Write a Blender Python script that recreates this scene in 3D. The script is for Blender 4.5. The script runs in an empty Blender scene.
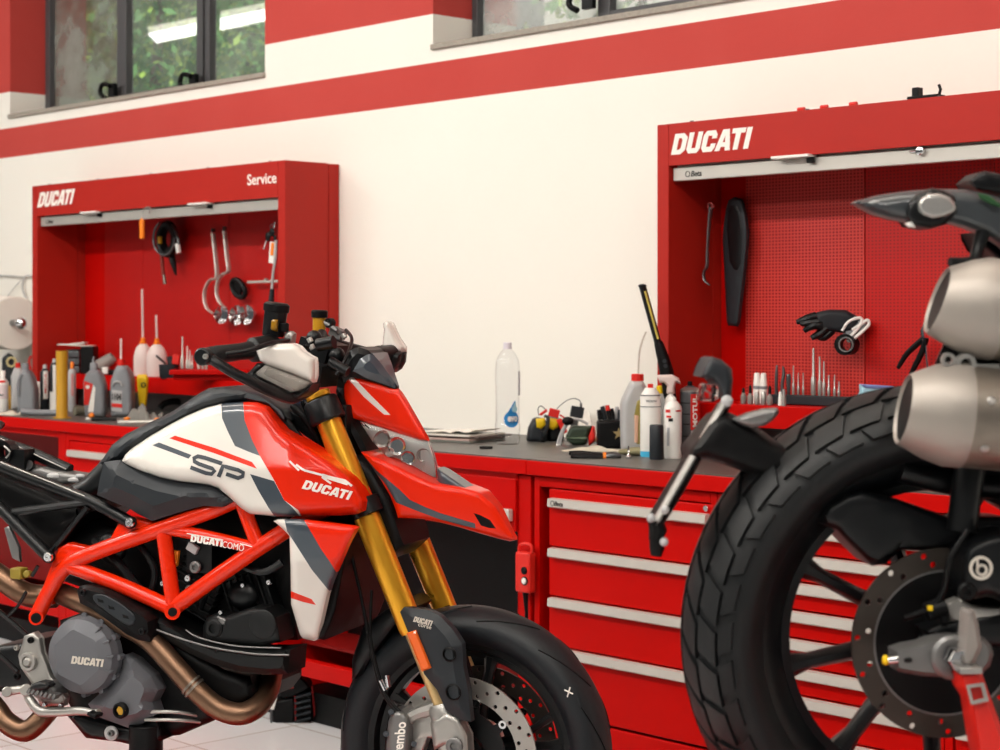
import bpy, bmesh, math, random
from mathutils import Vector, Matrix, geometry
random.seed(7)
PI = math.pi
S = bpy.context.scene
COL = S.collection
# ------------------------------------------------------------------ camera
F = 1800.0                      # focal length in pixels of the 1000x750 frame
HZ = 315.0                      # image row of the horizon
CAM = Vector((0.0, -3.6, 1.36))
RT = Vector((0.687, 0.7266, 0.0)).normalized()
FW = Vector((-0.7266, 0.687, 0.0)).normalized()
UP = Vector((0, 0, 1))
YAW = math.atan2(0.7266, 0.687)
cd = bpy.data.cameras.new('camera')
cam = bpy.data.objects.new('camera', cd); COL.objects.link(cam)
cam.location = CAM; cam.rotation_euler = (PI/2, 0, YAW)
cd.sensor_width = 36; cd.lens = F*36/1000; cd.shift_y = -(375-HZ)/1000
cd.clip_start = 0.05; cd.clip_end = 100
cd.dof.use_dof = True; cd.dof.focus_distance = 3.75; cd.dof.aperture_fstop = 7.1
S.camera = cam
# ------------------------------------------------------------------ world, exposure
w = bpy.data.worlds.new('world'); S.world = w; w.use_nodes = True
bg = w.node_tree.nodes['Background']
bg.inputs[0].default_value = (0.95, 0.98, 1.0, 1); bg.inputs[1].default_value = 0.10
S.view_settings.view_transform = 'Standard'; S.view_settings.look = 'None'
S.view_settings.gamma = 1; S.view_settings.use_curve_mapping = False
S.view_settings.exposure = -0.44
S.cycles.use_denoising = True
S.cycles.max_bounces = 8
S.cycles.transmission_bounces = 8
S.cycles.transparent_max_bounces = 12
S.cycles.sample_clamp_indirect = 4.0
def lamp_light(name, loc, target, sx, sy, power, col=(1, 0.975, 0.94), parent=None):
    l = bpy.data.lights.new(name, 'AREA'); l.shape = 'RECTANGLE'; l.size = sx; l.size_y = sy
    l.energy = power; l.color = col
    o = bpy.data.objects.new(name, l); COL.objects.link(o); o.location = loc
    d = Vector(target)-Vector(loc)
    o.rotation_euler = d.to_track_quat('-Z', 'Y').to_euler()
    return o
sl = bpy.data.lights.new('sun', 'SUN'); sl.energy = 9.0; sl.angle = .05; sl.color = (1, .95, .86)
so = bpy.data.objects.new('sun', sl); COL.objects.link(so); so.rotation_euler = Vector((-.3, .4, -1)).to_track_quat('-Z', 'Y').to_euler()
LAMPS = [(-12.4, -3.05), (-8.2, -3.3), (-5.8, -3.3), (-3.4, -3.3), (-1.0, -3.3), (1.4, -3.3), (-5.8, -6.0), (-2.6, -6.0), (0.6, -6.0), (-5.2, -1.35), (-1.6, -1.35)]  # left end of the middle row is added to brighten the wall
LAMP_Z = 3.78
for (lx, ly) in LAMPS:
    p = {-3.05: 25, -3.3: 55, -6.0: 41, -1.35: 7}[ly]*({-8.2: 1.25, -5.8: 1.12, -3.4: .92, -1.0: .74, 1.4: .7}[lx] if ly == -3.3 else 1)
    lamp_light('ceiling_lamp_light', (lx, ly, LAMP_Z-.03), (lx, ly+(1.6 if ly < -2 else 0), 1.6), 1.9, .12 if lx == -12.4 else .22, p)
# ------------------------------------------------------------------ pixel -> place helpers
def ray(px, py): return FW + RT*((px-500)/F) + UP*((HZ-py)/F)
def atY(px, py, Y):
    d = ray(px, py); return CAM + d*((Y-CAM.y)/d.y)
def atZ(px, py, Z):
    d = ray(px, py); return CAM + d*((Z-CAM.z)/d.z)
def depth(p): return (Vector(p)-CAM).dot(FW)
class Frame:
    """a thing's own upright frame: x along its heading, y to its left, z up"""
    def __init__(self, O, ang):   # ang = heading turned from camera-right towards the camera
        self.O = Vector(O)
        self.hx = RT*math.cos(ang) - FW*math.sin(ang)
        self.ly = RT*math.sin(ang) + FW*math.cos(ang)
        self.rz = math.atan2(self.hx.y, self.hx.x)
    def L(self, p):
        d = Vector(p)-self.O; return Vector((d.dot(self.hx), d.dot(self.ly), d.z))
    def P(self, px, py, t):
        d = ray(px, py); k = (t - (CAM-self.O).dot(self.ly))/d.dot(self.ly)
        return self.L(CAM + d*k)
# ------------------------------------------------------------------ mesh builder
class MB:
    def __init__(self): self.v = []; self.f = []; self.m = []
    def add(self, vs, fs, mi=0):
        o = len(self.v); self.v += [Vector(q) for q in vs]
        self.f += [tuple(o+i for i in q) for q in fs]; self.m += [mi]*len(fs) if isinstance(mi, int) else list(mi)
        return self
    def box(self, c, s, R=None, mi=0):
        c = Vector(c); pts = []
        for z in (-.5, .5):
            for x, y in ((-.5, -.5), (.5, -.5), (.5, .5), (-.5, .5)):
                q = Vector((x*s[0], y*s[1], z*s[2]))
                pts.append(c + (R @ q if R else q))
        return self.add(pts, [(3, 2, 1, 0), (4, 5, 6, 7), (0, 1, 5, 4), (1, 2, 6, 5), (2, 3, 7, 6), (3, 0, 4, 7)], mi)
    def bb(self, x0, x1, y0, y1, z0, z1, mi=0):
        return self.box(((x0+x1)/2, (y0+y1)/2, (z0+z1)/2), (abs(x1-x0), abs(y1-y0), abs(z1-z0)), None, mi)
    def lathe(self, prof, c=(0, 0, 0), ax=(0, 0, 1), seg=24, closed=False, mi=0, oval=1.0):
        """prof: list of (along, radius)"""
        c = Vector(c); a = Vector(ax).normalized()
        u = a.orthogonal().normalized()
        if abs(a.z) < .9: u = UP.cross(a).normalized()
        else: u = (RT - a*RT.dot(a)).normalized() if False else Vector((1, 0, 0)) - a*a.x; u.normalize()
        wv = a.cross(u); vs = []; fs = []
        n = len(prof)
        for (h, r) in prof:
            for k in range(seg):
                t = 2*PI*k/seg
                vs.append(c + a*h + u*(max(r, 1e-5)*math.cos(t)) + wv*(max(r, 1e-5)*oval*math.sin(t)))
        for i in range(n if closed else n-1):
            j = (i+1) % n
            for k in range(seg):
                k2 = (k+1) % seg
                fs.append((i*seg+k, i*seg+k2, j*seg+k2, j*seg+k))
        if not closed:
            fs.append(tuple(range(seg))[::-1]); fs.append(tuple((n-1)*seg+k for k in range(seg)))
        return self.add(vs, fs, mi)
    def cyl(self, p0, p1, r0, r1=None, seg=16, mi=0, ch=0):
        p0 = Vector(p0); p1 = Vector(p1); d = p1-p0; L = d.length; r1 = r0 if r1 is None else r1
        pr = [(0, r0), (L, r1)] if not ch else [(0, r0-ch), (ch, r0), (L-ch, r1), (L, r1-ch)]
        return self.lathe(pr, p0, d, seg, mi=mi)
    def ring(self, c, ax, ro, ri, h, seg=24, mi=0):
        return self.lathe([(-h/2, ri), (-h/2, ro), (h/2, ro), (h/2, ri)], c, ax, seg, True, mi)
    def sph(self, c, r, sx=1, sy=1, sz=1, seg=16, mi=0):
        c = Vector(c); vs = []; fs = []; n = seg//2
        for i in range(n+1):
            a = PI*i/n
            for k in range(seg):
                b = 2*PI*k/seg; rr = max(math.sin(a), 1e-4)
                vs.append(c+Vector((r*sx*rr*math.cos(b), r*sy*rr*math.sin(b), -r*sz*math.cos(a))))
        for i in range(n):
            for k in range(seg):
                k2 = (k+1) % seg
                fs.append((i*seg+k, i*seg+k2, (i+1)*seg+k2, (i+1)*seg+k))
        fs.append(tuple(range(seg))[::-1]); fs.append(tuple(n*seg+k for k in range(seg)))
        return self.add(vs, fs, mi)
    def tube(self, pts, r, seg=10, closed=False, mi=0, smooth=0, flat=1.0):
        pts = [Vector(p) for p in pts]
        rs = r if isinstance(r, (list, tuple)) else [r]*len(pts)
        if smooth:
            P = []; Rr = []; n = len(pts)
            for i in range(n if closed else n-1):
                g = lambda k: pts[k % n] if closed else pts[max(0, min(n-1, k))]
                p0, p1, p2, p3 = g(i-1), g(i), g(i+1), g(i+2)
                ra, rb = rs[i], rs[(i+1) % n]
                for k in range(smooth):
                    t = k/smooth
                    P.append(.5*((2*p1)+(-p0+p2)*t+(2*p0-5*p1+4*p2-p3)*t*t+(-p0+3*p1-3*p2+p3)*t**3)); Rr.append(ra+(rb-ra)*t)
            if not closed: P.append(pts[-1]); Rr.append(rs[-1])
            pts, rs = P, Rr
        n = len(pts); vs = []; fs = []; u = None
        for i in range(n):
            if closed: d = pts[(i+1) % n]-pts[i-1]
            else: d = pts[min(i+1, n-1)]-pts[max(i-1, 0)]
            if d.length < 1e-9: d = Vector((0, 0, 1))
            d.normalize()
            if u is None: u = (UP.cross(d) if abs(d.z) < .95 else Vector((1, 0, 0)).cross(d)).normalized()
            else:
                u = u-d*u.dot(d); u.normalize()
            wv = d.cross(u)
            for k in range(seg):
                t = 2*PI*k/seg
                vs.append(pts[i]+u*(rs[i]*math.cos(t))+wv*(rs[i]*flat*math.sin(t)))
        for i in range(n if closed else n-1):
            j = (i+1) % n
            for k in range(seg):
                k2 = (k+1) % seg; fs.append((i*seg+k, i*seg+k2, j*seg+k2, j*seg+k))
        if not closed:
            fs.append(tuple(range(seg))[::-1]); fs.append(tuple((n-1)*seg+k for k in range(seg)))
        return self.add(vs, fs, mi)
    def plate(self, outer, holes, f, t0, t1, mi=0):
        """flat outline with holes; f(u,v,t) gives the point"""
        loops = [outer]+list(holes); pts = []; edges = []
        for lp in loops:
            o = len(pts); pts += [Vector((a, b)) for a, b in lp]
            edges += [(o+i, o+(i+1) % len(lp)) for i in range(len(lp))]
        V, E, FF = geometry.delaunay_2d_cdt(pts, edges, [], 1, 1e-7)[:3]
        keep = []
        for q in FF:
            cx = sum(V[i][0] for i in q)/len(q); cy = sum(V[i][1] for i in q)/len(q)
            if inside(cx, cy, outer) and not any(inside(cx, cy, h) for h in holes): keep.append(tuple(q))
        n = len(V); vs = [f(p[0], p[1], t0) for p in V]+[f(p[0], p[1], t1) for p in V]
        cnt = {}
        for q in keep:
            for i in range(len(q)):
                e = (q[i], q[(i+1) % len(q)]); cnt[e] = cnt.get(e, 0)+1
        fs = [q for q in keep]+[tuple(n+i for i in q[::-1]) for q in keep]
        for (a, b) in cnt:
            if (b, a) not in cnt: fs.append((a, b, n+b, n+a))
        return self.add(vs, fs, mi)
    def build(self, name, mat, parent=None, smooth=True, bevel=0, sharp=35, sub=0):
        me = bpy.data.meshes.new(name); me.from_pydata([tuple(q) for q in self.v], [], self.f); me.update()
        mats = mat if isinstance(mat, (list, tuple)) else [mat]
        for m_ in mats: me.materials.append(m_)
        if len(mats) > 1: me.polygons.foreach_set('material_index', self.m)
        bm = bmesh.new(); bm.from_mesh(me)
        bmesh.ops.remove_doubles(bm, verts=bm.verts, dist=2e-5)
        bmesh.ops.recalc_face_normals(bm, faces=bm.faces); bm.to_mesh(me); bm.free()
        if smooth:
            me.shade_smooth(); me.set_sharp_from_angle(angle=math.radians(sharp))
        o = bpy.data.objects.new(name, me); COL.objects.link(o)
        if parent is not None: o.parent = parent
        if bevel:
            b = o.modifiers.new('b', 'BEVEL'); b.width = bevel; b.segments = 2; b.limit_method = 'ANGLE'; b.angle_limit = math.radians(40)
        return o
def inside(x, y, poly):
    r = False; n = len(poly); j = n-1
    for i in range(n):
        xi, yi = poly[i][0], poly[i][1]; xj, yj = poly[j][0], poly[j][1]
        if (yi > y) != (yj > y) and x < (xj-xi)*(y-yi)/(yj-yi+1e-12)+xi: r = not r
        j = i
    return r
def circ(cx, cy, r, n=16, a0=0, ry=None):
    return [(cx+r*math.cos(a0+2*PI*k/n), cy+(ry or r)*math.sin(a0+2*PI*k/n)) for k in range(n)]
def spline2(pts, k=4, closed=True):
    out = []; n = len(pts)
    for i in range(n if closed else n-1):
        g = lambda j: pts[j % n] if closed else pts[max(0, min(n-1, j))]
        p0, p1, p2, p3 = g(i-1), g(i), g(i+1), g(i+2)
        for s in range(k):
            t = s/k
            out.append(tuple(.5*((2*p1[a])+(-p0[a]+p2[a])*t+(2*p0[a]-5*p1[a]+4*p2[a]-p3[a])*t*t+(-p0[a]+3*p1[a]-3*p2[a]+p3[a])*t**3) for a in (0, 1)))
    if not closed: out.append(pts[-1])
    return out
def chaikin(pts, n=1):
    for _ in range(n):
        o = []
        for i in range(len(pts)):
            a, b = pts[i], pts[(i+1) % len(pts)]
            o += [(a[0]*.8+b[0]*.2, a[1]*.8+b[1]*.2), (a[0]*.2+b[0]*.8, a[1]*.2+b[1]*.8)]
        pts = o
    return pts
# ------------------------------------------------------------------ materials
def lin(c):
    if isinstance(c, str):
        c = [int(c[i:i+2], 16)/255 for i in (0, 2, 4)]
    return tuple(x/12.92 if x <= .04045 else ((x+.055)/1.055)**2.4 for x in c)+(1,)
_mc = {}
def mat(name, col, rough=.5, metal=0., coat=0., spec=.5, trans=0., emis=None, es=0., var=.06, vs=8., bump=0., bs=60., alpha=1., ior=1.45, aniso=0):
    m = bpy.data.materials.new(name); m.use_nodes = True; nt = m.node_tree; b = nt.nodes['Principled BSDF']
    c = lin(col)
    b.inputs['Roughness'].default_value = rough; b.inputs['Metallic'].default_value = metal
    b.inputs['Coat Weight'].default_value = coat; b.inputs['Coat Roughness'].default_value = .06
    b.inputs['Specular IOR Level'].default_value = spec; b.inputs['Transmission Weight'].default_value = trans
    b.inputs['Alpha'].default_value = alpha; b.inputs['IOR'].default_value = ior
    b.inputs['Base Color'].default_value = c
    tc = nt.nodes.new('ShaderNodeTexCoord')
    if var:
        n = nt.nodes.new('ShaderNodeTexNoise'); n.inputs['Scale'].default_value = vs; n.inputs['Detail'].default_value = 4
        nt.links.new(tc.outputs['Object'], n.inputs['Vector'])
        mx = nt.nodes.new('ShaderNodeMix'); mx.data_type = 'RGBA'
        mx.inputs[6].default_value = tuple(x*(1-var) for x in c[:3])+(1,); mx.inputs[7].default_value = tuple(min(1, x*(1+var)) for x in c[:3])+(1,)
        nt.links.new(n.outputs['Fac'], mx.inputs[0]); nt.links.new(mx.outputs[2], b.inputs['Base Color'])
        r = nt.nodes.new('ShaderNodeMapRange'); r.inputs[3].default_value = max(0, rough-.05); r.inputs[4].default_value = min(1, rough+.06)
        nt.links.new(n.outputs['Fac'], r.inputs[0]); nt.links.new(r.outputs[0], b.inputs['Roughness'])
    if bump:
        n2 = nt.nodes.new('ShaderNodeTexNoise'); n2.inputs['Scale'].default_value = bs; n2.inputs['Detail'].default_value = 3
        nt.links.new(tc.outputs['Object'], n2.inputs['Vector'])
        bp = nt.nodes.new('ShaderNodeBump'); bp.inputs['Strength'].default_value = bump; bp.inputs['Distance'].default_value = .002
        nt.links.new(n2.outputs['Fac'], bp.inputs['Height']); nt.links.new(bp.outputs[0], b.inputs['Normal'])
    if emis:
        b.inputs['Emission Color'].default_value = lin(emis); b.inputs['Emission Strength'].default_value = es
    return m
M = {}
M['wall'] = mat('wall_paint', 'f4f0e6', .85, bump=.15, bs=40, var=.015)
M['band'] = mat('red_wall_paint', 'd2403c', .8, bump=.2, bs=60, var=.05)
M['band_dark'] = mat('deep_red_reveal_paint', 'c0201a', .7, var=.05)
M['red'] = mat('red_powder_coat', 'bc0400', .45, bump=.05, bs=300, var=.04, spec=.14)
M['redcab'] = mat('red_cabinet_paint', 'ac1e12', .5, bump=.05, bs=300, var=.04, spec=.35)  # washed-out gloss reflection on the cabinet outsides put into the colour
M['redpanel'] = mat('red_panel_paint', 'b80400', .45, var=.05, spec=.15)
M['steel'] = mat('brushed_aluminium', 'c9c5bd', .42, .55, var=.06)
M['bevel_grey'] = mat('handle_grey', 'cfccc4', .4, .3)
M['chrome'] = mat('chrome', 'e6e6e8', .12, 1)
M['darksteel'] = mat('dark_steel', '6c6e70', .35, .9)
M['black'] = mat('black_plastic', '070708', .45, var=.1, spec=.25)
M['satin'] = mat('satin_black', '0a0c0e', .36, var=.1, spec=.4)
M['dark'] = mat('dark_grey_plastic', '1e2328', .5, var=.08)
M['slate'] = mat('slate_grey_paint', '3c454e', .3, coat=.6)
M['rubber'] = mat('rubber', '0a0c0e', .48, bump=.15, bs=200, var=.15)
M['worktop'] = mat('grey_worktop', '55534f', .38, var=.12, vs=5, bump=.05)
M['granite'] = mat('granite', '9d968b', .7, var=.3, vs=90)
M['frame'] = mat('window_frame_grey', '4a4a4c', .45)
M['white'] = mat('white_plastic', 'efece6', .35)
M['grey'] = mat('grey_plastic', '85888c', .42, var=.05)
M['lgrey'] = mat('light_grey_plastic', 'b4b3b3', .42)
M['orange'] = mat('orange_plastic', 'f0821e', .4)
M['yellow'] = mat('yellow_plastic', 'ecc414', .4)
M['ochre'] = mat('ochre_plastic', 'b98a1c', .45)
M['redcap'] = mat('red_plastic', 'd8261c', .4)
M['gold'] = mat('gold_anodised', 'eaaa30', .28, .7, var=.03)
M['paintred'] = mat('gloss_red_paint', 'e02402', .3, coat=.3, spec=.25, var=.02)
M['framered'] = mat('red_frame_paint', 'e42a04', .28, coat=.5, spec=.25, var=.02)
M['paintwhite'] = mat('gloss_white_paint', 'e2dcd4', .25, coat=.8, var=.01)
M['enginegrey'] = mat('cast_grey', '66676c', .48, .25, var=.05, bump=.1, bs=400)
M['enginedark'] = mat('cast_dark', '0f1112', .5, .2, var=.1, bump=.1, bs=300)
M['copper'] = mat('heat_tinted_steel', '7d604c', .34, .85, var=.3, vs=14)
M['titan'] = mat('titanium', '857c72', .42, .8, var=.08, vs=5)
M['alu'] = mat('cast_aluminium', 'b2afaa', .38, .75, var=.05)
M['alud'] = mat('grey_aluminium', '7e7d7c', .42, .7, var=.08)
M['glass'] = mat('clear_plastic', 'f4f4f4', .04, trans=1., ior=1.2, var=0)
M['disc'] = mat('brake_steel', 'b4b0aa', .34, .85, var=.08, vs=20)
M['discdark'] = mat('worn_brake_steel', '4b4540', .42, .8, var=.2, vs=20)
M['amber'] = mat('amber_reflector', 'e8641a', .25, coat=.6, var=.05, bump=.4, bs=700)
M['text_w'] = mat('white_lettering', 'f4eee6', .5, var=0)
M['text_k'] = mat('dark_lettering', '3a3f46', .45, var=0)
M['text_s'] = mat('silver_lettering', 'd8d0c4', .4, .2, var=0)
M['text_r'] = mat('red_lettering', 'd22018', .45, var=0)
M['text_b'] = mat('black_lettering', '141414', .5, var=0)
M['paper'] = mat('paper', 'efe9df', .8)
M['tail'] = mat('smoke_grey_plastic', '3a3e41', .3, coat=.5, var=.1)
M['lens'] = mat('lens_plastic', 'd8d2ca', .12, trans=.75, ior=1.3, var=0)
M['frost'] = mat('frosted_plastic', 'c8c0ba', .2, trans=.6, ior=1.3, var=0)
M['lampwhite'] = mat('lamp_housing_white', 'dcdedc', .22, coat=.6, bump=.5, bs=60, var=.1)
M['foil'] = mat('bright_lens', 'b4b2ae', .18, .5, coat=1, bump=.6, bs=90, var=.1)
M['cloth'] = mat('grey_cloth', '7d7a74', .9, bump=.5, bs=120, var=.2, vs=40)
M['wcloth'] = mat('pale_cloth', 'c9bfae', .9, bump=.5, bs=120, var=.12, vs=40)
# ------------------------------------------------------------------ scene objects
def tag(o, label=None, cat=None, group=None, kind=None):
    if label: o['label'] = label
    if cat: o['category'] = cat
    if group: o['group'] = group
    if kind: o['kind'] = kind
    return o
def thing(name, label, cat, loc=(0, 0, 0), rz=0, group=None):
    o = bpy.data.objects.new(name, None); COL.objects.link(o)
    o.location = loc; o.rotation_euler = (0, 0, rz); o.empty_display_size = .05
    return tag(o, label, cat, group)
def struct(o): o['kind'] = 'structure'; return o
_glyph = {}
def glyphs(s, offset=0.0):
    k = (s, offset)
    if k in _glyph: return _glyph[k]
    if s == 'DUCATI':
        G = [(0, [(0, 0), (.55, 0), (.8, .2), (.8, .8), (.55, 1), (0, 1)], [[(.28, .22), (.44, .22), (.52, .32), (.52, .68), (.44, .78), (.28, .78)]]),
             (.88, [(0, 1), (0, .2), (.15, 0), (.65, 0), (.8, .2), (.8, 1), (.52, 1), (.52, .24), (.28, .24), (.28, 1)], []),
             (1.76, [(.8, .62), (.8, .8), (.65, 1), (.15, 1), (0, .8), (0, .2), (.15, 0), (.65, 0), (.8, .2), (.8, .38), (.52, .38), (.52, .24), (.28, .24), (.28, .76), (.52, .76), (.52, .62)], []),
             (2.58, [(0, 0), (.27, 1), (.64, 1), (.9, 0), (.61, 0), (.57, .18), (.33, .18), (.29, 0)], [[(.38, .40), (.52, .40), (.455, .74)]]),
             (3.40, [(0, 1), (0, .77), (.24, .77), (.24, 0), (.52, 0), (.52, .77), (.76, .77), (.76, 1)], []),
             (4.24, [(0, 0), (.28, 0), (.28, 1), (0, 1)], [])]
        vs = []; fs = []
        for dx, out, hol in G:
            pts = []; ed = []
            for lp in [out]+hol:
                o = len(pts); pts += [Vector(p) for p in lp]; ed += [(o+i, o+(i+1) % len(lp)) for i in range(len(lp))]
            V, E, FF = geometry.delaunay_2d_cdt(pts, ed, [], 1, 1e-7)[:3]; o = len(vs)
            vs += [((p[0]+dx)/4.52, p[1]) for p in V]
            for q in FF:
                cx = sum(V[i][0] for i in q)/len(q); cy = sum(V[i][1] for i in q)/len(q)
                if inside(cx, cy, out) and not any(inside(cx, cy, h) for h in hol): fs.append(tuple(o+i for i in q))
        _glyph[k] = (vs, fs); return _glyph[k]
    c = bpy.data.curves.new('t', 'FONT'); c.body = s; c.size = 1; c.offset = offset; c.resolution_u = 3
    o = bpy.data.objects.new('t', c); COL.objects.link(o)
    bpy.context.view_layer.update()
    dg = bpy.context.evaluated_depsgraph_get()
    me = bpy.data.meshes.new_from_object(o.evaluated_get(dg))
    vs = [(v.co.x, v.co.y) for v in me.vertices]; fs = [tuple(p.vertices) for p in me.polygons]
    COL.objects.unlink(o); bpy.data.objects.remove(o); bpy.data.curves.remove(c); bpy.data.meshes.remove(me)
    x0 = min(v[0] for v in vs); x1 = max(v[0] for v in vs); y0 = min(v[1] for v in vs); y1 = max(v[1] for v in vs)
    vs = [((x-x0)/(x1-x0), (y-y0)/(y1-y0)) for x, y in vs]
    _glyph[k] = (vs, fs); return _glyph[k]
def text(s, p00, p10, p01, material, parent=None, offset=.02, name='lettering', lift=.0006, curve=None):
    """lettering laid into the parallelogram p00 (bottom left), p10 (bottom right), p01 (top left)"""
    vs, fs = glyphs(s, offset)
    p00, p10, p01 = Vector(p00), Vector(p10), Vector(p01)
    a, b = p10-p00, p01-p00; nrm = a.cross(b).normalized()*lift
    mb = MB(); n = len(vs)
    q = [p00+a*x+b*y for x, y in vs]
    if curve: q = [curve(p) for p in q]
    cnt = {}
    for f in fs:
        for i in range(len(f)): cnt[(f[i], f[(i+1) % len(f)])] = 1
    side = [(i, j, n+j, n+i) for (i, j) in cnt if (j, i) not in cnt]
    mb.add([p+nrm for p in q]+[p-nrm for p in q], [f for f in fs]+[tuple(n+i for i in f[::-1]) for f in fs]+side)
    return mb.build(name, material, parent, smooth=False)
# ------------------------------------------------------------------ pillow panels traced in pixels
def dist_loop(x, y, lp):
    best = 1e9
    for i in range(len(lp)):
        ax, ay = lp[i]; bx, by = lp[(i+1) % len(lp)]
        dx, dy = bx-ax, by-ay; L = dx*dx+dy*dy
        t = 0 if L == 0 else max(0, min(1, ((x-ax)*dx+(y-ay)*dy)/L))
        d = (ax+dx*t-x)**2+(ay+dy*t-y)**2
        if d < best: best = d
    return math.sqrt(best)
def densify(lp, g):
    out = []
    for i in range(len(lp)):
        a, b = lp[i], lp[(i+1) % len(lp)]
        n = max(1, int(math.ceil(math.hypot(b[0]-a[0], b[1]-a[1])/g)))
        out += [(a[0]+(b[0]-a[0])*k/n, a[1]+(b[1]-a[1])*k/n) for k in range(n)]
    return out
def pillow(mb, fr, outline, t0, bulge, wpx, regions=(), thick=None, both=False, g=6, prof='round', tilt=None):
    """panel on the near side of frame fr: outline in pixels, edge at lateral -t0, rising by bulge over wpx pixels.
    thick: depth of the panel behind its edge; both=True makes a solid reaching to the mirrored far side."""
    lp = densify(outline, g)
    pts = list(lp); edges = [(i, (i+1) % len(lp)) for i in range(len(lp))]
    for (rp, _) in regions:
        d = densify(rp, g); o = len(pts); pts += d
        edges += [(o+i, o+(i+1) % len(d)) for i in range(len(d))]
    xs = [p[0] for p in lp]; ys = [p[1] for p in lp]
    ar = sum(lp[i][0]*lp[(i+1) % len(lp)][1]-lp[(i+1) % len(lp)][0]*lp[i][1] for i in range(len(lp)))
    sg = 1 if ar > 0 else -1
    steps = [1.0] if prof != 'round' else [.12, .35, .65, 1.0]
    for fr_ in steps:
        dd = wpx*fr_
        for i in range(len(lp)):
            a, c = lp[i-1], lp[(i+1) % len(lp)]; dx, dy = c[0]-a[0], c[1]-a[1]; L = math.hypot(dx, dy)+1e-9
            q = (lp[i][0]-dy/L*sg*dd, lp[i][1]+dx/L*sg*dd)
            if inside(q[0], q[1], lp) and dist_loop(q[0], q[1], outline) > dd*.93: pts.append(q)
    y = min(ys)+g/2; row = 0
    while y < max(ys):
        x = min(xs)+g/2+(g/2 if row % 2 else 0)
        while x < max(xs):
            if inside(x, y, lp):
                dq = dist_loop(x, y, lp)
                if dq > wpx+g*.4 or (dq > g*.45 and all(abs(dq-wpx*q_) > g*.35 for q_ in steps)): pts.append((x, y))
            x += g
        y += g*.87; row += 1
    V, E, FF = geometry.delaunay_2d_cdt([Vector(p) for p in pts], edges, [], 0, 1e-4)[:3]
    keep = []; mi = []
    for q in FF:
        cx = sum(V[i][0] for i in q)/len(q); cy = sum(V[i][1] for i in q)/len(q)
        if inside(cx, cy, lp):
            keep.append(tuple(q)); k = 0
            for (rp, ix) in regions:
                if inside(cx, cy, rp): k = ix
            mi.append(k)
    near = []; far = []
    for p in V:
        x, y = p[0], p[1]; d = dist_loop(x, y, outline)/wpx
        if prof == 'round': h = bulge*math.sqrt(max(0, 1-(1-min(d, 1))**2))
        else: h = bulge*min(d, 1)
        t = max(.004, t0+(tilt(x, y) if tilt else 0)) if t0 > 0 else t0
        q = fr.P(x, y, -(t+h)); near.append(q)
        far.append(Vector((q.x, t+h, q.z)) if both else Vector((q.x, -(t+h)+(thick or .004)+(h if thick and not both and thick > .03 else 0), q.z)))
    n = len(near); cnt = {}
    for q in keep:
        for i in range(len(q)): cnt[(q[i], q[(i+1) % len(q)])] = 1
    side = [(a, b, n+b, n+a) for (a, b) in cnt if (b, a) not in cnt]
    smi = []
    emi = {}
    for q, m_ in zip(keep, mi):
        for i in range(len(q)): emi[(q[i], q[(i+1) % len(q)])] = m_
    smi = [emi[(a, b)] for (a, b) in cnt if (b, a) not in cnt]
    mb.add(near+far, keep+[tuple(n+i for i in q[::-1]) for q in keep]+side, mi+mi+smi)
    return mb
# ================================================================== the room
WY = 0.70                      # face of the back wall
def bandmat():
    """wall paint: cream with the two red stripes (paint of the wall itself)"""
    m = bpy.data.materials.new('striped_wall_paint'); m.use_nodes = True; nt = m.node_tree; b = nt.nodes['Principled BSDF']
    b.inputs['Roughness'].default_value = .8
    tc = nt.nodes.new('ShaderNodeTexCoord'); sp = nt.nodes.new('ShaderNodeSeparateXYZ'); nt.links.new(tc.outputs['Object'], sp.inputs[0])
    def gt(v):
        n = nt.nodes.new('ShaderNodeMath'); n.operation = 'GREATER_THAN'; n.inputs[1].default_value = v
        nt.links.new(sp.outputs['Z'], n.inputs[0]); return n.outputs[0]
    def op(o, a, c):
        n = nt.nodes.new('ShaderNodeMath'); n.operation = o; nt.links.new(a, n.inputs[0]); nt.links.new(c, n.inputs[1]); return n.outputs[0]
    msk = op('ADD', op('SUBTRACT', gt(Z_B0), gt(Z_B1)), gt(Z_U))
    no = nt.nodes.new('ShaderNodeTexNoise'); no.inputs['Scale'].default_value = 3; no.inputs['Detail'].default_value = 6; nt.links.new(tc.outputs['Object'], no.inputs['Vector'])
    r1 = nt.nodes.new('ShaderNodeMix'); r1.data_type = 'RGBA'; r1.inputs[6].default_value = lin('b8362f'); r1.inputs[7].default_value = lin('c2463e'); nt.links.new(no.outputs['Fac'], r1.inputs[0])
    r2 = nt.nodes.new('ShaderNodeMix'); r2.data_type = 'RGBA'; r2.inputs[6].default_value = lin('f2eee4'); r2.inputs[7].default_value = lin('f6f2e9'); nt.links.new(no.outputs['Fac'], r2.inputs[0])
    mx = nt.nodes.new('ShaderNodeMix'); mx.data_type = 'RGBA'; nt.links.new(msk, mx.inputs[0]); nt.links.new(r2.outputs[2], mx.inputs[6]); nt.links.new(r1.outputs[2], mx.inputs[7])
    nt.links.new(mx.outputs[2], b.inputs['Base Color'])
    n2 = nt.nodes.new('ShaderNodeTexNoise'); n2.inputs['Scale'].default_value = 45; nt.links.new(tc.outputs['Object'], n2.inputs['Vector'])
    bp = nt.nodes.new('ShaderNodeBump'); bp.inputs['Strength'].default_value = .18; bp.inputs['Distance'].default_value = .003
    nt.links.new(n2.outputs['Fac'], bp.inputs['Height']); nt.links.new(bp.outputs[0], b.inputs['Normal'])
    return m
Z_B0 = (atY(0, 156, WY).z+atY(700, 70.5, WY).z+atY(420, 105, WY).z)/3
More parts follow.
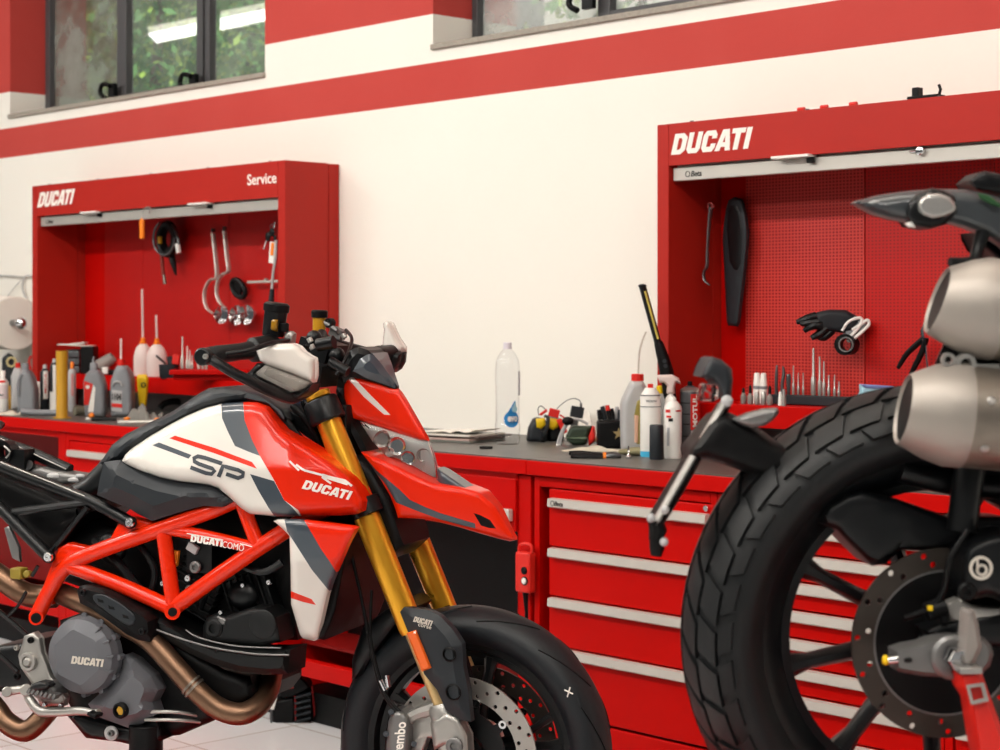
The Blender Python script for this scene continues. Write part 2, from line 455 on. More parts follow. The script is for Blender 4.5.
Z_B1 = (atY(0, 127.5, WY).z+atY(700, 25, WY).z+atY(420, 64.4, WY).z)/3
Z_U = (atY(10, 91, WY).z+atY(266, 44, WY).z+atY(425, 17, WY).z)/3
ZS = (atY(12, 113, WY).z+atY(264, 72, WY).z+atY(435, 47, WY).z)/3       # top of the sills
ZT = 3.45; ZC = 4.0
W1 = (atY(10, 100, WY).x, atY(265, 60, WY).x); W2 = (atY(433, 40, WY).x, atY(433, 40, WY).x+4.2)
WB = WY+.20                                                             # plane of the window frames
X0, X1 = -13.0, 3.0
M['bands'] = bandmat()
b = MB()
b.bb(X0, X1, WY, WY+.42, -.1, ZS-.02)
b.bb(X0, X1, WY, WY+.42, ZT, ZC)
for a, c in ((X0, W1[0]), (W1[1], W2[0]), (W2[1], X1)): b.bb(a, c, WY, WY+.42, ZS-.02, ZT)
struct(b.build('wall_back', M['bands'], smooth=False))
struct(MB().bb(X0, X1, -9, WY+.42, ZC, ZC+.1).build('ceiling', M['wall'], smooth=False))
def tiles():
    m = bpy.data.materials.new('floor_tiles'); m.use_nodes = True; nt = m.node_tree; b = nt.nodes['Principled BSDF']
    tc = nt.nodes.new('ShaderNodeTexCoord'); br = nt.nodes.new('ShaderNodeTexBrick')
    br.offset = 0; br.inputs['Scale'].default_value = 1; br.inputs['Brick Width'].default_value = .4; br.inputs['Row Height'].default_value = .4
    br.inputs['Mortar Size'].default_value = .004
    br.inputs['Color1'].default_value = lin('dfe1e3'); br.inputs['Color2'].default_value = lin('d8dadc'); br.inputs['Mortar'].default_value = lin('b0a8a0')
    nt.links.new(tc.outputs['Object'], br.inputs['Vector']); nt.links.new(br.outputs['Color'], b.inputs['Base Color'])
    b.inputs['Roughness'].default_value = .22
    return m
struct(MB().bb(X0, X1, -9, WY+.1, -.1, 0).build('floor', tiles(), smooth=False))
# sills
for k, (a, c) in enumerate((W1, W2)):
    zz = ZS
    struct(MB().bb(a, c+.005, WY-.015, WB+.02, zz-.020, zz).build('trim_%d' % (k+1), M['granite'], bevel=.003))
# windows -----------------------------------------------------------
def glassmat(name, tint, rough, mixc=None, mixf=0, patch=None):
    m = bpy.data.materials.new(name); m.use_nodes = True; nt = m.node_tree
    for n in list(nt.nodes): nt.nodes.remove(n)
    out = nt.nodes.new('ShaderNodeOutputMaterial')
    tr = nt.nodes.new('ShaderNodeBsdfTransparent'); tr.inputs[0].default_value = tint+(1,)
    gl = nt.nodes.new('ShaderNodeBsdfGlossy'); gl.inputs['Roughness'].default_value = .02
    lw = nt.nodes.new('ShaderNodeLayerWeight'); lw.inputs[0].default_value = .5
    pw_ = nt.nodes.new('ShaderNodeMath'); pw_.operation = 'POWER'; pw_.inputs[1].default_value = 4; nt.links.new(lw.outputs['Facing'], pw_.inputs[0])
    fr = nt.nodes.new('ShaderNodeMapRange'); fr.inputs[3].default_value = .03; fr.inputs[4].default_value = .85; nt.links.new(pw_.outputs[0], fr.inputs[0])
    mx = nt.nodes.new('ShaderNodeMixShader'); nt.links.new(fr.outputs[0], mx.inputs[0]); nt.links.new(tr.outputs[0], mx.inputs[1]); nt.links.new(gl.outputs[0], mx.inputs[2])
    last = mx
    if mixc:
        df = nt.nodes.new('ShaderNodeBsdfDiffuse')
        tc = nt.nodes.new('ShaderNodeTexCoord'); no = nt.nodes.new('ShaderNodeTexNoise'); no.inputs['Scale'].default_value = 3.2; no.inputs['Detail'].default_value = 6; no.inputs['Roughness'].default_value = .65
        nt.links.new(tc.outputs['Object'], no.inputs['Vector'])
        rp = nt.nodes.new('ShaderNodeMapRange'); rp.inputs[1].default_value = .35; rp.inputs[2].default_value = .7; rp.inputs[3].default_value = mixf*.55; rp.inputs[4].default_value = mixf
        nt.links.new(no.outputs['Fac'], rp.inputs[0])
        cr = nt.nodes.new('ShaderNodeValToRGB'); cr.color_ramp.elements[0].position = .42; cr.color_ramp.elements[0].color = lin(patch or mixc); cr.color_ramp.elements[1].position = .56; cr.color_ramp.elements[1].color = lin(mixc)
        nt.links.new(no.outputs['Fac'], cr.inputs[0]); nt.links.new(cr.outputs[0], df.inputs[0])
        m2 = nt.nodes.new('ShaderNodeMixShader'); nt.links.new(rp.outputs[0], m2.inputs[0]); nt.links.new(last.outputs[0], m2.inputs[1]); nt.links.new(df.outputs[0], m2.inputs[2]); last = m2
    nt.links.new(last.outputs[0], out.inputs[0]); return m
GL = glassmat('window_glass', (.93, .96, .94), .02, 'ccd4cc', .22, 'b8c4bc')  # pale diffuse share paints haze into the glass
GD = glassmat('dusty_glass', (.9, .94, .92), .02, 'a2a8a0', .62, '86756c')
GF = glassmat('pale_glass', (.97, .99, .99), .02, 'f4faf6', .35)  # white diffuse share paints the outdoor brightness into the panes
def xw(px, Y=WB): return atY(px, 80, Y).x
def window(n, x0, x1, stiles, rails, panes, handles):
    r = thing('window_%d' % n, None, None, ((x0+x1)/2, WB, ZS)); del_ = None
    r['kind'] = 'structure'
    ox = (x0+x1)/2
    b = MB()
    for a, c, d in stiles: b.bb(a-ox, c-ox, -d*.3, .03, 0, ZT-ZS)
    for a, c, z0, z1, d in rails: b.bb(a-ox, c-ox, -d*.3, .03, z0, z1)
    b.bb(x0-ox, x1-ox, 0, .06, ZT-ZS-.06, ZT-ZS)
    b.bb(x0-ox, x1-ox, 0, .06, 0, .012)
    b.build('window_frame', M['frame'], r, smooth=False, bevel=.003)
    for a, c, g_ in panes:
        MB().bb(a-ox, c-ox, .02, .024, 0, ZT-ZS).build('pane', g_, r, smooth=False)
    for hx, hz in handles:
        b = MB(); b.box((hx-ox, -.045, hz), (.05, .02, .06)); b.tube([(hx-ox, -.06, hz+.02), (hx-ox-.05, -.07, hz+.03), (hx-ox-.07, -.07, hz-.01), (hx-ox-.03, -.07, hz-.035)], .011, 8, smooth=4)
        b.build('window_handle', M['black'], r)
x47, x52, x120, x128, x199, x206, x211, x264 = [xw(p) for p in (45, 51, 119, 128, 198.5, 205, 211, 270)]
window(1, W1[0], W1[1], [(x47, x52, .03), (x120, x128, .04), (x199, x206, .04), (x206+.01, x211, .03), (x264-.02, x264+.2, .02)],
       [(x120, x206, 0.0, .05, .04)], [(x52, x120, GD), (x128, x199, GL), (x211, x264+.2, GL)], [(x120+.02, .07), (x199+.03, .05)])
y0, y1, y2, y3, y4 = [xw(p) for p in (472, 479, 600, 612, 760)]
window(2, W2[0], W2[1], [(y0, y1, .03), (y2, y3, .04), (y4, y4+.1, .04)], [(y3, W2[1], 0, .06, .04)],
       [(y1, y2, GF), (y3, W2[1], GF)], [(y2-.01, .10)])
# dark red reveals: painted upper part of the reveal is part of wall material (height based)
# ceiling lamps ---------------------------------------------------------
M['lampglow'] = mat('lamp_diffuser', 'ffffff', .5, emis='fff4e2', es=13, var=0)
for (lx, ly) in LAMPS:
    r = thing('ceiling_lamp', 'long white ceiling lamp overhead, %s row, hanging %s' % ({-3.3: 'middle', -6.0: 'rear', -1.35: 'front', -3.05: ''}[ly], {-8.2: 'at the left end', -5.8: 'by the left tool cabinet', -3.4: 'by the bare wall', -1.0: 'by the right tool cabinet', 1.4: 'at the right end', -2.6: 'by the middle', .6: 'past the right end', -5.2: 'by the left window', -1.6: 'by the right window'}.get(lx, 'far left')) if lx != -12.4 else 'long ceiling lamp whose reflection shows in the left window', 'lamp', (lx, ly, ZC), 0, 'long lamps in rows under the ceiling')
    k_ = .32 if lx == -12.4 else 1
    MB().bb(-1.0, 1.0, -.12*k_, .12*k_, -.16, -.05).bb(-.7, -.66, -.02, .02, -.05, 0).bb(.66, .7, -.02, .02, -.05, 0).build('housing', M['white'], r, smooth=False, bevel=.01)
    MB().bb(-.97, .97, -.1*k_, .1*k_, -.185, -.16).build('diffuser', M['lampglow'], r, smooth=False)
# outdoors beyond the windows -------------------------------------------
M['leaf'] = mat('leaf_green', '5c9c50', .6, var=.5, vs=1.5)
M['leaf2'] = mat('leaf_light', '9cc24e', .6, var=.4, vs=2)
M['bark'] = mat('bark', '6c5a4c', .9, var=.3, vs=8)
M['plaster'] = mat('outdoor_plaster', 'e2e0da', .8)
struct(MB().bb(X0-4, X1+4, WY+.42, 12, -.1, 0).build('ground', M['granite'], smooth=False))
def shrub(x, y, n, rad, label):
    r = thing('garden_tree', label, 'tree', (x, y, 0))
    MB().tube([(0, 0, 0), (.05, 0, 1.2), (-.04, .03, 2.4), (.1, 0, 3.4)], [.09, .07, .05, .02], 8, smooth=3).build('trunk', M['bark'], r)
    b = MB()
    for k in range(n*3):
        c = Vector((random.gauss(0, rad*.6), random.gauss(0, .4), 3.5+random.gauss(0, .8)))
        s = random.uniform(.025, .06); u = Vector((random.gauss(0, 1), random.gauss(0, 1), random.gauss(0, 1))).normalized(); v = u.orthogonal().normalized()
        nrm = u.cross(v)*.001
        b.add([c-u*s, c+v*s*.45, c+u*s, c-v*s*.45], [(0, 1, 2, 3)], 0 if random.random() < .75 else 1)
    b.build('foliage', [M['leaf'], M['leaf2']], r, smooth=False)
shrub(-14.6, 3.6, 2400, 1.1, 'leafy green tree outside the left window, behind its dusty left pane')
shrub(-12.3, 3.9, 2600, 1.1, 'leafy green tree outside the left window, behind its middle pane')
shrub(-9.9, 2.7, 2000, 1.0, 'leafy green tree outside the left window, behind its right pane')
shrub(-7.3, 4.4, 420, .8, 'sparse green tree outside the right window')
hg_ = thing('garden_hedge', 'tall dark green hedge far behind the trees outside the left window', 'hedge', (-19, 8, 0))
b = MB()
for k in range(9000):
    c = Vector((random.uniform(-5.5, 3.2), random.gauss(0, .35), random.uniform(.2, 6.2))); s_ = random.uniform(.05, .12)
    u = Vector((random.gauss(0, 1), random.gauss(0, 1), random.gauss(0, 1))).normalized(); v = u.orthogonal().normalized()
    b.add([c-u*s_, c+v*s_*.5, c+u*s_, c-v*s_*.5], [(0, 1, 2, 3)], 0 if random.random() < .8 else 1)
b.build('foliage', [M['leaf'], M['leaf2']], hg_, smooth=False)
MB().bb(-5.4, 3.1, -.1, .1, 0, 6).build('inner_twigs', mat('hedge_shade', '2c4a2a', .9, var=.5, vs=3), hg_, smooth=False)  # dark slab, shade between the leaves put into its colour
nb = thing('neighbouring_building', 'pale rendered building outside the right window', 'building', (-8, 10.5, 0))
MB().bb(-6.2, 9, 0, 4, 0, 7).build('wall', M['plaster'], nb, smooth=False)
b = MB()
for k in range(5): b.bb(-5.4+2.6*k, -4.6+2.6*k, -.05, .02, 3.2, 4.6)
b.build('window', M['frame'], nb, smooth=False)
# ================================================================== benches and tool cabinets
BT = 0.95                      # worktop height
def xb(px, Y=0.0): return atY(px, 470, Y).x
def grp(o, n): o['group'] = n; return o
XS = xb(531)                   # joint between the two worktops
XL, XR = -9.6, -0.55
M['bayred'] = mat('red_paint_inside', '7c0502', .5)  # darkened copy of the red, bay shade put into the colour; also box trim
for (a, c, lab) in ((XL, XS, 'grey-topped red worktop running left from the joint, carrying the bottles and magazines'), (XS, XR, 'grey-topped red worktop right of the joint, carrying the spray cans')):
    r = thing('worktop', lab, 'worktop', ((a+c)/2, 0, BT-.045), 0)
    h = (c-a)/2-.001
    MB().bb(-h, h, -.02, WY-.003, .0, .041).build('apron', M['red'], r, smooth=False, bevel=.002)
    MB().bb(-h, h, -.017, WY-.003, .041, .045).build('top_sheet', M['worktop'], r, smooth=False)
CT = BT-.05; CB = .17
def carcass(r, w, shelf=False):
    b = MB(); b.bb(0, .018, .01, .66, CB, CT).bb(w-.018, w, .01, .66, CB, CT).bb(.018, w-.018, .64, .66, CB, CT).bb(.018, w-.018, .012, .64, CB, CB+.05).bb(.018, w-.018, .012, .64, CT-.02, CT)
    b.build('carcass', M['red'], r, smooth=False)
    f = MB(); f.bb(0, .022, 0, .012, CB, CT).bb(w-.022, w, 0, .012, CB, CT).bb(.022, w-.022, 0, .012, CT-.028, CT).bb(.022, w-.022, 0, .012, CB, CB+.06)
    f.build('front_frame', M['red'], r, smooth=False, bevel=.003)
    MB().bb(.03, w-.03, .06, .6, 0, CB).build('plinth', M['black'], r, smooth=False)  # black stands in for the shade under the cabinet
def drawers(r, w, tops, bot, logo=False, hw=None, hh=.028):
    x0 = (w-.588)/2; x1 = w-x0
    if logo: x0, x1 = XH-r.location.x, XH-r.location.x+.576
    for k, zt in enumerate(tops):
        zb = tops[k+1] if k+1 < len(tops) else bot
        up = zt + (.0 if k else min(.04, CT-.03-zt))
        d = MB().bb(x0-.012, x1+.012, -.004, .03, zb+.003, up-.001).build('drawer', M['red'], r, smooth=False, bevel=.003)
        h = MB()
        h.add([(x0, -.004, zt-.001), (x0, -.022, zt-.003), (x0, -.024, zt-hh+.004), (x0, -.018, zt-hh), (x0, -.004, zt-hh+.003),
               (x1, -.004, zt-.001), (x1, -.022, zt-.003), (x1, -.024, zt-hh+.004), (x1, -.018, zt-hh), (x1, -.004, zt-hh+.003)],
              [(0, 1, 6, 5), (1, 2, 7, 6), (2, 3, 8, 7), (3, 4, 9, 8), (4, 0, 5, 9), (4, 3, 2, 1, 0), (5, 6, 7, 8, 9)])
        hb = h.build('handle', M['bevel_grey'], d, smooth=False)
        if k == 0 and logo: 
            text('Beta', (x0+.03, -.0245, zt-.021), (x0+.062, -.0245, zt-.021), (x0+.032, -.0235, zt-.008), M['text_b'], hb, .01)
            b = MB().ring((x0+.021, -.024, zt-.0145), (0, 1, 0), .0075, .0058, .001, 16); b.build('emblem', M['text_b'], hb)
        if k == 0:
            MB().cyl((x1-.008, -.004, zt+.013), (x1-.008, -.012, zt+.013), .008, ch=.001).build('lock', M['chrome'], d)
G = 'red drawer cabinets under the worktops'
XH = xb(548, -.02)
# cabinet left of the bay
xB = xb(66)
r = thing('drawer_cabinet', 'red drawer cabinet at the far left, half hidden behind the motorcycle tank', 'cabinet', (xB, 0, 0), 0, G); carcass(r, .674); drawers(r, .674, [.838, .70, .56, .42], .235)
r = thing('drawer_cabinet', 'red four-drawer cabinet with wide drawers, between the two motorcycles', 'cabinet', (xb(534), 0, 0), 0, G); carcass(r, .674); drawers(r, .674, [.846, .706, .566, .426], .235, True)
xE = xb(534)+.676
r = thing('drawer_cabinet', 'red cabinet of shallow drawers seen through the rear wheel on the right', 'cabinet', (xE, 0, 0), 0, G); carcass(r, .674); drawers(r, .674, [.838-.07*k for k in range(7)]+[.325], .235)
r = thing('drawer_cabinet', 'red drawer cabinet at the far right end, behind the raised motorcycle', 'cabinet', (xE+.676, 0, 0), 0, G); carcass(r, .674); drawers(r, .674, [.838-.07*k for k in range(7)]+[.325], .235)
# open bays
def bay(x0, x1, lab, door=None):
    w = x1-x0
    r = thing('open_bench_bay', lab, 'cabinet', (x0, 0, 0), 0, 'open bays under the left worktop')
    b = MB(); b.bb(0, .03, 0, .66, .1, CT).bb(w-.055, w, 0, .66, .1, CT).bb(.03, w-.055, .6, .66, .1, CT).bb(.03, w-.055, 0, .03, .17, .225).bb(.03, w-.055, 0, .6, CT-.02, CT)
    b.build('carcass', M['redpanel'], r, smooth=False, bevel=.003)
    MB().bb(.04, w-.04, .08, .6, 0, .1).build('plinth', M['black'], r, smooth=False)  # shade below the bay put into the black colour
    return r, w
xC = xB+.674
r, w_ = bay(xC+.68, XS-.001, 'open bench bay with one wide top drawer, behind the front fork')
d = MB().bb(w_-.66, w_-.058, -.005, .02, .735, CT-.012).build('drawer', M['red'], r, smooth=False, bevel=.003)
MB().bb(w_-.65, w_-.066, -.024, -.006, .765, .80).build('handle', M['bevel_grey'], d, smooth=False, bevel=.003)
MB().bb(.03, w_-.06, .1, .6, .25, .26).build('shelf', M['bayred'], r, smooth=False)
MB().bb(.03, w_-.06, .3, .32, .26, .73).build('backing', M['black'], r, smooth=False)  # added black sheet, paints the shade deep in the bay
r = thing('drawer_cabinet', 'red drawer cabinet hidden mostly behind the motorcycle engine', 'cabinet', (xC+.003, 0, 0), 0, G); carcass(r, .674); drawers(r, .674, [.838, .70, .56, .42], .235)
r, w_ = bay(XL, xB-.002, 'open bench bay at the far left edge with a dark red inside')
MB().bb(.03, w_-.06, .25, .27, .23, .9).build('backing', M['bayred'], r, smooth=False)  # added dark red sheet, recess shade put into its colour
# ------------------------------------------------ tool cabinets on the wall
def perf(name, c0, c1, pitch=.0122, rad=.29):
    m = bpy.data.materials.new(name); m.use_nodes = True; nt = m.node_tree; b = nt.nodes['Principled BSDF']
    tc = nt.nodes.new('ShaderNodeTexCoord'); sp = nt.nodes.new('ShaderNodeSeparateXYZ'); nt.links.new(tc.outputs['Object'], sp.inputs[0])
    def ma(o, a, c=None, v=None):
        n = nt.nodes.new('ShaderNodeMath'); n.operation = o; nt.links.new(a, n.inputs[0])
        if c is not None: nt.links.new(c, n.inputs[1])
        if v is not None: n.inputs[1].default_value = v
        return n.outputs[0]
    hs = []
    for ax in ('X', 'Z'):
        q = ma('FRACT', ma('MULTIPLY', sp.outputs[ax], v=1/(pitch if ax == 'X' else pitch*.8))); q = ma('ABSOLUTE', ma('SUBTRACT', q, v=.5)); hs.append(ma('LESS_THAN', q, v=rad))
    h = ma('MULTIPLY', hs[0], hs[1])
    mx = nt.nodes.new('ShaderNodeMix'); mx.data_type = 'RGBA'; mx.inputs[6].default_value = lin(c0); mx.inputs[7].default_value = lin(c1)
    nt.links.new(h, mx.inputs[0]); nt.links.new(mx.outputs[2], b.inputs['Base Color']); b.inputs['Roughness'].default_value = .38
    bp = nt.nodes.new('ShaderNodeBump'); bp.invert = True; bp.inputs['Strength'].default_value = .5; bp.inputs['Distance'].default_value = .002; nt.links.new(h, bp.inputs['Height']); nt.links.new(bp.outputs[0], b.inputs['Normal'])
    return m
M['perf'] = perf('perforated_red_steel', 'cc3a32', '8e0603')
M['perf2'] = perf('perforated_red_steel_fine', 'bc100a', '880402', .0122, .24)
CY = .44; CZ = 1.94
def tool_cabinet(lab, x0, x1, panels, plates, dz, side):
    W = x1-x0
    r = thing('tool_cabinet', lab, 'cabinet', (x0, CY, BT), 0, 'red shutter tool cabinets on the wall')
    H = CZ-BT; D = WY-CY-.003; HT = H-dz
    pw = .045
    for (a, c, nm) in ((0, pw, 'side_panel'), (W-pw, W, 'side_panel')):
        b = MB(); b.bb(a, c, 0, .205, 0, HT).bb(a+(.002 if a else 0), c-(0 if a else .002), .207, D, 0, HT-.002)
        b.build(nm, M['redcab'], r, smooth=False, bevel=.0025)
    hd = MB().bb(pw+.001, W-pw-.001, 0, .012, H-.137, HT).bb(pw+.001, W-pw-.001, .012, D, HT-.012, HT-.001).build('header', M['redcab'], r, smooth=False, bevel=.0015)
    MB().bb(pw, W-pw, D-.012, D, 0, HT-.012).build('back_panel', M['redpanel'], r, smooth=False)
    for (a, c, mt) in panels:
        b = MB(); b.bb(a-x0+.001, c-x0-.001, D-.02, D-.0125, .16, H-.16); b.build('perforated_panel', mt, r, smooth=False)
        MB().bb(a-x0+.001, c-x0-.001, D-.026, D-.0125, H-.16, H-.145).build('panel_rail', M['red'], r, smooth=False, bevel=.002)
    s = MB()
    for k in range(3): s.bb(pw+.004, W-pw-.004, .034, .046, H-.142+.026*k, H-.118+.026*k)
    sh = s.build('shutter', M['steel'], r, smooth=False, bevel=.003)
    MB().bb(pw+.004, W-pw-.004, .016, .034, H-.182, H-.142).build('shutter_rail', M['steel'], r, smooth=False, bevel=.003)
    text('Beta', (pw+.075, .0155, H-.172), (pw+.115, .0155, H-.172), (pw+.078, .0155, H-.155), M['text_b'], r, .01)
    MB().ring((pw+.062, .0155, H-.1635), (0, 1, 0), .009, .007, .001, 16).build('emblem', M['text_b'], r)
    for px_ in plates:
        x = px_-x0
        MB().box((x, .005, H-.139), (.13, .045, .008)).build('shutter_pull', M['white'], r, smooth=False, bevel=.002)
        MB().box((x+.055, .012, H-.152), (.02, .02, .014)).build('pull_clip', M['black'], r, smooth=False)
    for k in range(9): MB().cyl((.12+k*(W-.24)/8, .02, HT), (.12+k*(W-.24)/8, .02, HT+.005), .006).build('screw', M['darksteel'], r) if k % 2 == 0 else None
    # ledge
    MB().bb(pw, W-pw, .06, D-.02, .085, .15).build('ledge', M['red'], r, smooth=False, bevel=.002)
    MB().bb(pw, W-pw, D-.05, D-.02, .0, .085).build('lower_panel', M['alud'], r, smooth=False)
    return r, W, H
xa0, xa1 = atY(32, 300, CY).x, atY(285, 300, CY).x
def xp(px): return atY(px, 300, WY-.02).x
rA, WA, HA = tool_cabinet('red tool cabinet on the left with Service lettering and rolled-up grey shutter', xa0, xa1,
    [(xp(105), xp(143.5), M['perf2']), (xp(143.5), xp(230), M['perf2']), (xp(230), xa1-.05, M['perf2'])], [atY(91, 300, CY).x, atY(200, 300, CY).x], 0, 1)
xc0 = atY(657, 300, CY).x
rB, WBb, HB = tool_cabinet('red tool cabinet on the right holding black gloves and perforated panels', xc0, xc0+1.92,
    [(xp(746), xp(865), M['perf']), (xp(866), xp(995), M['perf2']), (xp(995), xc0+1.86, M['perf2'])], [atY(793, 300, CY).x, atY(793, 300, CY).x+.9], .012, 0)
def wl(r, px, py, Y): return atY(px, py, Y)-r.location
def wtext(r, s, a, b_, c, Y, mt, off=.02):
    text(s, wl(r, a[0], a[1], Y), wl(r, b_[0], b_[1], Y), wl(r, c[0], c[1], Y), mt, r, off)
wtext(rA, 'DUCATI', (37.2, 207.5), (71.5, 204), (40.5, 192.5), CY-.0005, M['text_w'], .07)
wtext(rA, 'Service', (247.5, 185.5), (276.5, 183), (247.2, 174.5), CY-.0005, M['text_w'], .012)
wtext(rB, 'DUCATI', (671, 155), (748, 148.5), (675.5, 134), CY-.0005, M['text_w'], .07)
# ------------------------------------------------ items helpers
def stand(name, lab, cat, px, yb, Z=BT, Y=None, r=.03, group=None):
    if Y is None:
        p = atZ(px, yb, Z)+FW*r
        p.y = min(max(p.y, .05), .64)
        d = ray(px, yb)
        # keep the column of the picture when the depth was limited
        q = CAM+d*((p.y-CAM.y)/d.y); p = Vector((q.x, q.y, Z))
    else:
        q = atY(px, yb, Y); p = Vector((q.x, q.y, Z))
    fr = Frame(p, 0)
    o = thing(name, lab, cat, p, fr.rz, group)
    fr.px = px; fr.s = depth(p)/F; fr.yb = yb
    return o, fr
def lz(fr, prof, name, mt, par, cx=None, seg=20, oval=1.0, t=0, closed=False):
    """turned part: prof = [(picture row, half width in pixels)] from the bottom up"""
    cx = fr.px if cx is None else cx
    z0 = prof[0][0]; base = fr.yb
    P = [((base-y)*fr.s, r*fr.s) for y, r in prof]
    b = MB().lathe(P, ((cx-fr.px)*fr.s, t, 0), (0, 0, 1), seg, closed=closed, oval=oval)
    return b.build(name, mt, par)
def patch(fr, rp, a0, a1, y0, y1, name, mt, par, cx=None, n=10, t=0):
    cx = fr.px if cx is None else cx
    r = rp*fr.s+.0008; X = (cx-fr.px)*fr.s; b = MB(); vs = []
    for rr in (r, r-.0006):
        for z in ((fr.yb-y0)*fr.s, (fr.yb-y1)*fr.s):
            for k in range(n+1):
                a = a0+(a1-a0)*k/n; vs.append((X+rr*math.sin(a), t-rr*math.cos(a), z))
    m = n+1; fs = []
    for k in range(n):
        fs += [(k, k+1, m+k+1, m+k), (2*m+k, 3*m+k, 3*m+k+1, 2*m+k+1), (k, 2*m+k, 2*m+k+1, k+1), (m+k, m+k+1, 3*m+k+1, 3*m+k)]
    fs += [(0, m, 3*m, 2*m), (n, 2*m+n, 3*m+n, m+n)]
    b.add(vs, fs); return b.build(name, mt, par)
def lab(fr, s, rp, x0, y0, x1, y1, mt, par, off=.01, cx=None, vert=False, t=0):
    """writing wrapped round a turned body"""
    cx = fr.px if cx is None else cx; r = rp*fr.s+.0016; X = (cx-fr.px)*fr.s
    def cv(p):
        a = max(-1.3, min(1.3, (p.x-X)/r)); return Vector((X+r*math.sin(a), t-r*math.cos(a), p.z))
    g = lambda x, y: Vector(((x-fr.px)*fr.s, -r, (fr.yb-y)*fr.s))
    if vert: return text(s, g(x1, y0), g(x1, y1), g(x0, y0), mt, par, off, curve=cv, lift=.0002)
    return text(s, g(x0, y0), g(x1, y0), g(x0, y1), mt, par, off, curve=cv, lift=.0002)
def slab(fr, outline, hd, wpx, name, mt, par, g=3, t=0, prof='round', regions=(), ed=.3):
    b = MB(); pillow(b, fr, outline, hd*ed, hd*(1-ed), wpx, regions=regions, both=True, g=g, prof=prof)
    if t:
        for v in b.v: v.y += t
    return b.build(name, mt, par)
def can(name, label, cat, px, yb, yt, w, body, cap, capw=None, caph=8, shoulder=3, group=None, nozzle=None):
    o, fr = stand(name, label, cat, px, yb, r=w*.004*.5, group=group)
    capw = capw or w*.45; ys = yt+caph
    lz(fr, [(yb, w/2-.6), (yb-1, w/2), (ys+shoulder+1, w/2), (ys+shoulder, w/2-.3), (ys+1, capw/2+1), (ys, capw/2)], 'body', body, o)
    lz(fr, [(ys, capw/2), (yt+1, capw/2), (yt, capw/2-.6)], 'cap', cap, o)
    return o, fr
# ================================================================== motorcycle 1 (white, red and grey, facing right)
B1C = CAM + ray(474, 748)*3.75                     # front axle centre
R1 = .298
B1O = Vector((B1C.x, B1C.y, B1C.z-R1))
B1 = Frame(B1O, math.radians(20))
T = thing('motorcycle', 'red, white and grey supermoto motorcycle with gold fork legs, facing right', 'motorcycle', B1O, B1.rz)
p1 = lambda x, y, t=0.0: B1.P(x, y, t)
def px1(t, y=600): return depth(B1O+B1.ly*t)/F
SC1 = 3.8/F                                        # metres per pixel near the bike
def tube1(name, pts, r, mt, par=None, smooth=5, seg=12, flat=1.0, sharp=35):
    """pts: (px, py, lateral)"""
    return MB().tube([p1(*q) for q in pts], r, seg, smooth=smooth, flat=flat).build(name, mt, par or T, sharp=sharp)
def pan1(name, outline, t0, bulge, w, mt, regions=(), thick=None, both=False, g=6, prof='round', tilt=None, par=None, sharp=30):
    b = MB(); pillow(b, B1, outline, t0, bulge, w, regions, thick, both, g, prof, tilt)
    return b.build(name, mt, par or T, sharp=sharp)
def bolt1(x, y, t, r, mt=None, par=None, name='bolt', h=.008):
    c = p1(x, y, t); b = MB().lathe([(0, r), (h*.7, r), (h, r*.8), (h, r*.45), (h*.4, r*.4)], c, (0, -1, 0), 14)
    return b.build(name, mt or M['chrome'], par or T)
def txt1(s, a, b_, c, t, mt, par=None, off=.02):
    return text(s, p1(a[0], a[1], t), p1(b_[0], b_[1], t), p1(c[0], c[1], t), mt, par or T, off)
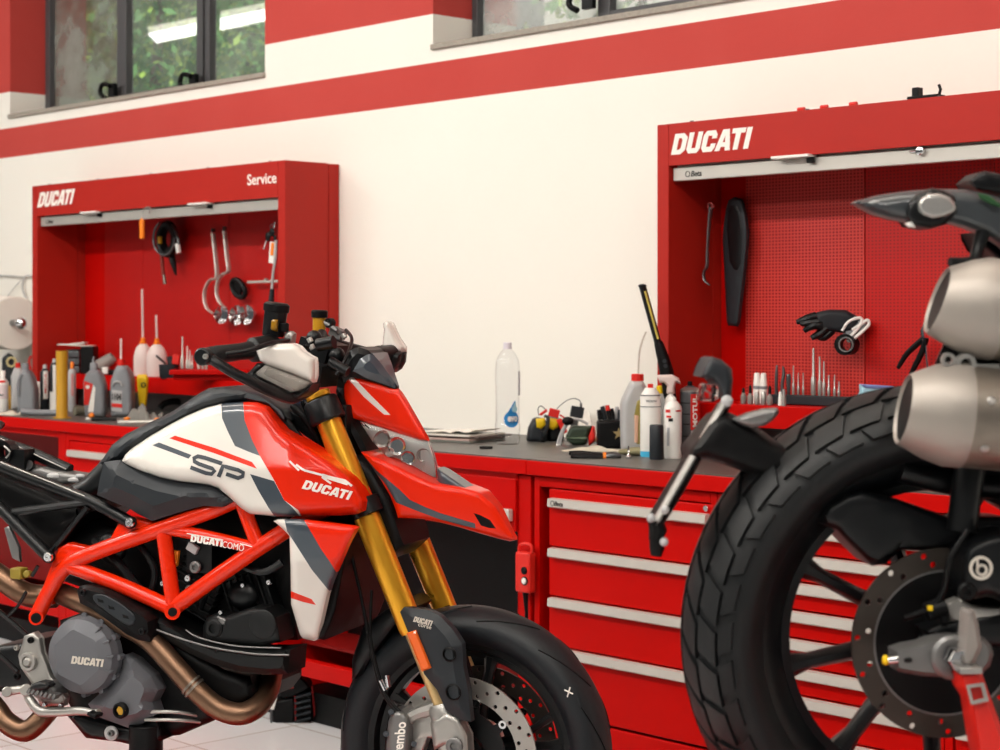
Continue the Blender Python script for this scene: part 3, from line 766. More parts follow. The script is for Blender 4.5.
# ---- wheel
M['cream'] = mat('pale_gold_tube', 'd2b27c', .3, .6)
def tyre_prof(R, W, a, rim, n=9):
    """closed cross-section of a tyre: (y, r)"""
    out = []
    for k in range(n+1):
        f = -PI/2+PI*k/n
        out.append((W/2*math.sin(f), R-a*(1-math.cos(f))**.9))
    out += [(W/2*1.0, R-a*1.25), (W/2*.86, (R-a*1.3+rim)/2), (W/2*.68, rim), (W/2*.60, rim-.004)]
    out += [(-W/2*.60, rim-.004), (-W/2*.68, rim), (-W/2*.86, (R-a*1.3+rim)/2), (-W/2, R-a*1.25)]
    return out
def wheel(par, C, R, W, rim_r, spokes, a0, inner, tread=None, mt_rim=None, mt_ty=None):
    mt_rim = mt_rim or M['satin']
    wh = bpy.data.objects.new('wheel', None); COL.objects.link(wh); wh.parent = par; wh.location = C
    b = MB().lathe(tyre_prof(R, W, .038 if W < .14 else .052, rim_r), (0, 0, 0), (0, 1, 0), 96, closed=True)
    if tread: tread(b)
    ty = b.build('tyre', mt_ty or M['rubber'], wh, sharp=50)
    b = MB().lathe([(-W*.31, rim_r+.006), (-W*.34, rim_r), (-W*.30, rim_r-.012), (-W*.16, inner+.012), (-W*.14, inner), (W*.14, inner), (W*.16, inner+.012), (W*.30, rim_r-.012), (W*.34, rim_r), (W*.31, rim_r+.006)], (0, 0, 0), (0, 1, 0), 96, closed=True)
    b.build('rim', mt_rim, wh)
    for k in range(spokes):
        a = a0+2*PI*k/spokes; d = Vector((math.cos(a), 0, math.sin(a))); nn = Vector((-math.sin(a), 0, math.cos(a)))
        b = MB(); sec = []
        for (rr, wd, th) in ((.03, .017, .022), (inner*.5, .011, .016), (inner*.86, .010, .014), (inner+.006, .017, .02)):
            c = d*rr
            sec += [c-nn*wd-Vector((0, th*.4, 0)), c-nn*wd*.4-Vector((0, th, 0)), c+nn*wd*.4-Vector((0, th, 0)), c+nn*wd-Vector((0, th*.4, 0)), c+nn*wd+Vector((0, th*.4, 0)), c+nn*wd*.4+Vector((0, th, 0)), c-nn*wd*.4+Vector((0, th, 0)), c-nn*wd+Vector((0, th*.4, 0))]
        fs = []
        for s in range(3):
            for q in range(8): fs.append((s*8+q, s*8+(q+1) % 8, s*8+8+(q+1) % 8, s*8+8+q))
        fs += [tuple(range(8))[::-1], tuple(24+q for q in range(8))]
        b.add(sec, fs).build('spoke', mt_rim, wh)
    MB().lathe([(-W*.45, .028), (-W*.43, .036), (W*.43, .036), (W*.45, .028)], (0, 0, 0), (0, 1, 0), 28).build('hub', mt_rim, wh)
    return wh
def rotor(par, y, ro, ri, mt, holes=3, n=30, carrier=None, th=.005, bob=10, hr=.0046, phase=0, name='brake_disc'):
    hs = []
    rows = [ri+(ro-ri)*(q+.6)/(holes+.2) for q in range(holes)]
    for k in range(n):
        for q, rr in enumerate(rows):
            if holes == 3 and (k % 2) == (q % 2): continue
            a = 2*PI*(k+.22*q)/n+phase; hs.append(circ(rr*math.cos(a), rr*math.sin(a), hr, 8))
    hs.append(circ(0, 0, ri, 60))
    b = MB().plate(circ(0, 0, ro, 80), hs, lambda u, v, t: Vector((u, y+t, v)), -th/2, th/2)
    o = b.build(name, mt, par, sharp=30)
    if bob:
        c = MB(); rc = ri-.002
        out = []
        for k in range(bob*8):
            a = 2*PI*k/(bob*8); q = k % 8; out.append(((rc if q in (0, 1) else rc*.80)*math.cos(a), (rc if q in (0, 1) else rc*.80)*math.sin(a)))
        c.plate(out, [circ(0, 0, rc*.42, 24)], lambda u, v, t: Vector((u, y+t, v)), -th*.45, th*.45)
        c.build('disc_carrier', carrier or M['satin'], o)
        for k in range(bob):
            a = 2*PI*(k+.07)/bob; c = MB().ring((rc*.965*math.cos(a), y-th*.7, rc*.965*math.sin(a)), (0, 1, 0), .0085, .004, .006, 12); c.build('disc_button', M['chrome'], o)
    return o
AX = Vector((0, 0, R1))
def groove(b):
    for sgn in (-1, 1):
        for k in range(12):
            a = 2*PI*k/12+(.2 if sgn > 0 else 0); pts = []
            for q in range(7):
                aa = a+.05*q+.012*q*q*.3; f = sgn*(.18+.15*q)
                rr = R1-.038*(1-math.cos(f*1.05))**.9+.0004
                pts.append(Vector((rr*math.cos(aa), .059*math.sin(f*1.05), rr*math.sin(aa))))
            b.tube(pts, .0016, 5, mi=0)
wf = wheel(T, AX, R1, .118, .224, 5, math.radians(78), .194, None, mt_ty=mat('front_rubber', '10151a', .5, bump=.1, bs=200, var=.1))
gb = MB(); groove(gb); gb.build('tread_groove', M['black'], wf)
# five split spokes: a second thin arm beside each
for k in range(5):
    a = math.radians(78)+2*PI*k/5+.33; d = Vector((math.cos(a), 0, math.sin(a))); a2 = a-.2; d2 = Vector((math.cos(a2), 0, math.sin(a2)))
    MB().tube([d2*.04, (d2*.5+d*.5)*.12, d*.19], [.011, .008, .010], 8, smooth=4).build('spoke', M['satin'], wf)
rotor(wf, -.062, .160, .118, M['disc'], n=36, phase=.1)
rotor(wf, .062, .160, .118, M['discdark'], n=36)
# white cross marked on the tyre
c = Vector((.262*math.cos(math.radians(35)), -.0575, .262*math.sin(math.radians(35))))
c = p1(569, 692, -.056)-AX
b = MB().tube([c+Vector((-.009, -.002, .004)), c+Vector((.009, -.002, -.003))], .0016, 6).tube([c+Vector((.003, -.002, .010)), c+Vector((-.003, -.002, -.010))], .0016, 6)
b.build('tyre_mark', M['text_w'], wf)
# ---- fork
def leg(t, nm, lab=None):
    d = lambda x, y: p1(x, y, -.1)+Vector((0, t+.1, 0))
    top, bot = d(322, 405), d(413, 632)
    o = MB().lathe([(0, .026), ((bot-top).length*.3, .028), ((bot-top).length*.98, .0265), ((bot-top).length, .024)], top, bot-top, 28).build(nm, M['gold'], T)
    st = d(437, 692)
    MB().cyl(bot, d(445, 712), .0175, seg=20).build('inner_tube', M['cream'], o)
    # fork foot with caliper bolts
    f0 = d(441, 703); f1 = AX+Vector((-.0, t, 0))
    b = MB().lathe([(0, .024), (.01, .029), (.045, .029), (.06, .025)], f0, f1-f0, 20)
    b.tube([f0+(f1-f0).normalized()*.04, f1+Vector((-.012, 0, .01)), f1], [.027, .023, .026], 12, smooth=3)
    b.cyl(f1-Vector((0, .03, 0)), f1+Vector((0, .03, 0)), .027, seg=18, ch=.003)
    b.tube([f0+Vector((-.01, 0, -.01)), d(412, 716), d(396, 735)], [.016, .012, .014], 8, smooth=3)
    b.build('fork_foot', M['alu'], T)
    # black upper tube clamp and top cap
    c = MB().lathe([(0, .034), (.004, .037), (.046, .039), (.05, .036)], top+(top-bot).normalized()*.012, bot-top, 24)
    c.build('triple_clamp', M['satin'], T)
    MB().lathe([(0, .018), (.004, .026), (.012, .027), (.016, .024)], top+(top-bot).normalized()*.012, top-bot, 20).build('fork_cap', M['gold'], o)
    l2 = d(366, 507); dd = (bot-top).normalized()
    MB().lathe([(-.018, .031), (-.016, .034), (.016, .034), (.018, .031)], l2, dd, 24).build('lower_clamp', M['satin'], T)
    return o
leg(-.10, 'fork_leg'); leg(.095, 'fork_leg')
b = MB(); a_, c_ = p1(368, 508, -.1), p1(368, 508, -.1)+Vector((0, .195, 0)); b.tube([a_, (a_+c_)/2+Vector((-.03, 0, 0)), c_], [.024, .03, .024], 10, smooth=3)
a_, c_ = p1(326, 416, -.1), p1(326, 416, -.1)+Vector((0, .195, 0)); b.tube([a_, (a_+c_)/2+Vector((-.03, 0, 0)), c_], [.02, .026, .02], 10, smooth=3)
b.tube([p1(300, 415, 0), p1(345, 520, 0)], .03, 12)
b.build('steering_head', M['satin'], T)
# fork guard
FG = [(400, 612), (404, 607), (428, 610), (440, 616), (453, 630), (462, 644), (463.5, 668), (468, 690), (471, 722), (460, 720), (446, 710), (437, 690), (424, 674), (416, 652), (408, 632)]
pan1('fork_guard', FG, .128, .012, 10, M['dark'], thick=.02, g=4, prof='lin')
MB().lathe([(0, .014), (.004, .0155), (.006, .013), (.0, .011)], p1(450, 654, -.139), (0, -1, 0), 18).build('guard_ring', M['black'], T)
MB().lathe([(0, .016), (.004, .0175), (.006, .015), (.0, .013)], p1(454, 692, -.139), (0, -1, 0), 18).build('guard_ring', M['black'], T)
pan1('reflector', [(406.5, 633), (415.5, 630), (431, 668), (422, 672)], .142, .004, 1.5, M['amber'], thick=.014, g=4, prof='lin')
txt1('DUCATI', (413, 621.5), (431, 626), (415, 616.5), -.1405, M['text_s'], None, .03)
txt1('corse', (418, 626), (431, 629.5), (418.4, 623.3), -.1405, M['text_s'], None, 0)
# far guard
b = MB(); pillow(b, B1, [(x+24, y) for x, y in FG], -.10, .01, 8, thick=.01, g=8); b.build('fork_guard', M['dark'], T)
# ---- brake caliper near
b = MB(); pillow(b, B1, [(388, 722), (392, 711), (402, 709), (409, 716), (411, 730), (408, 765), (398, 800), (388, 800), (385, 760)], .11, .022, 7, thick=.06, g=4)
cal = b.build('brake_caliper', M['alud'], T)
txt1('brembo', (402, 760), (406.5, 722), (391.5, 760), -.1335, M['text_w'], cal, .02)
b = MB()
for (x, y) in ((386, 734), (391, 712), (414, 744)): MB().cyl(p1(x, y, -.128), p1(x, y, -.1), .006, seg=10).build('bolt', M['chrome'], cal)
pan1('caliper_bracket', [(396, 708), (412, 713), (437, 710), (452, 706), (462, 726), (450, 742), (428, 738), (420, 760), (410, 790), (404, 790), (412, 740), (406, 716)], .09, .008, 4, M['alu'], thick=.02, g=5)
b = MB(); pillow(b, B1, [(430, 722), (445, 711), (458, 716), (468, 736), (470, 770), (452, 775), (448, 745), (434, 750)], .118, .014, 8, thick=.03, g=4)
b.build('axle_clamp', M['alu'], T)
bolt1(455, 746, -.135, .018, M['alud'])
# speed sensor and brake hoses
tube1('brake_hose', [(352, 455, -.08), (346, 520, -.09), (362, 600, -.1), (378, 680, -.11), (396, 712, -.12)], .004, M['black'])
b = MB(); b.cyl(p1(381, 680, -.12), p1(386, 690, -.12), .0055, seg=10).cyl(p1(387, 675, -.12), p1(389, 687, -.12), .0055, seg=10)
b.build('hose_fitting', M['chrome'], T)
tube1('brake_hose', [(372, 590, -.11), (371, 640, -.12), (384, 690, -.12), (400, 712, -.12)], .0035, M['black'])
# small black fender behind the wheel front
pan1('front_mudguard', [(352, 660), (362, 628), (385, 610), (402, 600), (412, 608), (392, 630), (376, 652), (362, 674), (352, 680)], .055, .02, 12, M['satin'], both=True, g=8)
# ---- frame of red tubes
fr_t = -.165
def nod(x, y, t=fr_t): return p1(x, y, t)
FT = MB()
def ft(pts, r=.0175): FT.tube([nod(*q) for q in pts], r, 14, smooth=5)
ft([(36, 618, -.165), (50, 590, -.165), (64, 569, -.165), (88, 555, -.165), (180, 522, -.165), (225, 505, -.15), (262, 484, -.12), (320, 440, -.05)])
ft([(242, 503, -.152), (256, 540, -.155), (262, 552, -.155)], .0155)
ft([(172, 609, -.165), (222, 573, -.165), (285, 531, -.14), (345, 500, -.05)], .0175)
ft([(162, 528, -.165), (210, 537, -.163), (258, 549, -.158)], .013)
ft([(163, 528, -.165), (174, 608, -.165)], .0165)
ft([(70, 566, -.165), (120, 585, -.165), (172, 608, -.165)], .0165)
for (x, y) in ((36, 618), (172.5, 612)):
    FT.cyl(nod(x, y, -.186), nod(x, y, -.14), .0165 if x > 100 else .0155, seg=20)
FT.build('frame', M['framered'], T)
for (x, y, r) in ((36, 618, .011), (172.5, 612, .0095)): MB().cyl(nod(x, y, -.1868), nod(x, y, -.17), r, seg=18).build('frame_tube_bore', M['black'], T)
pan1('frame_gusset', [(44, 584), (58, 548), (68, 543), (86, 547), (104, 551), (118, 524), (131, 517), (158, 524), (150, 534), (96, 556), (74, 566), (56, 582), (50, 605), (40, 610)], .158, .006, 4, M['framered'], thick=.02, g=6)
b = MB()
for sgn in (1,):
    b.tube([Vector((q.x, .165, q.z)) for q in [nod(36, 618), nod(64, 569), nod(180, 522), nod(240, 500)]]+[Vector((nod(320, 440).x, .05, nod(320, 440).z))], .0175, 12, smooth=4)
    b.tube([Vector((q.x, .165, q.z)) for q in [nod(172, 609), nod(285, 531)]]+[Vector((nod(345, 500).x, .05, nod(345, 500).z))], .0175, 12, smooth=4)
b.build('frame', M['framered'], T)
# lettering strip on the tube
txt1('DUCATI', (190.5, 541.5), (222, 547), (191.5, 534.5), -.1785, M['text_w'], None, .04)
txt1('COMO', (222, 547.5), (243.5, 551.5), (223, 540.8), -.178, M['text_w'], None, 0)
b = MB(); b.tube([p1(187, 533.5, -.179), p1(223, 540, -.179)], .0011, 5).tube([p1(240, 543.5, -.178), p1(252, 546.8, -.178)], .0011, 5); b.build('lettering_line', M['text_w'], T)
# ---- subframe (black tubes)
b = MB()
for q in ([(-60, 436, -.13), (0, 466, -.13), (62, 490, -.14), (95, 503, -.15), (131, 523, -.165)], [(-60, 452, -.13), (0, 508, -.14), (22, 530, -.15), (48, 556, -.165)],
          [(-60, 410, -.02), (0, 441, -.02), (30, 452, -.02), (70, 470, -.02)]):
    b.tube([p1(*k) for k in q], .0135, 12, smooth=4)
b.tube([p1(88, 507, -.155), p1(48, 556, -.165)], .006, 8)
b.tube([p1(14, 512, -.14), p1(86, 502, -.15)], .009, 8)
b.build('subframe', M['satin'], T)
for (x, y) in ((130.5, 522.5), (49, 557)):
    b = MB().cyl(p1(x, y, -.19), p1(x, y, -.16), .0135, seg=18, ch=.002); b.build('frame_boss', M['black'], T); bolt1(x, y, -.19, .0105)
tube1('subframe_edge_rail', [(0, 462, -.146), (50, 482, -.150), (96, 501, -.158)], .0016, M['alu'])
tube1('subframe_edge_rail', [(0, 438.5, -.034), (40, 457, -.034), (66, 469, -.034)], .0016, M['alu'])
pan1('side_box', [(-40, 462), (0, 474), (90, 512), (50, 552), (0, 512), (-40, 480)], .09, .02, 12, M['black'], both=True, g=14)
b = MB(); pillow(b, B1, [(26, 470), (40, 467), (55, 471), (86, 476), (84, 482), (60, 485), (40, 482)], .05, .01, 6, thick=.05, g=5); b.build('seat_lock_bracket', M['alud'], T)
for (x, y, r_) in ((74, 480, .012), (80, 476, .009), (54, 476, .014)):
    MB().sph(p1(x, y, -.055), r_, 1.4, .8, .6, 10).build('connector', M['lgrey'], T)
b = MB().ring(p1(6, 452, -.06), (0, 1, 0), .026, .017, .03, 18).box(p1(20, 460, -.05), (.05, .04, .05)).cyl(p1(28, 465, -.06), p1(34, 470, -.03), .012); b.build('wiring_block', M['satin'], T)
b = MB().tube([p1(4, 446, -.08), p1(10, 452, -.08), p1(6, 458, -.08)], .0022, 6, smooth=3); b.build('wire_clip', M['alu'], T)
# ---- dark inner body so that nothing shows through
pan1('airbox', [(60, 545), (92, 520), (128, 528), (150, 520), (205, 500), (245, 500), (285, 500), (318, 440), (338, 470), (352, 515), (330, 560), (300, 600), (298, 640), (250, 640), (190, 625), (150, 612), (90, 590), (60, 580)], .04, .03, 26, M['black'], both=True, g=16)
# cylinders with fins
def fins(x, y, ang, n, w, l, nm='cylinder'):
    b = MB(); c = p1(x, y, -.05); a = math.radians(ang); d = Vector((math.cos(a), 0, math.sin(a)))
    R = Matrix.Rotation(-a, 3, 'Y')
    for k in range(n): b.box(c+d*(l*(k/(n-1)-.5)), (l/n*.3, .12, w), R)
    b.box(c, (l, .10, w*.9), R)
    return b.build(nm, M['enginedark'], T, bevel=.002)
fins(208, 585, 65, 7, .11, .10); fins(262, 595, 20, 7, .11, .10)
# bits showing between the frame tubes
MB().box(p1(193, 548, -.15), (.026, .012, .018), Matrix.Rotation(.5, 3, 'Y')).build('connector', M['lgrey'], T, bevel=.002)
pan1('orange_tag', [(172, 550), (179, 551), (177, 566), (174, 568)], .14, .004, 2, M['orange'], thick=.006, g=4)
bolt1(196, 567, -.15, .013, M['alud']); bolt1(189, 578, -.15, .008, M['chrome']); bolt1(190, 589, -.15, .009, M['alud']); bolt1(164, 583, -.15, .006, M['chrome'])
b = MB(); b.tube([p1(140, 545, -.13), p1(155, 570, -.14), p1(150, 596, -.14)], .008, 8, smooth=4).tube([p1(95, 540, -.12), p1(120, 565, -.14), p1(140, 590, -.14)], .010, 8, smooth=4)
b.tube([p1(232, 560, -.13), p1(262, 572, -.14), p1(282, 562, -.13)], .009, 8, smooth=4).tube([p1(200, 608, -.12), p1(212, 585, -.14), p1(236, 575, -.14)], .007, 8, smooth=4)
b.sph(p1(112, 548, -.12), .035, 1, .6, 1).sph(p1(243, 595, -.12), .03, 1.2, .6, 1).box(p1(205, 555, -.12), (.06, .05, .07))
b.build('hose_bundle', M['satin'], T)
bolt1(270, 582, -.15, .006); bolt1(244, 585, -.15, .005); bolt1(222, 612, -.15, .005)
# belt covers
BCV = [(203, 641), (203, 626), (208, 616), (216, 613), (226, 616), (240, 611), (252, 607), (266, 608), (277, 617), (280, 632), (281, 642), (262, 646), (235, 644)]
bc = pan1('belt_cover', BCV, .15, .016, 7, M['enginedark'], thick=.06, g=4)
b = MB().lathe([(0, .031), (.005, .031), (.007, .028)], p1(263.5, 624, -.163), (0, -1, 0), 26); b.build('belt_cover_boss', M['enginedark'], bc)
b = MB().lathe([(0, .02), (.006, .02), (.010, .016), (.010, .010), (.004, .009)], p1(215, 628, -.163), (0, -1, 0), 22); b.build('belt_cover_boss', M['enginedark'], bc)
pan1('belt_cover_trim', [(217, 616), (226, 619), (225, 625), (219, 624)], .166, .004, 2, M['alud'], thick=.01, g=4, par=bc)
# belly pan
pan1('engine_cowl', [(150, 612), (168, 620), (184, 630), (196, 638), (215, 645), (255, 651), (276, 651), (290, 650), (288, 674), (268, 675), (240, 672), (212, 664), (186, 652), (156, 634)], .16, .018, 6, M['enginedark'], thick=.08, g=5, prof='lin')
tube1('cowl_edge', [(152, 628, -.179), (182, 639, -.181), (215, 648, -.181), (256, 654, -.181), (289, 655, -.179)], .0022, M['alud'])
tube1('cowl_edge', [(186, 630, -.177), (200, 638, -.178), (236, 646, -.178), (281, 648, -.178)], .0018, M['alud'])
pan1('engine_block', [(60, 620), (120, 600), (180, 640), (225, 668), (250, 676), (258, 690), (250, 706), (225, 716), (180, 735), (120, 742), (80, 725), (62, 690)], .10, .03, 14, M['black'], both=True, g=16)
# clutch cover (faceted)
cl = p1(81, 656, -.20)
rr = .0845
outl = []
b = MB()
n = 48; vs = []; fs = []
rings = [(0, rr), (.016, rr), (.034, rr*.93)]
for (h, r_) in rings:
    for k in range(n): a = 2*PI*k/n; vs.append(cl+Vector((r_*math.cos(a), .03-h, r_*math.sin(a))))
hexr = []
for k in range(n):
    a = 2*PI*k/n; q = 2*PI/6; aa = (a+.35) % q-q/2; r_ = rr*.70*math.cos(q/2)/math.cos(aa)*1.02; vs.append(cl+Vector((r_*math.cos(a), .03-.047, r_*math.sin(a))))
for i in range(3):
    for k in range(n): fs.append((i*n+k, i*n+(k+1) % n, (i+1)*n+(k+1) % n, (i+1)*n+k))
fs += [tuple(range(n)), tuple(3*n+k for k in range(n))]
b.add(vs, fs)
cc = b.build('clutch_cover', M['enginegrey'], T, sharp=8)
txt1('DUCATI', (71, 663.5), (102.5, 667), (72.5, 656), -.2185, M['text_s'], cc, .04)
b = MB()
for k in range(7):
    a = math.radians(-30+30*k-60); MB().cyl(cl+Vector((rr*1.0*math.cos(a), .03, rr*1.0*math.sin(a))), cl+Vector((rr*1.0*math.cos(a), .010, rr*1.0*math.sin(a))), .0065, seg=10).build('bolt', M['enginegrey'], cc)
for k in range(4):
    a = math.radians(52-24*k); c = cl+Vector((rr*.9*math.cos(a), -.004, rr*.9*math.sin(a)))
    MB().box(c, (.018, .012, .004), Matrix.Rotation(-a, 3, 'Y')).build('cover_rib', M['enginegrey'], cc, bevel=.001)
pan1('generator_cover', [(88, 704), (104, 690), (122, 668), (124, 655), (134, 660), (142, 668), (151, 676), (158, 690), (152, 702), (156, 714), (142, 724), (128, 728), (112, 722), (96, 716)], .165, .03, 12, M['enginegrey'], thick=.06, g=5, prof='lin', sharp=14)
b = MB().lathe([(0, .017), (.01, .017), (.014, .014), (.014, .011), (.008, .010)], p1(122, 710, -.196), (0, -1, 0), 20); b.build('filler_ring', M['black'], T)
MB().lathe([(0, .0108), (.004, .0108), (.005, .008)], p1(122, 710, -.204), (0, -1, 0), 6).build('oil_filler_cap', M['ochre'], T)
pan1('sump', [(64, 712), (100, 722), (130, 728), (158, 716), (163, 740), (140, 747), (120, 742), (86, 738), (76, 726)], .15, .012, 5, M['satin'], thick=.2, g=6)
bolt1(112, 733, -.17, .016, M['lgrey']); bolt1(112, 733, -.178, .007, M['alud'])
for k in range(2): tube1('oil_line', [(145, 712+8*k, -.17), (175, 712+8*k, -.16), (200, 716+6*k, -.12)], .004, M['alu'])
b = MB().lathe([(-.03, .034), (-.028, .036), (.028, .036), (.03, .034)], p1(146, 738, -.15), (0, 0, 1), 20); b.build('oil_filter', M['black'], T)
# ---- exhaust
ex = tube1('exhaust_pipe', [(62, 594, -.13), (90, 606, -.16), (120, 622, -.165), (150, 640, -.165), (176, 668, -.165), (196, 690, -.16), (218, 708, -.15), (240, 714, -.14), (258, 706, -.11), (268, 690, -.07), (272, 672, -.03)], .0235, M['copper'], seg=18)
b = MB(); q0, q1 = p1(191, 685, -.162), p1(197, 691, -.16)
d = (q1-q0).normalized()
for k in (-.004, .006): b.ring(q0+d*(k+.004), d, .0262, .022, .005, 24)
b.build('exhaust_clamp', M['titan'], ex)
hs = pan1('heat_shield', [(77, 590), (80, 586), (88, 585), (104, 589), (118, 596), (132, 605), (146, 613), (152, 620), (153, 632), (149, 642), (138, 640), (126, 634), (110, 622), (92, 609), (80, 603)], .195, .012, 5, M['black'], thick=.03, g=4, prof='lin')
b = MB(); pillow(b, B1, chaikin([(92, 594), (104, 594), (122, 604), (136, 616), (134, 625), (127, 626), (110, 614), (94, 602)]), .2065, .003, 2, thick=.004, g=4); b.build('shield_recess', M['dark'], hs)
for (x, y) in ((100, 600), (111, 607), (125, 616)):
    b = MB(); pillow(b, B1, [(x-3, y-2), (x+3, y), (x+4, y+3), (x-2, y+2)], .2095, .001, 1, thick=.002, g=4); b.build('shield_slot', M['black'], hs)
bolt1(84, 592, -.206, .0075, M['satin'], hs); bolt1(143, 631, -.206, .0075, M['satin'], hs)
# rear exhaust at the left edge
tube1('rear_exhaust_pipe', [(-60, 545, -.1), (-10, 570, -.12), (18, 590, -.12), (34, 596, -.11), (56, 596, -.1)], .026, M['copper'], seg=16)
tube1('collector_pipe', [(-50, 700, -.12), (-12, 702, -.10), (6, 722, -.10), (26, 731, -.10), (44, 716, -.08), (56, 700, -.04)], .024, M['copper'], seg=16)
pan1('silencer_bracket', [(4, 528), (9, 526), (19, 548), (20, 562), (12, 558)], .15, .003, 2, M['alud'], thick=.008, g=4)
b = MB().box(p1(19, 573, -.16), (.028, .03, .024)).cyl(p1(26, 574, -.17), p1(30, 574, -.15), .008); b.build('solenoid', mat('olive_plastic', '8a7628', .5), T, bevel=.003)
b = MB(); b.tube([p1(26, 592, -.17), p1(18, 606, -.17), p1(4, 620, -.17)], .004, 8, smooth=3).tube([p1(-8, 606, -.17), p1(12, 622, -.17), p1(30, 638, -.17)], .006, 8, smooth=3).tube([p1(-8, 648, -.17), p1(10, 664, -.17), p1(18, 672, -.17)], .006, 8, smooth=3)
b.tube([p1(38, 566, -.17), p1(32, 576, -.17)], .004, 6)
b.build('brake_line', M['satin'], T)
# swingarm and rear wheel (out at the left)
pan1('swingarm', [(-130, 700), (-126, 684), (-60, 664), (0, 645), (40, 640), (48, 662), (38, 690), (0, 692), (-60, 700)], .09, .02, 8, M['satin'], both=True, g=16)
RWX = p1(-128, 692, 0).x
rw = wheel(T, Vector((RWX, 0, R1+.012)), R1+.012, .17, .225, 10, 0, .186)
MB().cyl((RWX, -.13, R1+.012), (RWX, .13, R1+.012), .012).build('rear_axle', M['chrome'], T)
pan1('seat_tail', [(-190, 372), (-120, 392), (-60, 412), (-30, 428), (-60, 450), (-130, 430), (-190, 395)], .06, .04, 16, M['satin'], both=True, g=14)
# footpeg group
pan1('footpeg_plate', [(22, 645), (24, 636), (34, 632), (40, 638), (42, 652), (47, 664), (51, 676), (60, 686), (66, 698), (64, 706), (40, 706), (36, 690), (28, 678), (21, 668), (18, 656)], .185, .008, 4, M['alu'], thick=.016, g=4)
b = MB().lathe([(0, .019), (.006, .021), (.010, .019), (.010, .013), (.006, .012), (.013, .007), (.013, .0)], p1(29.5, 661.5, -.193), (0, -1, 0), 24); b.build('pivot_cap', M['alu'], T)
bolt1(31.5, 640, -.195, .007, M['black']); bolt1(17.5, 647.5, -.18, .006, M['alu']); bolt1(18, 676, -.18, .008, M['black'])
b = MB()
base = [(34, 688), (40, 692), (44, 688), (47, 693), (51, 690), (54, 695), (58, 690), (58, 684), (50, 678)]
for z in range(2): pass
pillow(b, B1, [(30, 690), (31, 684), (40, 681), (50, 683), (57, 688), (58, 695), (52, 700), (42, 700), (34, 696)], .215, .02, 6, thick=.05, g=4)
fp = b.build('footpeg', M['alud'], T)
b = MB()
for k in range(7): b.box(p1(31+4.2*k, 690+1.0*k, -.238), (.006, .02, .012), Matrix.Rotation(.6, 3, 'Y'))
b.build('footpeg_teeth', M['alud'], fp)
b = MB(); pillow(b, B1, [(30, 688), (32, 684), (40, 681), (48, 682.5), (50.5, 686), (46, 690), (36, 691.5), (31, 690)], .24, .012, 4, thick=.02, g=3); b.build('footpeg_rubber', M['rubber'], fp)
lv = tube1('rear_brake_lever', [(7, 692, -.20), (24, 690, -.2), (30, 700, -.205), (40, 711, -.21), (56, 712, -.215), (80, 711, -.22), (93, 713, -.23), (99, 712, -.235)], [.010, .0085, .010, .011, .010, .009, .008, .007], M['alu'])
MB().cyl(p1(7, 692, -.215), p1(7, 692, -.185), .0115, seg=16, ch=.002).cyl(p1(26, 690, -.215), p1(26, 690, -.185), .013, seg=16, ch=.002).build('lever_pivot', M['alu'], lv)
MB().box(p1(95, 714, -.245), (.022, .03, .008), Matrix.Rotation(.3, 3, 'Y')).build('lever_pad', M['black'], lv, bevel=.002)
bolt1(46, 704, -.2, .005); bolt1(62, 705, -.2, .005)
# ---- radiator and lower shroud
b = MB(); pillow(b, B1, [(305, 520), (345, 524), (346, 560), (336, 610), (324, 640), (312, 638), (300, 600)], .13, .01, 5, both=True, g=10); b.build('radiator', M['black'], T)
LP = [(273.5, 521), (277, 519.5), (300, 519.5), (353, 526), (357.5, 527.5), (350, 541), (338, 568), (332, 582), (328, 594), (324, 612), (318, 638), (314, 641), (303, 638.5), (300, 635), (291, 604), (290.5, 568), (289.5, 536), (283, 529)]
pan1('radiator_shroud', LP, .21, .012, 8, [M['paintwhite'], M['slate'], M['paintred']],
     regions=[([(284, 518), (303, 518), (312, 532), (322, 549), (332, 560), (340, 566), (330, 592), (312, 570), (296, 545), (287, 531)], 1),
              ([(303, 518), (365, 518), (365, 530), (338, 575), (330, 562), (321, 549), (311, 532)], 2),
              ([(288, 590), (311.5, 599), (316, 605), (303, 602), (288, 597)], 2)], thick=.012, g=5, tilt=lambda x, y: -.0009*max(0, y-560))
# ---- tank and side panels
SP_ = [(122, 461), (125, 455), (131, 449), (150, 436), (170, 424.5), (187, 415.5), (205, 408), (222, 403.5), (240, 402), (255, 402.5), (267, 407), (275, 418), (284, 430), (296, 439), (308, 446), (328, 459), (350, 478), (358, 489), (364, 501), (363.5, 511), (356, 514.5), (335, 516), (304, 516.5), (278, 516.5), (250, 514), (241, 508), (228, 496), (218, 488), (209, 484.8), (200, 483.5), (180, 481.5), (160, 477.5), (140, 470.5), (126, 464)]
def tk_tilt(x, y): return -.0007*max(0, 470-y)-.00055*max(0, x-290)
tankp = pan1('side_cover', SP_, .185, .022, 12, [M['paintwhite'], M['slate'], M['paintred']],
     regions=[([(221, 400), (243, 400), (244.5, 420), (252, 440), (260, 456), (248, 451.5), (235, 446), (228, 432), (222, 418)], 1),
              ([(243, 399), (262, 395), (280, 415), (312, 438), (360, 470), (372, 505), (356, 520), (304, 520), (298, 510), (284, 500), (274, 480), (260, 456), (252, 440), (244.5, 420)], 2),
              ([(250, 474), (262, 477.5), (274, 481), (284, 500), (292, 507), (303, 520), (277, 520), (268, 507), (258, 490)], 1),
              ([(169, 438.2), (175, 435.6), (215, 448), (252, 462), (257, 468.8), (215, 453.5)], 2),
              ([(152, 445.2), (159, 442.4), (191.5, 455), (188.5, 458.7)], 1)], thick=.05, g=4, tilt=tk_tilt)
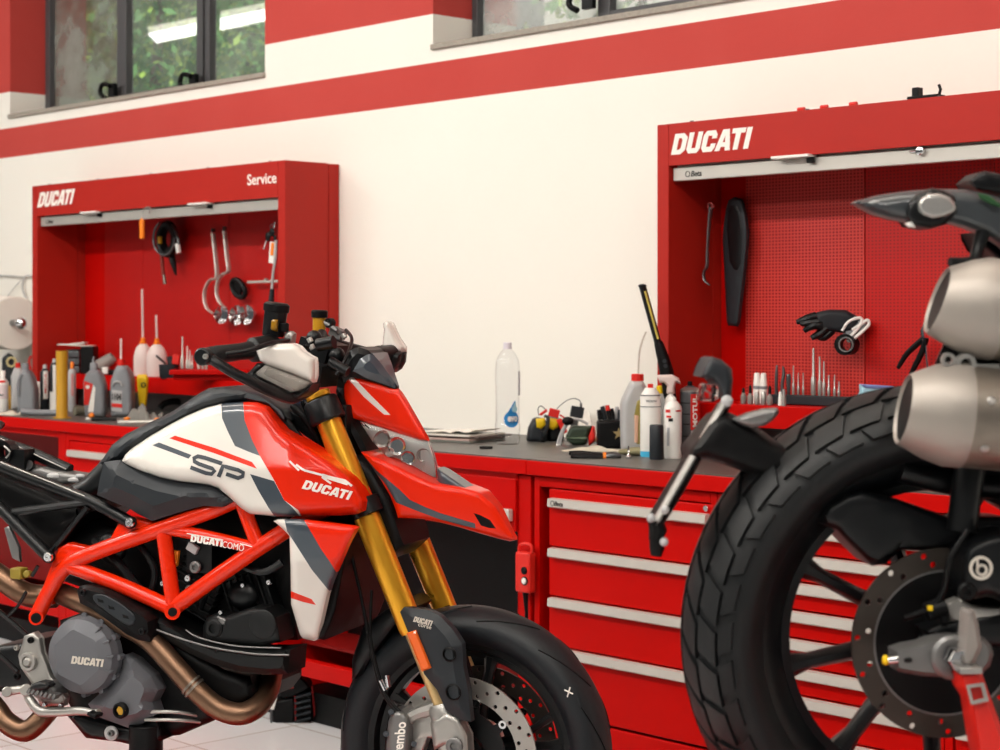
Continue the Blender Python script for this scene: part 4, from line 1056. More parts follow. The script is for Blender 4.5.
# SP letters as fine strokes, folded to the panel
def surf(x, y, lift=.0012):
    d = dist_loop(x, y, SP_)/12; h = .022*math.sqrt(max(0, 1-(1-min(d, 1))**2))
    return B1.P(x, y, -(.185+tk_tilt(x, y)+h+lift))
def stroke(pts, wpx, name, mt, closed=False, par=None):
    b = MB(); P = []
    for i in range(len(pts)-1):
        a, c = pts[i], pts[i+1]; n = max(1, int(math.hypot(c[0]-a[0], c[1]-a[1])/3))
        P += [(a[0]+(c[0]-a[0])*k/n, a[1]+(c[1]-a[1])*k/n) for k in range(n)]
    P.append(pts[-1]); vs = []; fs = []
    for i, q in enumerate(P):
        a = P[max(i-1, 0)]; c = P[min(i+1, len(P)-1)]; dx, dy = c[0]-a[0], c[1]-a[1]; L = math.hypot(dx, dy)+1e-9; nx, ny = -dy/L*wpx/2, dx/L*wpx/2
        vs += [surf(q[0]+nx, q[1]+ny), surf(q[0]-nx, q[1]-ny), surf(q[0]-nx, q[1]-ny, -.001), surf(q[0]+nx, q[1]+ny, -.001)]
    for i in range(len(P)-1):
        for k in range(4): fs.append((4*i+k, 4*i+(k+1) % 4, 4*i+4+(k+1) % 4, 4*i+4+k))
    fs += [(0, 3, 2, 1), tuple(4*(len(P)-1)+k for k in range(4))]
    return b.add(vs, fs).build(name, mt, par or T, smooth=False)
stroke([(222, 463.5), (205, 457.8), (198, 456.2), (194, 458), (194.5, 461.5), (199, 464), (212, 468.5), (214.5, 471), (211.5, 474), (206, 473.2), (190.5, 467.3)], 4.0, 'lettering', M['text_k'], par=tankp)
stroke([(218.5, 477), (223, 466), (238, 470), (243.2, 472.8), (242.5, 476.4), (238, 478), (226, 474)], 4.0, 'lettering', M['text_k'], par=tankp)
def tsurf(s, a, b_, c, par):
    vs, fs = glyphs(s, .045); mb = MB(); n = len(vs)
    pos = [(a[0]+(b_[0]-a[0])*u+(c[0]-a[0])*v, a[1]+(b_[1]-a[1])*u+(c[1]-a[1])*v) for u, v in vs]
    cnt = {}
    for f in fs:
        for i in range(len(f)): cnt[(f[i], f[(i+1) % len(f)])] = 1
    side = [(i, j, n+j, n+i) for (i, j) in cnt if (j, i) not in cnt]
    mb.add([surf(x, y, .0022) for x, y in pos]+[surf(x, y, .0) for x, y in pos], [f for f in fs]+[tuple(n+i for i in f[::-1]) for f in fs]+side)
    return mb.build('lettering', M['text_w'], par, smooth=False)
tsurf('DUCATI', (301.5, 488.5), (348.5, 500), (306, 480), tankp)
stroke([(296, 464.5), (302, 469), (305, 470.5), (322, 475), (345, 480.5), (352, 486)], 2.2, 'white_flash', M['text_w'], par=tankp)
stroke([(322, 475.5), (348, 483.5)], 4.0, 'white_flash', M['text_w'], par=tankp)
stroke([(322, 477), (331, 483.5)], 2.0, 'white_flash', M['text_w'], par=tankp)
stroke([(289.5, 461), (299, 470.5)], 2.0, 'white_flash', M['text_w'], par=tankp)
# far side cover and the tank between them
b = MB(); pillow(b, B1, SP_, .185, .022, 12, thick=.05, g=10, tilt=tk_tilt)
for v in b.v: v.y = -v.y
b.build('side_cover', M['paintwhite'], T)
pan1('fuel_tank', [(128, 452), (160, 432), (190, 418), (215, 410), (245, 406), (268, 414), (290, 440), (320, 460), (345, 490), (345, 508), (290, 508), (250, 505), (220, 480), (160, 470)], .07, .03, 16, M['satin'], both=True, g=12)
pan1('tank_top_cover', [(100, 463), (112, 445), (126, 434), (146, 424), (170, 413), (185, 403), (198, 394), (209, 388), (224, 386.5), (242, 388.5), (258, 392), (270, 398), (284, 409), (289, 420), (283, 424), (275, 414), (266, 406), (244, 401), (222, 403.5), (205, 408.5), (187, 416.5), (170, 425.5), (150, 437.5), (131, 451), (120, 462), (104, 466)], .13, .03, 10, M['dark'], both=True, g=6, tilt=lambda x, y: -.0006*max(0, 440-y))
pan1('tank_top_ridge', [(176, 412), (188, 402), (210, 391), (228, 391), (262, 399), (236, 398), (210, 400), (192, 409)], .138, .016, 4, M['slate'], thick=.02, g=5, tilt=lambda x, y: -.0006*max(0, 440-y))
pan1('lower_tank_cover', [(97, 495), (100, 478), (104, 462), (120, 460), (124, 463), (140, 470.5), (160, 477.5), (180, 482), (200, 484), (210, 486), (220, 491), (232, 501), (222, 507), (202, 506), (180, 512), (152, 521), (138, 514), (130, 509)], .18, .024, 14, M['dark'], thick=.05, g=5, prof='lin', sharp=12)
pan1('seat_front', [(60, 492), (84, 478), (98, 464), (112, 448), (122, 462), (104, 492), (90, 503)], .10, .03, 10, M['satin'], both=True, g=8)
# ---- cockpit
def cy1(name, x0, y0, x1, y1, t, r, mt, par=None, seg=22, ch=0, r1=None):
    return MB().cyl(p1(x0, y0, t), p1(x1, y1, t), r, r1, seg, ch=ch).build(name, mt, par or T)
# handlebar: near grip towards the left, far grip behind the fairing
GA = (208, 356, -.40); GB = (252, 350, -.30)
hb = tube1('handlebar', [(205, 356.5, -.40), (252, 349, -.29), (285, 352, -.20), (305, 362, -.08), (320, 366, 0), (345, 362, .10), (376, 352, .24), (392, 350, .34)], .0115, M['satin'])
g = p1(*GA); g2 = p1(*GB)
MB().lathe([(-.005, .014), (0, .0175), (.02, .0185), (.08, .017), (.105, .0185), (.11, .024), (.116, .024)], g, g2-g, 20).build('grip', M['rubber'], hb)
MB().lathe([(0, .022), (.002, .025), (.045, .027), (.06, .022)], g2, (g2-g), 20).build('switch_housing', M['satin'], hb)
q = p1(392, 352, .34); q2 = p1(378, 353, .26); MB().cyl(q, q2, .017, seg=16).build('grip', M['rubber'], hb)
# hand guard near side
hg = tube1('hand_guard', [(207, 356.5, -.42), (216, 362, -.425), (232, 372, -.41), (248, 380, -.39), (268, 390, -.36), (292, 398, -.30), (312, 388, -.24)], [.0145, .012, .012, .013, .014, .013, .010], M['satin'], flat=.8)
MB().lathe([(-.004, .012), (0, .0175), (.016, .0175), (.019, .014)], p1(206, 356.5, -.425), (0, -1, 0), 20).build('bar_end', M['satin'], hg)
MB().lathe([(0, .0055), (.004, .0055), (.004, .003), (.002, .002)], p1(206, 356.5, -.446), (0, -1, 0), 14).build('bar_end_bolt', M['alu'], hg)
GW = [(256, 350), (257.5, 345.5), (263, 343.6), (292, 343.4), (298, 346), (303, 351.5), (308, 355), (313.5, 358), (314.5, 364), (314.5, 376), (312.5, 382.5), (305, 379.5), (292, 374), (278, 369), (266, 365), (260, 361)]
b = MB(); pillow(b, B1, GW, .33, .016, 7, thick=.02, g=4, tilt=lambda x, y: -.0008*(x-256)); b.build('guard_shell', M['paintwhite'], hg)
GL_ = [(265, 365), (278, 369.5), (292, 374.5), (305, 380), (311.5, 383), (306, 387), (298, 391), (290, 392), (276, 385), (262, 378), (254, 374)]
b = MB(); pillow(b, B1, GL_, .335, .012, 5, thick=.02, g=4, tilt=lambda x, y: -.0008*(x-256)); b.build('indicator_lens', M['lens'] if 'lens' in M else M['glass'], hg)
b = MB(); pillow(b, B1, GL_, .325, .004, 4, thick=.01, g=4, tilt=lambda x, y: -.0008*(x-256)); b.build('indicator_reflector', M['lampwhite'], hg)
b = MB(); pillow(b, B1, [(250, 371), (257, 363), (264, 365), (256, 374), (274, 386), (290, 393.5), (299, 392), (312, 384), (309, 392), (297, 400), (286, 398), (262, 387), (246, 381), (243, 376)], .33, .010, 4, thick=.04, g=4, tilt=lambda x, y: -.0008*(x-256)); b.build('guard_base', M['satin'], hg)
# far hand guard
b = MB(); pillow(b, B1, [(379, 352), (381, 345), (384, 350), (402, 352), (401, 362), (397, 369), (392, 372.5), (384, 366)], -.34, .03, 6, thick=.03, g=4); b.build('guard_base', M['satin'], hb)
b = MB(); pillow(b, B1, [(382, 350), (384, 330), (383, 323), (386, 321), (389, 323), (396, 338), (402, 347), (402, 353)], -.355, .02, 5, thick=.03, g=4); b.build('guard_shell', M['paintwhite'], hb)
# brake reservoir on the near bar
rs_ = MB().lathe([(0, .0215), (.002, .0225), (.052, .0235), (.054, .022)], p1(273, 336, -.24), p1(276, 312, -.24)-p1(273, 336, -.24), 26).build('brake_reservoir', M['satin'], T)
d = (p1(276, 312, -.24)-p1(273, 336, -.24)).normalized(); top = p1(273, 336, -.24)+d*.050
MB().lathe([(0, .0255), (.001, .0265), (.014, .0265), (.016, .024), (.018, .022)], top, d, 26).build('reservoir_lid', M['black'], rs_)
b = MB(); pillow(b, B1, [(270, 318), (278.5, 319), (277.5, 332), (269, 331)], .255, .009, 3, thick=.02, g=3); b.build('reservoir_window', mat('amber_fluid', '8e6410', .25, coat=.5), rs_)
tube1('reservoir_bracket', [(270, 338, -.24), (282, 341, -.24), (288, 333, -.24)], .005, M['framered'])
b = MB().cyl(p1(284.5, 332, -.25), p1(284.5, 323, -.25), .009, seg=14, ch=.002); b.build('adjuster_knob', M['black'], T)
b = MB(); pillow(b, B1, [(283, 343), (285, 333), (290, 331), (293.5, 334), (292, 344)], .25, .006, 3, thick=.015, g=3); b.build('lever_mount', M['alu'], T)
tube1('brake_lever', [(288, 340, -.26), (272, 343, -.33), (250, 350, -.38), (226, 354, -.41)], .005, M['satin'])
# second reservoir (clutch) behind
d = (p1(319.5, 312, .1)-p1(319, 330, .1)).normalized()
r2 = MB().lathe([(0, .013), (.002, .0145), (.036, .0150)], p1(319, 333, .1), d, 22).build('clutch_reservoir', mat('amber_reservoir', 'b8841a', .25, coat=.5), T)
MB().lathe([(.034, .0175), (.036, .0185), (.048, .0185), (.051, .016)], p1(319, 333, .1), d, 22).build('reservoir_lid', M['black'], r2)
b = MB().ring(p1(330, 323, .1), (.3, 1, 0), .011, .006, .014, 18); b.build('mirror_boss', M['satin'], T)
b = MB().tube([p1(324, 322, .1), p1(336, 330, .1), p1(341, 336, .12)], .006, 8, smooth=3).box(p1(338, 333, .12), (.03, .03, .02), Matrix.Rotation(.4, 3, 'Y')); b.build('lever_perch', M['alud'], T)
b = MB()
b.tube([p1(312, 376, -.05), p1(314, 350, -.02), p1(322, 334, .05)], [.02, .016, .012], 12, smooth=4)
b.tube([p1(318, 336, .06), p1(340, 345, .12), p1(384, 356, .25)], [.010, .012, .010], 10, smooth=4)
b.box(p1(322, 352, 0), (.07, .10, .05), Matrix.Rotation(.3, 3, 'Y')).box(p1(318, 372, -.03), (.08, .14, .045), Matrix.Rotation(.2, 3, 'Y'))
b.cyl(p1(318, 345, -.1), p1(334, 342, -.1), .014).cyl(p1(330, 362, -.09), p1(348, 372, -.09), .012)
b.sph(p1(314, 338, -.04), .017).sph(p1(336, 356, -.03), .02)
b.tube([p1(336, 375, -.1), p1(345, 360, -.08), p1(352, 340, 0), p1(346, 330, .06)], .004, 6, smooth=4)
b.tube([p1(308, 345, -.12), p1(302, 360, -.1), p1(312, 380, -.08)], .005, 6, smooth=4)
b.build('cockpit_fittings', M['satin'], T)
b = MB()
for (x, y) in ((309, 338), (311, 345), (343, 334)): MB().cyl(p1(x, y, -.08), p1(x+2, y+4, -.08), .006).build('bolt', M['alu'], T)
tube1('cable', [(305, 345, -.12), (300, 372, -.12), (300, 395, -.09), (318, 440, -.06)], .004, M['black'])
b = MB(); b.box(p1(303, 425, -.03), (.14, .12, .06), Matrix.Rotation(.5, 3, 'Y')).tube([p1(285, 420, -.12), p1(300, 440, -.12), p1(322, 462, -.1)], .010, 10, smooth=3).tube([p1(292, 405, -.10), p1(310, 425, -.1), p1(330, 470, -.08)], .008, 8, smooth=3)
b.box(p1(345, 450, 0), (.08, .16, .20)); b.build('headstock_cover', M['black'], T, bevel=.006)
MB().cyl(p1(300, 396, 0), p1(303, 402, 0), .012).build('clamp_bolt', mat('blue_anodised', '2a5f98', .3, .6), T)
# dash / screen
pan1('dash_cowl', [(336, 392), (338, 378), (344, 360), (350, 350), (358, 347), (368, 350), (374, 356), (384, 370), (392, 380), (397, 386), (397, 390), (386, 386), (368, 380), (350, 377), (344, 384), (343, 396), (350, 420), (362, 440), (372, 462), (380, 485), (372, 470), (360, 450), (344, 418)], .055, .008, 6, M['satin'], both=True, g=6, prof='lin', sharp=20, tilt=lambda x, y: -.0011*max(0, x-352))
pan1('screen', [(353, 371), (360, 359), (366, 355), (372, 353), (380, 362), (397.5, 386), (396, 389), (384, 384), (366, 378)], .068, .008, 7, M['slate'], both=True, g=5, prof='lin', sharp=20, tilt=lambda x, y: -.0014*max(0, x-352))
HC = [(342, 388), (344, 380), (349, 376.8), (360, 378), (380, 384), (390, 388), (398, 389), (404, 398), (412, 412), (420, 426), (428.5, 441), (420, 440), (400, 434), (380, 427), (362, 421), (352, 418), (346, 406)]
hc_t = lambda x, y: -.0009*max(0, x-350)
hc = pan1('headlight_cowl', HC, .046, .009, 7, [M['paintred'], M['paintwhite']], regions=[([(347, 377.3), (353, 377), (370, 394.5), (390.5, 415), (384, 414.5), (364, 397)], 1)], both=True, g=5, tilt=hc_t)
# headlight
HL = [(360, 422), (380, 428), (400, 435), (420, 441), (429, 442), (434, 458), (437, 474), (436.5, 482), (430, 482), (416, 476), (400, 467), (386, 456), (372, 441)]
M['lampglass'] = mat('headlight_glass', 'f2f4f4', .03, trans=1., ior=1.25, var=0)
hl_t = lambda x, y: -.0007*max(0, x-352)
hl = pan1('headlight_housing', [(x*.97+400*.03, y*.96+450*.04) for x, y in HL], .048, .008, 8, M['lampwhite'], both=True, g=6, tilt=hl_t)
pan1('headlight', HL, .064, .012, 6, M['lampglass'], thick=.006, g=6, tilt=hl_t)
for (x, y, r_, mm) in ((382, 439, .017, 'foil'), (397, 446, .019, 'chrome'), (408, 458, .015, 'chrome'), (423, 455, .014, 'foil'), (428, 469, .012, 'white'), (390, 452, .009, 'white')):
    MB().lathe([(0, r_), (.004, r_), (.002, r_*.8), (-.008, r_*.35), (-.008, .001)], p1(x, y, -(.060+hl_t(x, y))), (.35, -1, 0), 20).build('reflector_bowl', M[mm], hl)
tube1('lens_edge', [(429, 442, -.032), (435, 460, -.026), (438, 480, -.022)], .003, M['glass'])
# beak
BK = [(361, 452), (368, 454), (384, 460), (400, 467), (418, 476), (437, 484), (460, 487), (480, 492), (496, 506), (505, 520), (512, 533), (516, 540), (510, 541.5), (496, 538), (480, 533.5), (460, 527.5), (440, 522.5), (425, 519.5), (414, 518.5), (398, 518), (395, 508), (390, 496), (382, 482), (372, 467)]
bk_t = lambda x, y: -.00066*max(0, x-385)
bk = pan1('front_fender_beak', BK, .085, .014, 7, [M['paintred'], M['slate'], M['black']],
     regions=[([(366, 458), (376, 470), (388, 480), (400, 490), (410, 500), (425, 507), (440, 513), (460, 519), (475, 523.5), (475.5, 528.5), (460, 525), (440, 519.5), (416, 510.5), (396, 502.5), (386, 485), (372, 468)], 1),
              ([(473.5, 513), (480, 515), (490, 520), (496, 528.5), (489, 528), (481, 525.5)], 2)], both=True, g=4, tilt=bk_t)
b = MB(); pillow(b, B1, [(436, 466), (444, 470), (460, 482), (480, 494), (496, 507), (488, 510), (472, 506), (455, 498), (437, 486)], -.045, .02, 8, thick=.01, g=6); b.build('beak_far_half', M['paintred'], T)
pan1('beak_inlay', [(437, 468), (448, 475), (474, 493), (470, 497), (455, 496), (438, 487)], .02, .012, 5, M['slate'], both=True, g=5)
b = MB(); pillow(b, B1, [(355, 455), (372, 470), (388, 498), (396, 520), (404, 545), (388, 560), (366, 520), (352, 480)], .07, .012, 8, both=True, g=10); b.build('fender_stay', M['black'], T)
# lift under this motorcycle (below the picture)
def lift(O, rz, top, lab, x0, x1):
    r = thing('motorcycle_lift', lab, 'lift', (O.x, O.y, 0), rz, 'low hydraulic lifts under the motorcycles')
    MB().bb(x0, x1, -.33, .33, top-.05, top).build('platform', M['red'], r, smooth=False, bevel=.006)
    MB().bb(x0+.1, x1-.1, -.26, .26, 0, .035).build('base_frame', M['dark'], r, smooth=False, bevel=.004)
    xm = (x0+x1)/2; L = .45
    for sg in (-1, 1):
        MB().tube([(xm-L, .22*sg, .04), (xm+L, .22*sg, top-.055)], .016, 8).build('scissor_arm', M['dark'], r)
        MB().tube([(xm+L, .18*sg, .04), (xm-L, .18*sg, top-.055)], .016, 8).build('scissor_arm', M['dark'], r)
    MB().tube([(x1-.02, -.2, top-.02), (x1+.05, 0, top+.0), (x1-.02, .2, top-.02)], .012, 8, smooth=4).build('wheel_stop', M['dark'], r)
lift(B1O, B1.rz, B1O.z, 'low red lift platform under the white and red motorcycle, below the picture', -2.0, .4)
# ================================================================== motorcycle 2 (rear end, on the right)
R2 = .33
B2C = CAM + ray(928, 633)*2.39
B2O = Vector((B2C.x, B2C.y, B2C.z-R2))
B2 = Frame(B2O, math.radians(-4))
T2 = thing('motorcycle', 'dark motorcycle with knobbly rear tyre and twin steel silencers, cropped by the right edge', 'motorcycle', B2O, B2.rz)
p2 = lambda x, y, t=0.0: B2.P(x, y, t)
def tube2(name, pts, r, mt, par=None, smooth=5, seg=12, flat=1.0):
    return MB().tube([p2(*q) for q in pts], r, seg, smooth=smooth, flat=flat).build(name, mt, par or T2)
def pan2(name, outline, t0, bulge, w, mt, regions=(), thick=None, both=False, g=8, prof='round', tilt=None, par=None, sharp=30, shift=0):
    b = MB(); pillow(b, B2, outline, t0, bulge, w, regions, thick, both, g, prof, tilt)
    return b.build(name, mt, par or T2, sharp=sharp)
def bolt2(x, y, t, r, mt=None, par=None, h=.008, name='bolt'):
    return MB().lathe([(0, r), (h*.7, r), (h, r*.8), (h, r*.45), (h*.4, r*.4)], p2(x, y, t), (0, -1, 0), 16).build(name, mt or M['chrome'], par or T2)
AX2 = Vector((0, 0, R2)); TW = .175
def surf_t(R, W, a, f, lift=0):      # point of the tread cross-section (r, y)
    return R-a*(1-math.cos(f))**.9+lift*math.cos(f*.8), W/2*math.sin(f)+lift*math.sin(f)*.9
def blocks(b):
    """tread blocks standing proud of the carcass"""
    n = 36; A = .052
    def blk(a0, a1, f0, f1, skew, skew2=None):
        skew2 = skew if skew2 is None else skew2
        vs = []; na, nf = 5, 5
        for lf in (.0065, -.004):
            for i in range(na+1):
                for j in range(nf+1):
                    f = f0+(f1-f0)*j/nf; a = a0+(a1-a0)*i/na+skew*(f-f0)
                    r, y = surf_t(R2-.006, TW, A, f, lf)
                    vs.append(Vector((r*math.cos(a), y, r*math.sin(a))))
        m = (na+1)*(nf+1); fs = []
        for i in range(na):
            for j in range(nf):
                q = i*(nf+1)+j; fs += [(q, q+1, q+nf+2, q+nf+1), (m+q, m+q+nf+1, m+q+nf+2, m+q+1)]
        for i in range(na):
            q = i*(nf+1); fs.append((q, q+nf+1, m+q+nf+1, m+q)); q += nf; fs.append((q, m+q, m+q+nf+1, q+nf+1))
        for j in range(nf):
            q = j; fs.append((q, m+q, m+q+1, q+1)); q += na*(nf+1); fs.append((q, q+1, m+q+1, m+q))
        b.add(vs, fs)
    st = 2*PI/n
    for k in range(n):
        a = k*st
        for sg in (-1, 1):
            o = 0 if sg < 0 else st*.5
            blk(a+o, a+o+st*.80, sg*.06, sg*.52, sg*.22)
            blk(a+o+st*.35, a+o+st*1.15, sg*.60, sg*1.02, sg*.14)
            blk(a+o+st*.50, a+o+st*1.22, sg*1.10, sg*1.40, sg*-.10)
wheel2 = wheel(T2, AX2, R2-.004, TW, .235, 9, math.radians(-8), .192, blocks)
rotor(wheel2, -.07, .1225, .094, M['discdark'], holes=2, n=15, bob=0, hr=.0042, phase=.05)
MB().lathe([(-.066, .0945), (-.0725, .0945), (-.0725, .0915), (-.066, .0915)], (0, 0, 0), (0, 1, 0), 60, closed=True).build('disc_ring', M['alud'], wheel2)
MB().lathe([(-.070, .030), (-.071, .092), (-.064, .092), (-.05, .03)], (0, 0, 0), (0, 1, 0), 60).build('disc_carrier', M['black'], wheel2)
# ---- swingarm, axle and caliper
pan2('swingarm', [(922, 629), (940, 622), (1000, 612), (1100, 590), (1200, 560), (1200, 620), (1100, 640), (1000, 648), (930, 640)], .10, .02, 6, M['satin'], thick=.04, g=10)
b = MB(); pillow(b, B2, [(960, 640), (1100, 590), (1200, 560), (1200, 620), (1100, 640), (1000, 660)], .10, .02, 6, thick=.04, g=14)
for v in b.v: v.y = -v.y
b.build('swingarm', M['satin'], T2)
ADJ = [(893.5, 650), (905, 646), (921, 643), (930, 639), (941, 637), (952, 636), (968, 636), (984, 638), (991, 645), (993.5, 654), (990, 666), (984, 672), (970, 674), (945, 677), (923, 676), (900, 672), (895, 669.5)]
ad = pan2('chain_adjuster', ADJ, .15, .008, 4, M['alud'], thick=.025, g=5, prof='lin')
b = MB(); pillow(b, B2, [(902, 660), (908, 656), (914, 659), (912, 663), (903, 663)], .155, .006, 2, thick=.004, g=4); b.build('adjuster_slot', M['black'], ad)
MB().cyl(p2(887, 660, -.155), p2(897, 659, -.155), .006, seg=12).build('adjuster_bolt', M['chrome'], ad)
MB().cyl(p2(883, 660, -.155), p2(888, 660, -.155), .0065, seg=12, ch=.002).build('adjuster_cap', M['yellow'], ad)
b = MB().lathe([(0, .027), (.004, .028), (.008, .024), (.008, .019), (.004, .019)], p2(952, 657, -.158), (0, -1, 0), 26); b.build('axle_washer', M['alud'], ad)
MB().lathe([(0, .016), (.022, .016), (.026, .013), (.026, .009), (.018, .009)], p2(953, 657, -.160), (0, -1, 0), 6).build('axle_nut', M['chrome'], ad)
MB().cyl((0, -.16, R2), (0, .16, R2), .012).build('rear_axle', M['darksteel'], T2)
pan2('caliper_bracket', [(946, 603), (958, 598), (975, 606), (1000, 608), (1040, 610), (1040, 626), (990, 619), (960, 622), (947, 621)], .11, .006, 3, M['alu'], thick=.015, g=6)
cal2 = pan2('brake_caliper', chaikin([(962, 556), (968, 545), (985, 536), (1010, 530), (1050, 540), (1060, 580), (1040, 602), (1010, 606), (990, 596), (972, 600), (960, 592)]), .125, .03, 9, M['satin'], thick=.07, g=6)
b = MB(); c = p2(981, 568, -.1575); b.ring(c, (0, 1, 0), .0148, .0112, .002, 32); b.build('emblem', M['text_s'], cal2)
b = MB(); b.ring(c+Vector((.001, 0, -.0025)), (0, 1, 0), .0075, .0045, .002, 20).box(c+Vector((-.0045, 0, .004)), (.0028, .002, .014)); b.build('emblem', M['text_s'], cal2)
for (x, y) in ((966, 591), (1010, 600)): bolt2(x, y, -.15, .012, M['black'], cal2)
# speed sensor and its cable
tube2('sensor_cable', [(968, 530, -.14), (950, 560, -.14), (944, 590, -.13), (930, 608, -.12), (906, 618, -.1)], .004, M['black'])
b = MB().cyl(p2(926, 612, -.12), p2(945, 606, -.12), .012, seg=14).cyl(p2(943, 608, -.12), p2(946, 622, -.12), .007, seg=10); b.build('speed_sensor', M['black'], T2)
MB().box(p2(930, 608, -.134), (.006, .004, .006)).build('sensor_mark', M['yellow'], T2)
# hugger / chain guard masses above the hub
pan2('rear_hugger', [(816, 522), (828, 505), (846, 494), (862, 490), (900, 500), (935, 512), (962, 522), (975, 518), (1010, 520), (1100, 540), (1100, 600), (1000, 560), (960, 548), (935, 552), (900, 550), (886, 564), (872, 566), (850, 545), (836, 530)], .05, .02, 8, M['satin'], thick=.08, g=12)
tube2('swingarm_brace', [(962, 530, -.09), (968, 480, -.09), (976, 440, -.08)], .020, M['satin'])
tube2('lower_frame_rail', [(900, 470, -.05), (960, 484, -.05), (1040, 488, -.05)], .016, M['satin'])
tube2('lower_frame_rail', [(960, 522, -.06), (1040, 524, -.06)], .008, M['satin'])
pan2('rear_subframe', [(905, 452), (930, 462), (1000, 468), (1100, 470), (1200, 480), (1200, 500), (1040, 492), (960, 486), (915, 478)], .03, .02, 6, M['black'], both=True, g=14)
# ---- silencers
def silencer(nm, xa, ya, xb_, yb_, rr, tl):
    """from the tip (xa,ya) towards the front (xb_,yb_)"""
    a, c = p2(xa, ya, -.150), p2(xb_, yb_, -.172)
    d = (c-a).normalized(); L = (c-a).length
    o = bpy.data.objects.new('silencer', None); COL.objects.link(o); o.parent = T2
    def sec(b, rings, ov=1.12, seg=36):
        u = Vector((0, 1, 0)); u = (u-d*u.dot(d)).normalized(); wv = d.cross(u); vs = []; fs = []
        for (h, r_, sk) in rings:
            for k in range(seg):
                t = 2*PI*k/seg; up = math.sin(t); vs.append(a+d*(h+sk*up)+u*(r_*math.cos(t))+wv*(r_*ov*math.sin(t)))
        for i in range(len(rings)-1):
            for k in range(seg): fs.append((i*seg+k, i*seg+(k+1) % seg, (i+1)*seg+(k+1) % seg, (i+1)*seg+k))
        fs += [tuple(range(seg))[::-1], tuple((len(rings)-1)*seg+k for k in range(seg))]
        b.add(vs, fs); return b
    s = tl
    sec(MB(), [(.006, rr*.60, s), (.0, rr*.66, s), (.003, rr*.70, s), (.032, rr*.90, s*.6), (.056, rr*1.01, s*.2), (.076, rr*1.0, 0)]).build('end_cap', M['tipsteel'], o)
    sec(MB(), [(.0055, rr*.60, s), (.0035, rr*.60, s)]).build('outlet', M['black'], o)
    sec(MB(), [(.0745, rr*.985, 0), (.30, rr*.97, 0), (L, rr*.9, 0)]).build('silencer_body', M['titan'], o)
    for q in (.09, .16):
        for k in (-.6, .35):
            u = Vector((0, 1, 0)); wv = d.cross(u)
            c_ = a+d*q-u*(rr*.96*math.cos(k))+wv*(rr*1.1*math.sin(k)); n_ = (-u*math.cos(k)+wv*math.sin(k)).normalized()
            MB().lathe([(0, .0055), (.002, .0055), (.004, .003)], c_, n_, 12).build('rivet', M['alu'], o)
    return o
M['tipsteel'] = mat('satin_cast_tip', 'a49c94', .46, .55, var=.05)
silencer('silencer', 903, 409, 1200, 440, .0585, .004)
silencer('silencer', 937, 300, 1200, 345, .0565, .007)
b = MB().ring(p2(948, 360, -.17), (0, 1, 0), .009, .005, .006, 16).ring(p2(965, 364, -.17), (0, 1, 0), .013, .007, .01, 18).box(p2(985, 372, -.16), (.03, .02, .02))
b.build('silencer_mount', M['alu'], T2)
tube2('exhaust_strap', [(940, 352, -.13), (975, 366, -.14), (1020, 380, -.14)], .016, M['black'])
# ---- tail: indicator pod and its stalk
tl = pan2('tail_fairing', [(852.5, 203), (856, 201), (875, 196), (900, 192), (920, 190), (940, 189), (965, 189.5), (985, 193), (1010, 200), (1080, 215), (1080, 262), (1010, 256), (1000, 246), (985, 236), (965, 228), (945, 222.5), (925, 223), (905, 222), (888, 219), (872, 214), (858, 206)], .10, .022, 11, M['tail'], thick=.012, g=5)
b = MB(); pillow(b, B2, [(905, 215), (908, 203), (916, 194), (932, 188), (944, 190), (955, 196), (958, 212), (945, 225), (930, 229), (912, 226)], .118, .014, 6, thick=.04, g=4); b.build('indicator_housing', M['satin'], tl)
b = MB(); pillow(b, B2, [(918, 206), (921, 198), (928, 193.5), (940, 193), (950, 197), (957, 205), (956, 212), (945, 217), (932, 219), (922, 215)], .135, .010, 4, thick=.01, g=3); b.build('indicator_lens', M['foil'] if 'foil' in M else M['lgrey'], tl)
b = MB(); pillow(b, B2, [(905, 223), (912, 222), (916, 228), (909, 227)], .13, .003, 1.5, thick=.006, g=3); b.build('lens_tip', M['white'], tl)
pan2('grab_rail', [(968, 182), (978, 173), (985, 171), (1000, 174), (1080, 190), (1080, 205), (1010, 196), (975, 190)], .08, .012, 4, M['satin'], thick=.05, g=6)
pan2('green_tail_sticker', [(978, 193), (988, 195), (1000, 203), (1002, 208), (990, 204), (980, 198)], .128, .002, 2, mat('green_sticker', '1e4a26', .5), thick=.002, g=4)
tube2('indicator_stalk', [(985, 226, -.11), (978, 248, -.11), (972, 262, -.12), (950, 262, -.13)], [.010, .008, .008, .006], M['satin'])
pan2('underseat_panel', [(975, 232), (1000, 244), (1100, 262), (1100, 290), (1000, 262), (985, 250)], .06, .02, 5, M['black'], thick=.06, g=8)
pan2('tail_core', [(1000, 180), (1100, 190), (1200, 230), (1200, 470), (1080, 480), (1010, 470), (1010, 360), (1030, 300)], .05, .03, 14, M['black'], both=True, g=20)
